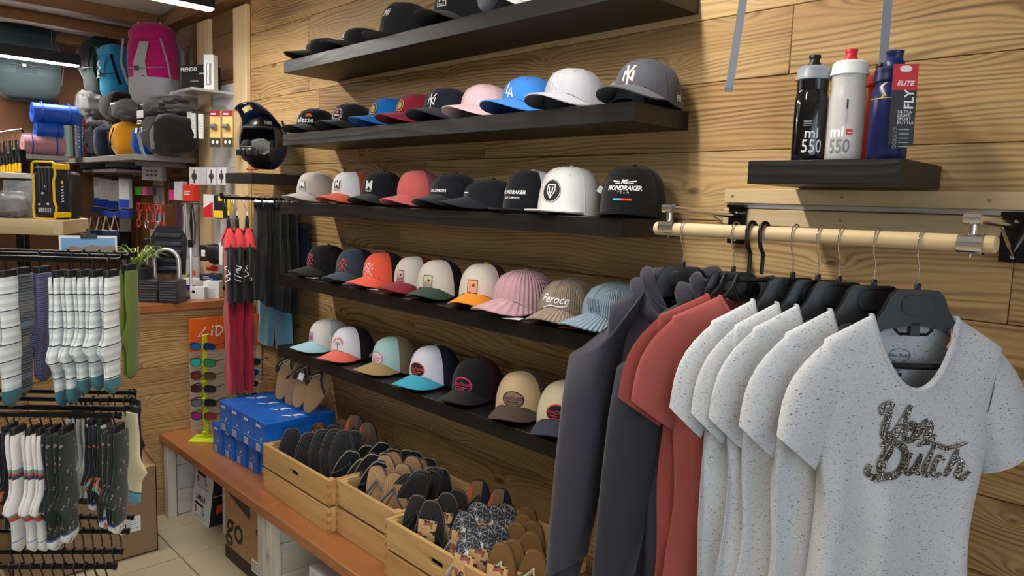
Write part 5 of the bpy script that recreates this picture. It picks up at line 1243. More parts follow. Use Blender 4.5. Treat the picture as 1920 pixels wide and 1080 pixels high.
# ================================================================ arm with jerseys and shorts
AX = -3.50
t = thing('face_out_arm', 'black metal arm sticking out of the wall under the helmet shelf', 'rail', (AX, 0, 1.685))
build(G().tube([(0, -.004, 0), (0, -.355, 0)], .007, 10), 'arm', BLACK_M, t); build(G().box((0, -.006, 0), (.04, .008, .06), .001), 'wall_plate', BLACK_M, t); build(G().tube([(0, -.350, 0), (0, -.352, .022)], .007, 10), 'end_stop', BLACK_M, t)
RJ = fabric((176, 36, 58), name='red_polyester'); BJ = fabric((30, 30, 33)); RJ2 = fabric((206, 58, 60))
for k, (y, sd) in enumerate(((-.318, 21), (-.275, 22), (-.225, 23))):
    lab = ['red bike jersey with black sleeves at the tip of the wall arm', 'red bike jersey with black sleeves, middle of three on the wall arm', 'red bike jersey with black sleeves next to the black shorts'][k]
    t, b = garment(AX, rad(-20), lab, RJ, sh=.17, neck=.07, nf=.06, body=.150, length=.88, seed=sd, y=y, z=1.6925, thick=.016, group='bike jerseys on the wall arm', name='bike_jersey', out=.085)
    t['category'] = 'jersey'
    for ch in list(t.children):
        if ch.name.split('.')[0] == 'sleeve': ch.data.materials[0] = BJ
        if ch.name.split('.')[0] == 'neck_band': ch.data.materials[0] = RJ2
    # black yoke and longer sleeve ends, red shoulder caps
    for s in (-1, 1):
        rg = []
        for i, (x, z, w) in enumerate(((.150, -.215, .050), (.178, -.29, .066), (.192, -.38, .074), (.200, -.47, .076))):
            rg.append([(s*(x+w*math.cos(a)*.75), .020*math.sin(a)+.003*math.sin(3*a+i), z-w*math.cos(a)*.35) for a in [2*PI*j/18 for j in range(18)]])
        build(G().loft(rg, cap0=True), 'long_sleeve', BJ, t, smooth=80)
        build(G().tube([(s*.085, 0, -.160), (s*.14, 0, -.195), (s*.170, 0, -.245)], [.012, .024, .030], 10, flat=.75), 'shoulder_panel', RJ2, t, smooth=80)
    rnj = random.Random(sd); S = []
    for q in range(4): S.append(stroke2d(curve2d([(rnj.uniform(-.02, .02), -.03+.018*q), (rnj.uniform(-.02, .02), -.02+.018*q), (rnj.uniform(-.02, .02), -.012+.018*q)]), .004))
    Mx = facing((.245, -.012, -.36), (.85, -.5, .1)); decal(join2d(*S), 'sleeve_print', WT, t, lambda x, y: tuple(Mx @ Vector((x, y, .006))))
def shorts(y, al, x, z0, length, label, m, w=.17, seed=1, long_=False, group='shorts on the wall arm', clips=True):
    t = thing('shorts', label, 'shorts', (x, y, z0), (0, 0, al), group); rn = random.Random(seed); p = rn.uniform(0, 6)
    def rg(cx, ww, z, k): return [(cx+ww*math.copysign(abs(math.cos(a))**.8, math.cos(a)), .017*math.sin(a)+.004*k*math.sin(a*3+p)+.004*k*math.sin(cx*60+z*20+p), z) for a in [2*PI*j/24 for j in range(24)]]
    build(G().loft([rg(0, w*.86, -.03, 0), rg(0, w*.88, -.07, .3), rg(0, w*.96, -.16, .7), rg(0, w, -.25, 1)], cap0=True, cap1=True), 'hips', m, t, smooth=80)
    for s in (-1, 1): build(G().loft([rg(s*w*.5, w*.50, -.20, .6), rg(s*w*.53, w*.52, -.25-(length-.25)*.4, 1), rg(s*w*.56, w*.50, -length, 1.1)], cap0=True, cap1=True), 'leg', m, t, smooth=80)
    build(G().box((0, 0, -.045), (w*1.70, .036, .030), .006), 'waistband', m, t)
    R = Matrix.Rotation(-al, 4, 'Z')
    hk = [(0, -.011*math.sin(a), .0+.011*math.cos(a)-.004) for a in [rad(-110+22*i) for i in range(11)]]+[(0, 0, -.02)]
    if clips:
        build(G().tube(hk, .0015, 6, M=R), 'hook', CHROME, t); build(G().tube([(-w*.8, 0, -.022), (w*.8, 0, -.022)], .002, 6), 'hanger_bar', CHROME, t)
        for s in (-1, 1): build(G().box((s*w*.6, 0, -.032), (.022, .03, .026), .002), 'clip', CHROME, t)
    return t
BS = fabric((20, 20, 22)); BS2 = fabric((28, 28, 31)); LB = fabric((120, 184, 214)); NB = fabric((40, 48, 70))
for k, (y, al, m, ln) in enumerate(((-.185, -24, BS, .50), (-.160, -18, BS2, .53), (-.135, -22, BS, .52), (-.110, -16, BS2, .55), (-.085, -14, BS, .56), (-.058, -10, BS, .57))):
    shorts(y, rad(al), AX+.03+.010*k, 1.699, ln, ['black sports shorts hanging directly beside the red jerseys', 'dark charcoal sports shorts, second after the red jerseys', 'black sports shorts in the middle of the shorts on the arm', 'dark charcoal sports shorts after the middle pair', 'black sports shorts, last but one before the wall', 'black sports shorts with small white buttons hanging closest to the wall'][k], m, .165+.006*k, 30+k)
shorts(-.036, rad(-4), -3.60, 1.37, .47, 'light blue shorts hanging below the black shorts against the plank wall', LB, .22, 40, clips=False)
shorts(-.030, rad(0), -3.33, 1.60, .30, 'navy blue shorts behind the black ones against the plank wall', NB, .10, 41, clips=False)
# ================================================================ sock rack
EA = rad(50); EV = Vector((math.cos(EA), math.sin(EA), 0)); NVd = Vector((math.sin(EA), -math.cos(EA), 0))
rack = thing('sock_rack', 'black metal floor rack with rows of rails carrying socks', 'display rack', (0, 0, 0))
def rail_at(u, v, D, L=.60, cap=True):
    p = at(u, v, D=D)
    o = build(G().tube([p-EV*L, p], .0085, 10), 'rail', BLACK_M, rack); build(G().lathe([(.0085, 0), (.011, .001), (.011, .006), (.0, .008)], 12, M=Matrix.Translation(p) @ EV.to_track_quat('Z', 'Y').to_matrix().to_4x4()), 'rail_cap', BLACK_PL, rack); return p
R1 = rail_at(221, 489, 2.12); R2 = rail_at(238, 482, 2.30); R3 = rail_at(252, 477, 2.46)
L1_ = rail_at(222, 779, 2.12); L2_ = rail_at(232, 766, 2.24); L3_ = rail_at(243, 750, 2.38); L4_ = rail_at(251, 736, 2.52)
B1 = rail_at(214, 1062, 2.12, .5); B2 = rail_at(226, 1034, 2.26, .5); B3 = rail_at(238, 996, 2.40, .5); B4 = rail_at(246, 970, 2.54, .5)
base = R2-EV*.62; base2 = R3-EV*.62
for p in (R1-EV*.60, R3-EV*.60): build(G().box((p.x, p.y, .80), (.03, .03, 1.60), .002), 'upright', BLACK_M, rack)
for z in (R1.z, L1_.z, B1.z): 
    a, b = R1-EV*.60+NVd*.02, R3-EV*.60-NVd*.02; build(G().tube([(a.x, a.y, z), (b.x, b.y, z)], .010, 8), 'cross_bar', BLACK_M, rack)
for p in (R1-EV*.60, R3-EV*.60): build(G().box((p.x, p.y, .02), (.34, .05, .04), .004), 'foot', BLACK_M, rack)

def sock_mat(key, stops, lines=None, toe=None, pattern=None, L=.40):
    k = ('sock', key)
    if k in _mats: return _mats[k]
    t = NT('sock_'+key); v = t.coord(); sx = t.n('ShaderNodeSeparateXYZ'); t.set(sx.inputs[0], v)
    gx = t.n('ShaderNodeSeparateXYZ'); t.set(gx.inputs[0], t.coord(kind='Generated')); q = t.math('SUBTRACT', 1.0, gx.outputs[2])
    c = t.ramp(q, stops, 'CONSTANT')
    if lines:
        per, col, wd = lines
        f = t.math('FRACT', t.math('MULTIPLY', sx.outputs[2], 1/per)); c = t.mix(t.ramp(f, [(0.0, 1.0), (wd, 0.0)], 'CONSTANT'), c, col)
        g2 = t.math('FRACT', t.math('MULTIPLY', sx.outputs[2], 1/(per*.5))); c = t.mix(t.math('MULTIPLY', t.ramp(g2, [(0.0, 0.0), (0.5, .35)], 'CONSTANT'), 1.0), c, srgb(150, 165, 172))
    if pattern:
        pc, sc_, th, pc2 = pattern; n = t.noise(v, sc_, 1.0); c = t.mix(t.ramp(n, [(th, 0.0), (th+.01, 1.0)]), c, pc)
        if pc2: n2 = t.noise(t.coord((1.3, 1.1, 1.2)), sc_*.8, 1.0); c = t.mix(t.ramp(n2, [(th+.02, 0.0), (th+.03, 1.0)]), c, pc2)
    if toe: c = t.mix(t.ramp(q, [(toe[0]-.012, 0.0), (toe[0], 1.0)], 'CONSTANT'), c, toe[1])
    t.inp('Base Color', c); t.inp('Roughness', .92); t.inp('Sheen Weight', .2); t.bump(t.noise(t.coord((90, 90, 6)), 6, 1), .3, .001)
    _mats[k] = t.m; return t.m
TEAL = srgb(52, 110, 122)
SK = {
 'plaid': sock_mat('plaid', [(0, srgb(226, 230, 230))], (.050, srgb(50, 60, 66), .07), (.86, TEAL)),
 'multi': sock_mat('multi', [(0, srgb(28, 30, 40)), (.14, srgb(60, 74, 88)), (.22, srgb(104, 86, 72)), (.30, srgb(40, 52, 66)), (.38, srgb(96, 128, 150)), (.42, srgb(30, 34, 44)), (.50, srgb(118, 110, 80)), (.58, srgb(34, 44, 60)), (.72, srgb(26, 30, 42)), (.80, srgb(90, 110, 140)), (.84, srgb(24, 28, 40)), (.93, srgb(120, 118, 70)), (.95, srgb(24, 28, 40))], (.018, srgb(90, 90, 84), .12)),
 'purple': sock_mat('purple', [(0, srgb(60, 48, 104))], (.012, srgb(48, 38, 88), .3)),
 'green': sock_mat('green', [(0, srgb(104, 122, 44))]),
 'whiteprint': sock_mat('whiteprint', [(0, srgb(228, 226, 222)), (.28, srgb(120, 150, 140)), (.31, srgb(190, 70, 60)), (.33, srgb(50, 54, 84)), (.36, srgb(228, 226, 222)), (.64, srgb(120, 150, 140)), (.66, srgb(190, 80, 70)), (.70, srgb(228, 226, 222)), (.88, srgb(70, 100, 170)), (.89, srgb(232, 230, 228))]),
 'darkgreen': sock_mat('darkgreen', [(0, srgb(24, 34, 30)), (.88, srgb(60, 100, 170)), (.895, srgb(228, 228, 224))], None, None, (srgb(150, 122, 112), 55, .66, srgb(90, 120, 104)), .40),
 'grey': sock_mat('grey', [(0, srgb(206, 210, 212)), (.88, srgb(60, 70, 110)), (.90, srgb(36, 48, 40))], None, None, (srgb(70, 76, 78), 48, .68, None)),
 'orange': sock_mat('orange', [(0, srgb(22, 24, 34)), (.88, srgb(70, 110, 180)), (.90, srgb(230, 230, 228))], None, None, (srgb(216, 104, 62), 26, .60, srgb(150, 200, 190))),
 'cream': sock_mat('cream', [(0, srgb(224, 212, 172)), (.84, srgb(40, 60, 80)), (.855, srgb(104, 166, 202))]),
 'black': sock_mat('black', [(0, srgb(24, 25, 30))], None, None, (srgb(206, 96, 60), 24, .62, srgb(120, 170, 160))),
}
_so = {}
def sock_mesh(L, fat, seed):
    k = (L, fat, seed)
    if k in _so: return _so[k]
    rn = random.Random(seed); p = rn.uniform(0, 6); rings = []
    for i in range(19):
        q = i/18; z = -L*q; ry = (.040 if q < .5 else .040-.006*(q-.5)) + .020*math.exp(-((q-.60)/.07)**2); rx = .0085*fat*(1-.1*q)
        e = 1.0 if q < .93 else max(.12, math.sqrt(max(0, 1-((q-.93)/.072)**2)))
        if q < .03: ry *= .92
        sh_ = .012*math.exp(-((q-.60)/.08)**2)+.004*math.sin(q*5+p)
        rings.append([(rx*e*math.cos(a)+.0015*math.sin(q*14+p), ry*e*math.sin(a)-sh_, z) for a in [2*PI*j/16 for j in range(16)]])
    g = G().loft(rings, cap0=True, cap1=True); _so[k] = g; return g
def socks(u, v, D, kind, label, v_toe, n=2, az=None, group='socks on the rack', seed=1, spread=.0175):
    p = at(u, v, D=D); L = (at(u, v_toe, D=D)-p).length-.045
    t = thing('sock_pair', label, 'socks', tuple(p), (0, 0, (az if az is not None else EA-rad(4))), group)
    for i in range(n):
        o = build(sock_mesh(round(L, 2), 1.0, seed+i), 'sock', SK[kind], t, loc=((i-(n-1)/2)*spread, -.004*i, -.045), rot=(0, rad(2*(i-(n-1)/2)), 0), smooth=80)
    build(G().box((.003, 0, -.050), (.007*n, .060, .050), .002), 'header_card', plain((30, 30, 33), .6), t)
    build(G().tube([(0, -.0115*math.sin(a), .0115*math.cos(a)) for a in [rad(-120+24*i) for i in range(11)]]+[(0, 0, -.03)], .0022, 6), 'hook', BLACK_PL, t)
    return t
W_ = 'white and grey striped socks with teal toes '
for u, vt, w in ((12, 766, 'hanging beside the dark multi-striped pair'), (110, 768, 'hanging next to the purple pair'), (133, 764, 'second after the purple pair'), (155, 742, 'third after the purple pair'), (178, 738, 'fourth after the purple pair'), (205, 744, 'at the rail end near the green pair')):
    socks(u, 490, 2.12, 'plaid', W_+w, vt, seed=int(u))
socks(36, 486, 2.20, 'multi', 'dark multi-striped long socks on the upper rail', 748, 3, seed=3)
socks(76, 484, 2.28, 'purple', 'ribbed purple long socks on the upper rail', 716, 3, seed=5)
socks(241, 481, 2.36, 'green', 'olive green long socks hanging near the potted plant', 712, 2, seed=6, spread=.022)
socks(16, 779, 2.18, 'black', 'black socks with orange print hanging behind the white printed ones', 1000, 2, seed=8)
socks(31, 783, 2.12, 'whiteprint', 'white socks with coloured print band on the lower rail, beside the black pair', 1042, 2, seed=9)
socks(60, 783, 2.12, 'whiteprint', 'white socks with coloured print bands, middle pair on the lower rail', 1042, 2, seed=10)
socks(80, 783, 2.12, 'whiteprint', 'white socks with coloured print bands next to the dark green pair', 1040, 2, seed=11)
socks(98, 782, 2.12, 'darkgreen', 'dark green patterned socks with white toes next to the white printed pair', 1040, 2, seed=12, spread=.019)
socks(122, 782, 2.12, 'darkgreen', 'dark green patterned socks with white toes before the pale grey row', 1030, 2, seed=13, spread=.02)
for k, u in enumerate((137, 147, 156, 165)): socks(u, 756, 2.38, 'grey', 'pale grey socks with dark toes in a row on the inner lower rail', 952, 1, seed=14+k)
socks(176, 767, 2.24, 'orange', 'black socks with orange print and white toes beside the pale grey row', 962, 2, seed=20)
socks(192, 767, 2.24, 'orange', 'black socks with orange print and white toes beside the dark green pair', 1000, 2, seed=21)
socks(216, 780, 2.12, 'darkgreen', 'dark green patterned socks with white toes at the end of the lower rail', 1010, 3, seed=22, spread=.02)
socks(245, 748, 2.40, 'cream', 'cream socks with light blue toes beyond the lower rail end', 955, 1, seed=24, az=EA+rad(60))
socks(252, 735, 2.52, 'black', 'black printed socks behind the cream pair', 880, 1, seed=25, az=EA+rad(50))
# empty hooks on the bottom rails
hk = None
for P, n in ((B1, 11), (B2, 11), (B3, 10), (B4, 9), (L3_, 4), (L4_, 5), (R2, 6), (R3, 5)):
    for k in range(n):
        q = P-EV*(.02+.030*k if P in (B1, B2, B3, B4) else .015+.05*k)
        if hk is None: hk = build(G().tube([(0, -.0115*math.sin(a), .0115*math.cos(a)) for a in [rad(-120+24*i) for i in range(11)]]+[(0, 0, -.03), (0, 0, -.055)], .0022, 6), 'hook', BLACK_PL, rack, loc=tuple(q), rot=(0, 0, EA))
        else: share(hk, loc=tuple(q), rot=(0, 0, EA), parent=rack)
# small landscape sign clipped above the rack
p = at(166, 462, D=2.52); M = facing(p, CAM-p)
t = thing('picture_card', 'white-bordered mountain photo held by a black clip above the sock rack', 'picture', M=M)
build(G().box((0, 0, 0), (.175, .075, .002), .0004), 'card', WHITE, t)
decal(rect2d(.163, .062, 0, -.002), 'sky_print', plain((120, 170, 216), .5), t, lambda x, y: (x, y, .0016))
decal(poly2d([(-.081, -.012), (-.05, .002), (-.02, -.004), (.01, .006), (.04, -.002), (.081, .004), (.081, -.032), (-.081, -.032)]), 'hills_print', plain((150, 132, 118), .6), t, lambda x, y: (x, y, .002))
decal(poly2d([(-.081, -.018), (-.03, -.014), (.03, -.018), (.081, -.012), (.081, -.033), (-.081, -.033)]), 'meadow_print', plain((126, 138, 70), .6), t, lambda x, y: (x, y, .0024))
build(G().box((.002, .036, .004), (.05, .016, .012), .002).box((.002, .052, .004), (.016, .022, .006), .002), 'binder_clip', BLACK_PL, t)
build(G().box((0, -.060, -.004), (.012, .05, .004)), 'stem', BLACK_M, t)
# ================================================================ nook: grey shelf with bags
p = at(370, 293, Y=0); XS = p.x; ZS_ = 1.925; YS = at(250, 279, X=XS).y
sh = thing('metal_shelf', 'grey metal shelf loaded with bags and rolled mats in the corner', 'shelf', ((XS+XF)/2, YS/2, ZS_))
GM = plain((150, 150, 148), .45, .3, name='grey_steel')
build(G().box((0, 0, -.018), (XS-XF-.02, -YS-.004, .036), .002), 'shelf_board', GM, sh)
for x in (-.55, 0.1, .72): build(G().box((x, .01, -.052), (.02, -YS-.06, .03), .002), 'bracket', plain((120, 120, 120), .4, .5), sh)
lowsh = thing('metal_shelf', 'narrow lower grey steel shelf under the bags', 'shelf', (-5.72, -.16, 1.845)); build(G().box((0, 0, -.01), (.80, .30, .02), .002), 'shelf_board', GM, lowsh)
for x in (-.33, .33): build(G().box((x, .06, -.03), (.02, .17, .022), .002), 'bracket', plain((120, 120, 120), .4, .5), lowsh)

def onshelf(u, Y): 
    q = at(u, 280, Y=Y); return Vector((q.x, Y, ZS_))
def bag(name, label, cat, u, Y, r, m, seed=1, lift=0.0, az=0.0, film=False, extra=None, x=None):
    q = onshelf(u, Y); 
    if x is not None: q.x = x
    t = thing(name, label, cat, (q.x, q.y, ZS_+lift+.002), (0, 0, az)); build(blob((0, 0, r[2]), r, seed, .16), 'bag_body', m, t, smooth=80)
    if film:
        build(blob((0, 0, r[2]*1.0), (r[0]*1.06, r[1]*1.06, r[2]*1.04), seed+5, .30, n=26, m=16, fr=4.5), 'clear_wrap', FILM, t, smooth=20)
    if extra: extra(t, r)
    return t
def cords(t, r):
    for s in (-1, 1): build(G().tube([(s*r[0]*.5, -r[1]*1.02, r[2]*1.6), (s*r[0]*.2, -r[1]*1.12, r[2]), (0, -r[1]*1.05, r[2]*.2)], .004, 6), 'cord', plain((40, 34, 30), .8), t)
YW = fabric((226, 156, 30)); BKN = fabric((17, 17, 19), 200)
bag('dry_bag', 'amber yellow drawstring bag on the grey shelf', 'bag', 240, -.22, (.135, .10, .115), YW, 3, extra=cords)
def duffel(t, r):
    for x in (-.10, .10): build(G().tube([(x, -r[1]*1.02, .02), (x, -r[1]*1.06, r[2]), (x, -r[1]*.7, r[2]*1.85), (x, 0, r[2]*2.04)], .012, 6, flat=.25), 'webbing', plain((96, 98, 102), .7), t)
    build(G().tube([(.02, -r[1]*1.05, r[2]*1.2), (.05, -r[1]*1.5, r[2]*.9), (.10, -r[1]*1.5, r[2]*.2), (.12, -r[1]*1.4, -.04)], .010, 6, flat=.25), 'handle_strap', plain((104, 106, 110), .7), t)
    M = facing((-r[0]*.42, -r[1]*1.06, r[2]*1.15), (.1, -1, .15)); decal(join2d(lines2d(.07, .03, 2, .6, 3, 0, .05), rect2d(.035, .032, -.035, 0), move2d(text2d('15', .045, bold=.03), .03, 0)), 'lettering', WT, t, lambda x, y: tuple(M @ Vector((x, y, .012))))
    build(G().box((-.10, -r[1]*1.05, r[2]*2.0), (.10, .006, .045), .001), 'white_tag', WHITE, t)
bag('duffel_bag', 'black duffel bag with grey webbing at the shelf end', 'bag', 320, -.20, (.22, .13, .115), BKN, 4, extra=duffel)
bag('stuff_sack', 'royal blue stuff sack squeezed between the yellow and black bags', 'bag', 270, -.24, (.05, .07, .085), fabric((24, 76, 186)), 5)
bag('stuff_sack', 'dark navy stuff sack beside the yellow drawstring bag', 'bag', 205, -.22, (.075, .10, .115), fabric((28, 34, 58)), 6)
bag('wrapped_bag', 'black bag in clear plastic wrap standing on the grey shelf', 'bag', 180, -.24, (.11, .11, .14), fabric((30, 30, 34)), 7, film=True)
bag('wrapped_bag', 'clear-wrapped grey bag piled on top of another wrapped bag', 'bag', 180, -.22, (.13, .11, .105), fabric((64, 62, 62)), 8, lift=.29, film=True)
bag('black_bag', 'plain black bag with white and orange patch piled under the backpacks', 'bag', 230, -.2, (.17, .12, .10), fabric((18, 18, 20)), 9, lift=.245)
bag('wrapped_bag', 'black bag in crinkled clear wrap lying above the yellow bag', 'bag', 255, -.22, (.20, .12, .06), fabric((36, 37, 40)), 10, lift=.238, film=True)
bag('wrapped_bag', 'black bag in clear wrap lying on the duffel bag', 'bag', 320, -.2, (.18, .12, .05), fabric((32, 32, 36)), 11, lift=.236, film=True)
# rolled mats, books
def roll(x, y, z, L, r, label, m, wrapped=False):
    t = thing('rolled_mat', label, 'mat', (x, y, z), (0, 0, 0)); sp = []
    n = 60
    out = [((r*(.30+.70*i/n))*math.cos(6*PI*i/n), (r*(.30+.70*i/n))*math.sin(6*PI*i/n)) for i in range(n+1)]
    sv, sf = stroke2d(out, .010)
    g = G(); k = len(sv); g.v = [(-L/2, a, b+r) for a, b in sv]+[(L/2, a, b+r) for a, b in sv]
    for i in range(0, k-2, 2):
        g.f += [(i, i+1, i+3, i+2), (k+i, k+i+2, k+i+3, k+i+1), (i, i+2, k+i+2, k+i), (i+1, k+i+1, k+i+3, i+3)]; g.m += [0]*4
    build(g, 'mat_roll', m, t, smooth=60)
    for s in (-1, 1): build(G().tube([(s*L*.3, (r+.004)*math.cos(a), r+(r+.004)*math.sin(a)) for a in [2*PI*i/24 for i in range(24)]], .004, 5, closed=True), 'elastic_band', plain((30, 60, 150), .6), t)
    if wrapped: build(G().lathe([(.02, -L*.56), (r*1.06, -L*.5), (r*1.08, 0), (r*1.05, L*.5), (.02, L*.55)], 20, M=Matrix.Translation((0, 0, r)) @ Matrix.Rotation(PI/2, 4, 'Y')), 'clear_wrap', FILM, t)
BM = plain((26, 84, 190), .45)
YM = -.30
q = at(105, 215, Y=YM)
def roll_at(u0, u1, v, label, m, r, wrapped=False, X=-5.95):
    a, b = at(u0, v, X=X), at(u1, v, X=X); c = (a+b)/2; L = (b-a).length
    t = thing('rolled_mat', label, 'mat', tuple(c), (0, 0, rad(90))); n = 60
    out = [((r*(.30+.70*i/n))*math.cos(6*PI*i/n), (r*(.30+.70*i/n))*math.sin(6*PI*i/n)) for i in range(n+1)]; sv, sf = stroke2d(out, .010); k = len(sv)
    g = G(); g.v = [(-L/2, x, y) for x, y in sv]+[(L/2, x, y) for x, y in sv]
    for i in range(0, k-2, 2):
        g.f += [(i, i+1, i+3, i+2), (k+i, k+i+2, k+i+3, k+i+1), (i, i+2, k+i+2, k+i), (i+1, k+i+1, k+i+3, i+3)]; g.m += [0]*4
    build(g, 'mat_roll', m, t, smooth=60)
    for s in (-.3, .3): build(G().tube([(s*L, (r+.004)*math.cos(x), (r+.004)*math.sin(x)) for x in [2*PI*i/24 for i in range(24)]], .004, 5, closed=True), 'elastic_band', plain((24, 60, 150), .6), t)
    if wrapped: build(G().lathe([(.02, -L*.56), (r*1.06, -L*.5), (r*1.09, 0), (r*1.05, L*.5), (.02, L*.55)], 20, M=Matrix.Rotation(PI/2, 4, 'Y')), 'clear_wrap', FILM, t)
    return t, c
# the mats lie on a ledge along the far wall
lg = at(70, 290, X=-5.95); ledge = thing('wall_ledge', 'grey ledge along the brown end wall carrying rolled mats', 'shelf', (-6.12, -.85, lg.z))
build(G().box((0, 0, -.018), (.48, .80, .034), .002), 'shelf_board', GM, ledge)
for y in (-.3, .25): build(G().box((-.10, y, -.06), (.24, .02, .05), .002), 'bracket', plain((120, 120, 120), .4, .5), ledge)
roll_at(42, 118, 272, 'dusty pink rolled mat in clear wrap on the wall ledge', fabric((176, 112, 128)), .068, True); roll_at(66, 116, 243, 'shorter blue rolled mat stacked above the pink one', BM, .060); roll_at(60, 144, 213, 'long blue rolled foam mat on top of the stack', BM, .070)
zz = lg.z
for i, (u, w, h, c, lab) in enumerate(((125, .085, .215, (184, 214, 204), 'pale green printed card box beside the rolled mats'), (141, .024, .29, (70, 70, 74), 'slim dark grey box with white print beside the pale green box'), (149, .024, .31, (168, 170, 174), 'slim silver box with blue base in the row beside the mats'), (156, .024, .30, (40, 104, 176), 'slim blue box in the row beside the mats'), (163, .024, .27, (160, 62, 62), 'slim red box at the end of the row beside the mats'))):
    q = at(u, 286, X=-5.93); t = thing('product_box', lab, 'box', (-5.95-.01*i, q.y, zz), (0, 0, rad(50))); build(G().box((0, 0, h/2), (w, .06, h), .001), 'carton', plain(c, .5), t)
    F = frame((0, -.03, 0), (1, 0, 0), (0, 0, 1), (0, -1, 0)); decal(lines2d(w*.7, h*.7, 9, .4, i, 0, h*.55), 'print', WT if i else GY, t, flat(F, .0008))

# ================================================================ backpacks
def backpack(P, az, w, h, d, label, mats, zig=False):
    A, Bm, Cm = mats
    t = thing('backpack', label, 'backpack', tuple(P), (0, 0, az), 'backpacks in the corner')
    def ring(z, k, dk=1.0, y=0): return [(w/2*k*math.copysign(abs(math.cos(a))**.7, math.cos(a)), y+d/2*dk*math.copysign(abs(math.sin(a))**.7, math.sin(a))+.008*math.sin(3*a+z*20), z) for a in [2*PI*i/24 for i in range(24)]]
    build(G().loft([ring(h*.30, 1.0), ring(h*.5, 1.02, 1.05), ring(h*.7, .98), ring(h*.84, .86, .9)], cap1=True), 'main_body', A, t, smooth=70)
    build(G().loft([ring(0, .62, .6), ring(h*.05, .82, .85), ring(h*.16, .97, 1.02), ring(h*.32, 1.02, 1.04)], cap0=True), 'base_panel', Bm, t, smooth=70)
    build(G().loft([ring(h*.80, .88, .96, -.01), ring(h*.88, .92, 1.0, -.01), ring(h*.97, .72, .8), ring(h, .4, .5)], cap1=True, cap0=True), 'top_lid', A, t, smooth=70)
    y0 = -d/2*1.04
    build(G().loft([[(-w*.22, y0, h*.30), (w*.10, y0, h*.30)], [(-w*.18, y0-.012, h*.5), (w*.08, y0-.012, h*.5)], [(-w*.05, y0-.004, h*.74), (w*.16, y0-.004, h*.74)]], False), 'front_strap_panel', Bm, t, smooth=70)
    for s in (-1, 1):
        build(G().tube([(s*w*.50, -d*.2, h*.24), (s*w*.53, -d*.45, h*.5), (s*w*.42, -d*.53, h*.78)], .011, 6, flat=.3), 'compression_strap', Cm, t)
        build(G().tube([(s*w*.22, d*.45, h*.88), (s*w*.28, d*.72, h*.72), (s*w*.32, d*.78, h*.45), (s*w*.38, d*.5, h*.08)], .026, 8, flat=.35), 'shoulder_strap', Cm, t, smooth=70)
        build(G().tube([(s*w*.3, d*.4, h*.12), (s*w*.5, d*.5, h*.05), (s*w*.45, d*.55, -.12)], .012, 6, flat=.3), 'hip_belt', Cm, t)
    build(G().tube([(-w*.3, y0+.0, h*.42), (0, y0-.016, h*.42), (w*.45, y0+.02, h*.44)], .010, 6, flat=.3), 'front_strap', Cm, t)
    build(G().box((-w*.1, y0-.018, h*.42), (.03, .012, .026), .003), 'buckle', plain((60, 60, 64), .4), t)
    build(G().tube([(-.02, d*.3, h*.98), (0, d*.36, h+.03), (.02, d*.3, h*.98)], .006, 6), 'haul_loop', Cm, t)
    if zig: decal(stroke2d([(-.02, 0), (.015, .04), (-.01, .08), (.02, .12), (-.008, .16), (.012, .2)], .014), 'zigzag_print', WT, t, lambda x, y: (x-w*.12, y0-.02, h*.34+y*h*1.6))
    return t
PKB = (fabric((164, 20, 96)), fabric((150, 154, 160)), fabric((150, 154, 162)))
pb = at(290, 190, Y=-.20); backpack((pb.x+.0, -.20, 2.235), rad(38), .29, .49, .21, 'magenta and grey hiking backpack hanging in the corner', PKB)
BLB = (fabric((36, 140, 184)), fabric((40, 150, 196)), fabric((24, 26, 36)))
pb = at(212, 165, Y=-.22); backpack((pb.x+.05, -.22, 2.330), rad(20), .20, .36, .16, 'bright blue and black backpack beside the magenta one', BLB, True)
GRB = (fabric((36, 48, 44)), fabric((30, 40, 38)), fabric((110, 120, 116)))
backpack((-6.02, -.20, 2.400), rad(20), .24, .40, .18, 'dark green backpack behind the bright blue one', GRB)
DGB = (fabric((38, 50, 52)), fabric((30, 40, 42)), fabric((30, 34, 36)))
pb = at(55, 185, X=-6.22); backpack((-6.235, pb.y, at(55, 190, X=-6.22).z), rad(90), .40, .56, .17, 'large grey-green backpack hanging on the brown end wall', DGB)
for (x, y, z, w) in ((pb.x+.0, pb.y, 0, 0),): pass
g = G().tube([(XF+.002, pb.y, 2.83-.20), (XF+.16, pb.y, 2.83-.20), (XF+.17, pb.y, 2.83-.18)], .006, 6); o = build(g, 'wall_peg', STEEL); tag(o, 'steel peg on the brown end wall above the grey-green backpack', 'peg')
g = G().tube([(-5.05, -.002, 2.74), (-5.05, -.22, 2.74), (-5.05, -.23, 2.76)], .006, 6); o = build(g, 'wall_peg', STEEL); tag(o, 'steel peg holding the magenta backpack', 'peg')

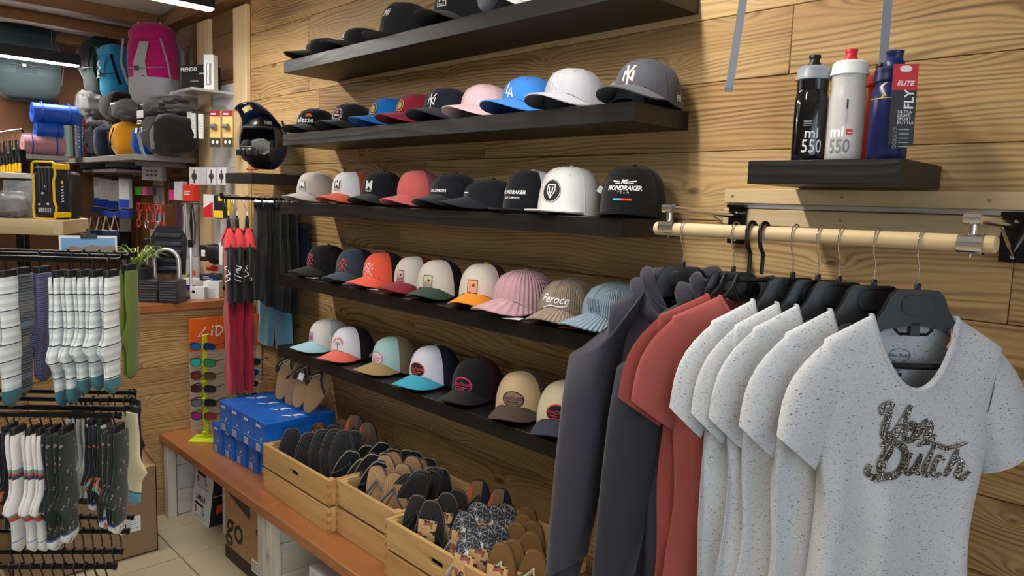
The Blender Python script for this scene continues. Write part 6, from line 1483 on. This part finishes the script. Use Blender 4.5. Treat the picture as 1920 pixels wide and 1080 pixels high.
# ================================================================ glass shelf with boxes
a, b = at(343, 172, Y=-.25), at(445, 166, Y=-.03)
zg = 2.275
t = thing('glass_shelf', 'clear acrylic shelf on the post carrying a black box and a slim torch pack', 'shelf', (-4.28, -.14, zg)); build(G().box((0, 0, -.008), (.33, .235, .016), .002), 'sheet', plain((225, 230, 230), .05, 0, 0, .35, name='acrylic_shelf'), t)
t = thing('product_box', 'black box with white FRENDO lettering on the acrylic shelf', 'box', (-4.335, -.12, zg+.0005), (0, 0, rad(26))); build(G().box((0, 0, .075), (.19, .10, .15), .001), 'carton', plain((24, 24, 26), .5), t)
F = frame((0, -.05, 0), (1, 0, 0), (0, 0, 1), (0, -1, 0)); decal(move2d(text2d('FRENDO', .030, bold=.01), -.04, .125), 'lettering', WT, t, flat(F, .0008)); decal(join2d(rect2d(.05, .008, .06, .10), rect2d(.06, .003, 0, .06), oval2d(.006, .008, .07, .128)), 'print', GY, t, flat(F, .0008))
t = thing('torch_pack', 'slim white pack with a silver torch tube on the acrylic shelf', 'pack', (-4.165, -.13, zg+.0005), (0, 0, rad(40))); build(G().box((0, 0, .095), (.058, .05, .19), .001), 'carton', plain((214, 216, 220), .4), t); build(G().lathe([(.0, .03), (.015, .03), (.015, .12), (.017, .14), (0, .141)], 14, (0, -.026, 0)), 'torch_tube', plain((170, 174, 180), .25, .8), t)

# ================================================================ things hung on the nook wall
def hung(name, label, cat, u0, v0, u1, v1, m, Y=-.07, d=.02, az=20, parts=None, group=None, bev=.002):
    a, b = at(u0, v0, Y=Y), at(u1, v1, Y=Y); h = abs(a.z-b.z); c = at((u0+u1)/2, (v0+v1)/2, Y=Y)
    th = math.atan2(-c.x, Y-CAM.y); w = abs(b.x-a.x)*math.cos(th)/math.cos(th-rad(az))   # width of a pack turned by az that spans u0..u1
    t = thing(name, label, cat, tuple(c), (0, 0, rad(az)), group); build(G().box((0, 0, 0), (w, d, h), bev), 'pack', m, t)
    build(G().tube([(0, 0, h/2+.004), (0, (-Y-.012), h/2+.004)], .0022, 5, M=Matrix.Rotation(rad(-az), 4, 'Z')), 'peg_hook', STEEL, t)
    F = frame((0, -d/2, 0), (1, 0, 0), (0, 0, 1), (0, -1, 0))
    if parts: parts(t, w, h, F)
    return t
LG = plain((206, 208, 212), .45); LG2 = plain((190, 192, 196), .45)
def p_card(col, ic=None):
    def fn(t, w, h, F):
        decal(rect2d(w*.96, h*.28, 0, -h*.34), 'colour_band', plain(col, .5), t, flat(F, .0008)); decal(lines2d(w*.6, h*.3, 5, .4, 3, 0, h*.28), 'print', GY, t, flat(F, .0008))
        if ic: decal(oval2d(w*.22, w*.22, 0, h*.02), 'product_print', plain(ic, .5), t, flat(F, .0012))
    return fn
for k, (u, v, w) in enumerate(((181, 332, 'beside the brown end wall'), (199, 335, 'second from the brown end wall'), (216, 338, 'third from the brown end wall'), (236, 335, 'fourth from the brown end wall'))):
    hung('card_pack', 'white card pack with blue base hanging '+w, 'pack', u-11, v, u+10, v+56, LG, -.16-.02*(k % 2), .03, 30, p_card((24, 70, 170)))
    hung('blue_pouch', 'royal blue pouch hanging below the white card packs, '+w, 'pouch', u-10, v+58, u+9, v+66+3*k, plain((24, 58, 150), .5), -.24, .03, 20)
def triangle(u, v, label):
    p = at(u, v, Y=-.27); t = thing('cord_hanger', label, 'hanger card', tuple(p), (0, 0, rad(30)), 'white triangular hangers')
    build(G().tube([(-.035, 0, -.075), (0, 0, .03), (.035, 0, -.075), (-.035, 0, -.075)], .007, 6, flat=.5), 'card_loop', plain((222, 220, 212), .5), t); build(G().tube([(0, 0, .03), (0, .2685, .03)], .0022, 5, M=Matrix.Rotation(rad(-30), 4, 'Z')), 'peg_hook', STEEL, t); build(G().box((0, 0, -.11), (.07, .02, .06), .004), 'pouch', plain((26, 40, 86), .6), t)
for u, w in ((172, 'beside the brown end wall'), (187, 'second from the end wall'), (199, 'with a black plant-like print'), (215, 'closest to the counter')): triangle(u, 412, 'white triangular hanger with dark pouch, '+w)
hung('black_pouch', 'tall black pouch hanging behind the mountain photo', 'pouch', 212, 432, 243, 478, plain((16, 16, 18), .6), -.12, .04, 25)
hung('product_box', 'white box with small tool pictures on the nook wall', 'box', 270, 313, 308, 338, LG, -.10, .05, 35, lambda t, w, h, F: decal(join2d(*[rect2d(w*.12, h*.10, -w*.2+w*.2*(i % 3), h*.18-h*.3*(i//3)) for i in range(6)]), 'print', plain((60, 60, 64), .5), t, flat(F, .0008)))
t = hung('name_board', 'brown wooden board with black MONDRAKER lettering', 'sign', 312, 312, 358, 332, OSB(0), -.03, .02, 0, lambda t, w, h, F: decal(move2d(text2d('MONDRAKER', h*.36, shear=.2, bold=.03), 0, 0, sx=.9), 'lettering', BK, t, flat(F, .001)))
def p_watch(t, w, h, F):
    decal(oval2d(w*.26, w*.26, 0, -h*.02), 'product_print', plain((56, 58, 62), .5), t, flat(F, .0008)); decal(rect2d(w*.16, h*.75, 0, -h*.02), 'product_print', plain((70, 72, 76), .5), t, flat(F, .0006)); decal(lines2d(w*.4, h*.12, 2, .4, 2, -w*.2, h*.40), 'print', GY, t, flat(F, .001))
for k, (u0, u1, w) in enumerate(((358, 378, 'beside the name board'), (379, 390, 'narrow, between two others'), (391, 409, 'second from the post'), (410, 428, 'beside the post'))): hung('clip_pack', 'white clip pack with dark product picture, '+w, 'pack', u0, 314, u1, 347, LG if k != 1 else LG2, -.09, .03, 22, p_watch if k != 1 else None)
for k, (u, c, lab) in enumerate(((262, (90, 190, 60), 'green small pouch hanging on the nook wall'), (275, (226, 92, 150), 'pink small pouch hanging on the nook wall'), (284, (120, 70, 96), 'plum small pouch hanging on the nook wall'))): hung('small_pouch', lab, 'pouch', u-6, 350, u+6, 366, plain(c, .5), -.10, .03, 25)
hung('small_pouch', 'bright pink pouch beside the clear bag', 'pouch', 320, 356, 330, 376, plain((226, 60, 150), .5), -.10, .03, 20); hung('clear_bag', 'clear plastic bag with pale contents beside the red bag', 'bag', 331, 340, 347, 376, plain((206, 212, 218), .2), -.10, .04, 20); hung('red_bag', 'bright red bag hanging beside the pine post', 'bag', 348, 346, 369, 378, plain((214, 58, 42), .45), -.12, .05, 20, lambda t, w, h, F: decal(lines2d(w*.6, h*.3, 3, .5, 3), 'print', WT, t, flat(F, .002)))
hung('black_cone', 'small black pear-shaped holder hanging above the pink pouch', 'holder', 320, 338, 330, 353, plain((30, 30, 32), .5), -.10, .04, 20, bev=.012)
# red quickdraws
def quickdraw(u, v, Y, seed, lab):
    rn = random.Random(seed); p = at(u, v, Y=Y); p.z = bar.z+.004; t = thing('quickdraw', lab, 'carabiner', tuple(p), (rad(rn.uniform(-9, 9)), rad(rn.uniform(-9, 9)), rad(rn.uniform(0, 80))), 'red quickdraws')
    def bi(z, m): return G().tube([(.012*math.sin(a)*(1+.3*math.cos(a)), 0, z+.028*math.cos(a)) for a in [2*PI*i/14 for i in range(14)]], .0045, 6, closed=True)
    build(bi(-.030, 0), 'carabiner', plain((206, 60, 44), .3, .6), t); build(bi(-.140, 0), 'carabiner', plain((190, 192, 196), .25, .9) if seed % 3 == 0 else plain((206, 60, 44), .3, .6), t)
    build(G().box((0, 0, -.085), (.014, .006, .075), .002), 'sling', plain((186, 60, 50), .7) if seed % 2 else plain((60, 62, 66), .7), t)
bar = at(283, 383, Y=-.16); build_bar = thing('peg_bar', 'thin steel bar carrying red quickdraws', 'rail', tuple(bar)); build(G().tube([(-.24, 0, 0), (.24, 0, 0)], .004, 6), 'bar', STEEL, build_bar)
for s in (-.23, .23): build(G().tube([(s, 0, 0), (s, .158, 0)], .004, 6), 'bar_arm', STEEL, build_bar)
for k in range(9): quickdraw(259+6*k, 384, -.16, k, 'red and silver quickdraw hanging in the row above the pack frame')
# ropes and key cords
def cord_bundle(u, v0, v1, Y, cols, lab, seed):
    rn = random.Random(seed); a, b = at(u, v0, Y=Y), at(u, v1, Y=Y); h = a.z-b.z; t = thing('cord_bundle', lab, 'cord', tuple(a))
    for c in cols:
        x = rn.uniform(-.022, .022); build(G().tube([(0, .0, 0), (x, -.005, -h*.1), (x*1.3, rn.uniform(-.01, .01), -h*.5), (x+rn.uniform(-.01, .01), 0, -h)], .0045, 6), 'cord', plain(c, .75), t)
    build(G().tube([(0, 0, .002), (0, -Y-.012, .002)], .003, 5), 'peg_hook', STEEL, t)
cord_bundle(324, 380, 448, -.07, [(130, 66, 40), (150, 78, 48), (110, 60, 40), (120, 70, 44)], 'rust brown cords hanging beside the quickdraws', 1); cord_bundle(334, 380, 452, -.07, [(60, 44, 92), (80, 56, 110)], 'purple cords hanging beside the rust brown ones', 2)
cord_bundle(348, 382, 448, -.10, [(210, 212, 214), (60, 62, 64), (200, 200, 196), (30, 30, 32), (180, 186, 180)], 'white and black key cords hanging beside the purple cords', 3); cord_bundle(361, 384, 458, -.10, [(24, 24, 26), (30, 30, 32), (40, 40, 44), (26, 26, 30)], 'black key cords beside the pine post', 4)
for k, (u, c) in enumerate(((289, (210, 210, 214)), (300, (226, 80, 90)), (308, (220, 214, 214)))): hung('tube_pack', ['white tube pack below the quickdraws', 'pink-striped tube pack below the quickdraws', 'pale tube pack beside the pink-striped one'][k], 'pack', u-5, 428, u+5, 452, plain(c, .4), -.08, .03, 20, bev=.008)
for k, (u, v) in enumerate(((348, 482), (358, 486), (366, 480))): hung('blister_pack', ['clear blister pack with lime insert', 'clear blister pack with brown cords', 'clear blister pack with orange disc'][k]+' beside the pine post', 'pack', u-7, v, u+7, v+54, plain((206, 208, 204), .15, 0, 0, .55), -.08, .02, 20, (lambda c: lambda t, w, h, F: decal(oval2d(w*.3, w*.3, 0, -h*.1), 'insert', plain(c, .5), t, flat(F, .001)))(((170, 190, 70), (120, 80, 50), (226, 90, 50))[k]))
# between the posts: yellow torch cards, tags, red and yellow packs
for k, (u0, u1) in enumerate(((394, 415), (418, 438))):
    def p_t(t, w, h, F):
        decal(rect2d(w, h*.16, 0, h*.42), 'red_header', plain((150, 30, 40), .5), t, flat(F, .0008)); decal(lines2d(w*.75, h*.05, 1, .8, 2, 0, h*.41), 'header_print', WT, t, flat(F, .0012)); decal(join2d(oval2d(w*.12, w*.14, -w*.2, -h*.36), oval2d(w*.12, w*.14, w*.2, -h*.36)), 'bulb_print', plain((236, 240, 226), .3), t, flat(F, .0012)); decal(rect2d(w, h*.26, 0, -h*.37), 'dark_window', plain((70, 66, 54), .3), t, flat(F, .0008))
        build(G().lathe([(0, -w*.3), (w*.16, -w*.3), (w*.17, w*.1), (w*.22, w*.14), (w*.22, w*.3), (0, w*.31)], 12, M=Matrix.Translation((0, -.028, h*.06)) @ Matrix.Rotation(PI/2, 4, 'Y')), 'torch', plain((150, 152, 156), .3, .7), t)
    hung('torch_card', ['yellow torch card with red header, beside the white tags', 'yellow torch card with red header, beside the corner post'][k], 'pack', u0, 209, u1, 275, plain((222, 190, 116), .5), -.12, .014, 34, p_t)
for k, (u, v) in enumerate(((356, 210), (363, 213), (377, 214))): hung('white_tag', ['white folded tag hanging at the duffel bag end', 'second white folded tag beside the duffel bag', 'pale grey tag beside the yellow torch cards'][k], 'tag', u-5, v, u+5, v+46, plain((216, 216, 214), .5), -.14, .012, 40, lambda t, w, h, F: decal(lines2d(w*.6, h*.5, 5, .4, 2), 'print', GY, t, flat(F, .0008)))
hung('card_pack', 'red and white card pack on the panel between the posts', 'pack', 383, 364, 402, 409, plain((226, 224, 222), .45), -.10, .02, 26, lambda t, w, h, F: decal(poly2d([(-w*.48, -h*.48), (w*.48, -h*.48), (w*.48, h*.2), (-w*.48, -h*.1)]), 'red_field', plain((206, 36, 48), .5), t, flat(F, .0008)))
hung('card_pack', 'black and yellow pack with sunglasses picture between the posts', 'pack', 404, 366, 422, 410, plain((30, 30, 32), .45), -.12, .03, 26, lambda t, w, h, F: decal(join2d(rect2d(w*.95, h*.32, 0, -h*.32), rect2d(w*.4, h*.2, w*.2, h*.36)), 'yellow_field', plain((236, 206, 30), .5), t, flat(F, .0008)))
hung('card_pack', 'plain yellow pack behind the black and yellow one', 'pack', 423, 372, 433, 404, plain((232, 200, 36), .5), -.08, .02, 26)
hung('grey_sheet', 'pale grey folder leaning on the panel between the posts', 'folder', 414, 412, 432, 448, plain((196, 198, 200), .45), -.06, .01, 30)
hung('bike_light_pack', 'black bike light pack below the folder', 'pack', 377, 458, 396, 491, plain((34, 34, 36), .4), -.12, .03, 28, lambda t, w, h, F: decal(rect2d(w*.4, h*.4, -w*.1, 0), 'print', WT, t, flat(F, .001)))
q = at(404, 476, Y=-.14); t = thing('saddle', 'black bicycle saddle hanging beside the light pack', 'saddle', tuple(q), (0, 0, rad(30))); build(blob((0, 0, 0), (.055, .04, .055), 3, .2), 'saddle_shell', plain((26, 26, 28), .45), t, smooth=80); build(G().tube([(-.02, 0, -.03), (-.02, .06, -.05), (0, .12, -.02)], .004, 6), 'rail', STEEL, t)
hung('white_bracket', 'white plastic bracket beside the black saddle', 'bracket', 412, 455, 420, 498, plain((226, 226, 226), .4), -.16, .02, 30)
hung('red_light', 'red bike lamp pack low between the posts', 'pack', 388, 496, 408, 510, plain((200, 50, 46), .4), -.14, .03, 30, bev=.008); hung('blue_tool_pack', 'dark blue tool pack low between the posts', 'pack', 378, 510, 410, 530, plain((50, 58, 92), .45), -.16, .04, 30, lambda t, w, h, F: decal(lines2d(w*.6, h*.5, 3, .4, 2), 'print', WT, t, flat(F, .001)))

# ================================================================ on the counter
ZT = 1.1305
def on_counter(u, v): q = at(u, v, Z=ZT); return q
q = on_counter(313, 568); t = thing('folding_crate', 'pair of dark grey slatted storage boxes standing on the counter', 'box', (q.x-.06, q.y, ZT), (0, 0, rad(47)))
for s in (-1, 1):
    b = build(G().box((s*.052, 0, .058), (.100, .11, .116), .004), 'storage_box', plain((44, 46, 52), .4), t)
    for k in range(7): build(G().box((s*.052, -.0565, .018+.014*k), (.086, .003, .005)), 'slat', plain((78, 80, 86), .4), b)
q2 = q
t = thing('pack_frame', 'black carrier frame with silver U-shaped tube standing on the counter', 'carrier', (q.x-.195, q.y+.085, ZT), (0, 0, rad(47)))
out = [(-.075, .13), (-.088, .33), (-.055, .385), (.055, .385), (.088, .33), (.075, .13)]
M = Matrix.Rotation(PI/2, 4, 'X')
build(G().prism([(-.085, .13), (-.095, .33), (-.06, .39), (.06, .39), (.095, .33), (.085, .13)], .0, .012, M=M), 'back_plate', plain((30, 32, 40), .4), t)
for k in range(5): build(G().box((0, -.016, .16+.045*k), (.14, .008, .022), .003), 'cross_slat', plain((48, 52, 62), .4), t)
build(G().tube([(-.066, -.04, .02), (-.066, -.04, .20)]+[(-.066*math.cos(a), -.04, .20+.066*math.sin(a)) for a in [PI*i/12 for i in range(1, 12)]]+[(.066, -.04, .20), (.066, -.04, .02)], .0125, 10), 'u_tube', plain((214, 216, 220), .25, .8), t)
for s in (-1, 1): build(G().tube([(s*.115, -.01, 0), (s*.118, -.01, .32)], .008, 8), 'side_pole', plain((206, 208, 212), .25, .8), t); build(G().box((s*.118, -.01, .30), (.024, .024, .04), .003), 'clamp', BLACK_PL, t)
build(G().box((0, .02, .006), (.26, .10, .012), .003), 'foot_plate', plain((30, 32, 38), .4), t)
for k, (u, v, w, h, lab) in enumerate(((370, 561, .075, .065, 'small white box with a dark hole on the counter'), (396, 559, .085, .092, 'white carton with blue tape on the counter beside the jerseys'), (362, 545, .11, .07, 'flat white box with dark blue side behind the small white box'))):
    q = on_counter(u, v); t = thing('small_carton', lab, 'box', tuple(q), (0, 0, rad(50))); build(G().box((0, .035, h/2), (w, .07, h), .002), 'carton', plain((216, 216, 214), .55), t); F = frame((0, 0, 0), (1, 0, 0), (0, 0, 1), (0, -1, 0))
    if k == 0:
        ob = [c for c in t.children if c.name.startswith('carton')][0]; hollow(t, ob, w, .07, h, plain((216, 216, 214), .55), -.02, .04, .019, .017, .034, .048, .002)
        for c in t.children: c.location.y += .035
    if k == 1: decal(lines2d(.05, .05, 6, .4, 4, 0, .03), 'print', GY, t, flat(F, .0006)); build(G().box((.01, .035, h+.0006), (.04, .05, .001)), 'blue_tape', plain((60, 130, 190), .5), t)
    if k == 2: decal(rect2d(.10, .03, 0, .018), 'blue_side', plain((30, 34, 110), .5), t, flat(F, .0006))
q = on_counter(249, 567); t = thing('potted_plant', 'spider plant in a black pot on the counter behind the green socks', 'plant', (q.x-.07, q.y+.05, ZT))
build(G().lathe([(.0, 0), (.060, 0), (.066, .01), (.072, .17), (.076, .172), (.074, .180), (.066, .180), (.062, .160), (0, .158)], 24), 'pot', plain((38, 42, 46), .5), t)
rn = random.Random(12)
for k in range(60):
    a = rn.uniform(0, 2*PI); L = rn.uniform(.10, .17); up_ = rn.uniform(.06, .13); P = []
    for i in range(6):
        s = i/5; P.append(Vector((math.cos(a)*L*s, math.sin(a)*L*s, .165+up_*math.sin(s*2.2))))
    sd = Vector((-math.sin(a), math.cos(a), 0)); rg = [[p-sd*.0045*(1-(i/5)**2)-Vector((0, 0, 0)), p+Vector((0, 0, -.001)), p+sd*.0045*(1-(i/5)**2)] for i, p in enumerate(P)]
    build(G().loft(rg, False), 'leaf', plain((126, 158, 66) if k % 3 else (196, 206, 140), .5), t, smooth=60)
build(G().box((.06, -.06, .19), (.03, .004, .028), .001, M=None), 'plant_label', plain((226, 196, 140), .6), t)
q = on_counter(272, 556); t = thing('yellow_spool', 'small yellow spool between the plant pot and the dark boxes', 'spool', tuple(q)); build(G().lathe([(0, 0), (.028, 0), (.028, .006), (.018, .010), (.018, .040), (.028, .044), (.028, .05), (0, .05)], 18), 'spool', plain((230, 190, 30), .4), t)

# ================================================================ wooden island shelf at the left with the jump starter
D0 = 2.62
a = at(112, 436, D=D0); b = at(166, 412, D=D0+.35)
zt = at(60, 411, D=D0).z
corner = at(112, 424, D=D0); dirx = Vector((_rt.x, _rt.y, 0)).normalized(); diry = Vector((_fw.x, _fw.y, 0)).normalized()
M = frame((corner.x, corner.y, zt-.028), dirx, diry, (0, 0, 1))
t = thing('plywood_shelf', 'thick plywood shelf end with chamfered edge carrying the black and yellow power unit', 'shelf', M=M)
build(G().prism([(-.52, 0), (-.022, 0), (.0, .018), (-.071, .30), (-.52, .30)], -.028, .027, bev=.003), 'shelf_board', PINE_L(0), t)
for y in (.05, .25): build(G().box((-.50, y, -.78), (.04, .04, 1.50), .003), 'upright', BLACK_M, t)
for y in (.05, .25): build(G().box((-.50, y, .45), (.04, .04, .85), .003), 'upright', BLACK_M, t)
top = thing('white_shelf', 'white shelf edge above the plywood shelf', 'shelf', M=M @ Matrix.Translation((0, 0, .185))); build(G().box((-.36, .16, 0), (.24, .24, .020), .002), 'shelf_board', plain((220, 220, 216), .5), top)
t = thing('power_unit', 'black power unit with yellow bumper frame on the plywood shelf', 'power unit', M=M @ Matrix.Translation((-.092, .075, .0275)) @ Matrix.Rotation(rad(-16), 4, 'Z') @ Matrix.Scale(.88, 4) @ Matrix.Scale(.82, 4, (1, 0, 0)) @ Matrix.Scale(.94, 4, (0, 0, 1)))
YB_ = plain((238, 190, 24), .4); DK = plain((40, 42, 46), .45)
build(G().box((0, .03, .122), (.125, .075, .225), .008), 'housing', DK, t)
yo = [(-.072, .0), (-.060, -.006+.0), (.060, -.006), (.072, .004), (.076, .05), (.064, .075), (.064, .165), (.076, .19), (.072, .238), (.058, .246), (-.058, .246), (-.072, .238), (-.076, .19), (-.068, .165), (-.068, .075), (-.076, .05)]
yo = [(x, z+.007) for x, z in yo]
build(G().tube([(x, -.010, z) for x, z in yo], .0052, 8, closed=True), 'bumper_frame', YB_, t); build(G().tube([(x*.96, .062, z) for x, z in yo], .0030, 8, closed=True), 'bumper_frame', DK, t)
for z in (.02, .235): build(G().box((.066, .026, z), (.022, .075, .026), .004), 'corner_guard', YB_, t)
for k in range(4): build(G().box((-.030+.022*k, -.010, .175), (.012, .006, .11), .002), 'ridge', plain((56, 58, 62), .5), t)
for x, z in ((-.01, .115), (.01, .145), (-.034, .065), (.022, .068)): build(G().box((x, -.011, z), (.014, .004, .008), .001), 'port', plain((210, 214, 216), .3), t)
for k in range(6): build(G().box((-.036+.0145*k, -.011, .040), (.006, .004, .020), .001), 'indicator', plain((190, 194, 196), .3), t)
MM = facing((.0635, .03, .12), (1, 0, 0)); decal(join2d(*[stroke2d([(-.006, -.042+.013*i), (.006, -.036+.013*i)], .0045) for i in range(6)]), 'worn_print', WT, t, lambda x, y: tuple(MM @ Vector((x, y, .0008)))); decal(oval2d(.006, .008, 0, .046), 'yellow_mark', YB_, t, lambda x, y: tuple(MM @ Vector((x, y, .0008))))
t = thing('black_case', 'black carrying case standing behind the power unit', 'case', M=M @ Matrix.Translation((-.135, .215, .0275))); build(G().box((0, 0, .09), (.15, .075, .18), .012), 'shell', plain((30, 32, 35), .5), t); build(G().box((0, -.047, .06), (.05, .004, .03), .001), 'sticker', plain((70, 72, 76), .5), t)
t = thing('wrapped_product', 'grey product in crinkled clear bag on the plywood shelf', 'product', M=M @ Matrix.Translation((-.240, .085, .0275)) @ Matrix.Scale(.85, 4)); build(blob((0, 0, .052), (.075, .06, .05), 4, .2), 'product', plain((104, 106, 110), .5), t, smooth=80); build(blob((0, 0, .06), (.085, .07, .058), 7, .35, n=26, m=16, fr=4.5), 'clear_wrap', FILM, t, smooth=20)
t = thing('white_carton', 'white carton with small print behind the wrapped product', 'box', M=M @ Matrix.Translation((-.280, .225, .0275))); build(G().box((0, 0, .07), (.12, .05, .14), .001), 'carton', LG, t); decal(lines2d(.09, .10, 8, .35, 3), 'print', GY, t, lambda x, y: (x, -.0258, y+.07))
# hand tools with yellow grips hanging at the left edge, on their own rail
q = at(20, 250, D=3.6); M = frame(tuple(q), dirx, diry, (0, 0, 1)); t = thing('tool_rail', 'chrome rail with hooks at the brown end wall', 'rail', M=M)
build(G().tube([(-.35, 0, -.06), (.06, 0, .015)], .012, 8), 'rail', CHROME, t); build(G().tube([(-.30, 0, -.06), (-.30, .5, -.10)], .012, 8), 'rail_arm', CHROME, t); build(G().box((-.30, .5, -.9), (.05, .05, 1.7), .004), 'upright', BLACK_M, t)
for k in range(6):
    u = -.115+.030*k; tt = thing('pruning_tool', 'black hand tool with yellow grip ends hanging from the chrome rail', 'tool', M=M @ Matrix.Translation((u, -.01, -.022+.18*u)), group='hand tools on the chrome rail')
    build(G().tube([(0, 0, .012), (0, -.014, 0), (0, 0, -.012)], .002, 5), 'hook', CHROME, tt); build(G().box((0, 0, -.05), (.018, .010, .07), .003), 'head', plain((60, 62, 64), .35, .6), tt)
    for s in (-1, 1): build(G().tube([(s*.004, 0, -.08), (s*.009, 0, -.13)], .0065, 7), 'handle', plain((26, 26, 28), .5), tt); build(G().tube([(s*.009, 0, -.13), (s*.008, 0, -.175)], .007, 7), 'grip_end', plain((226, 176, 30), .5), tt)
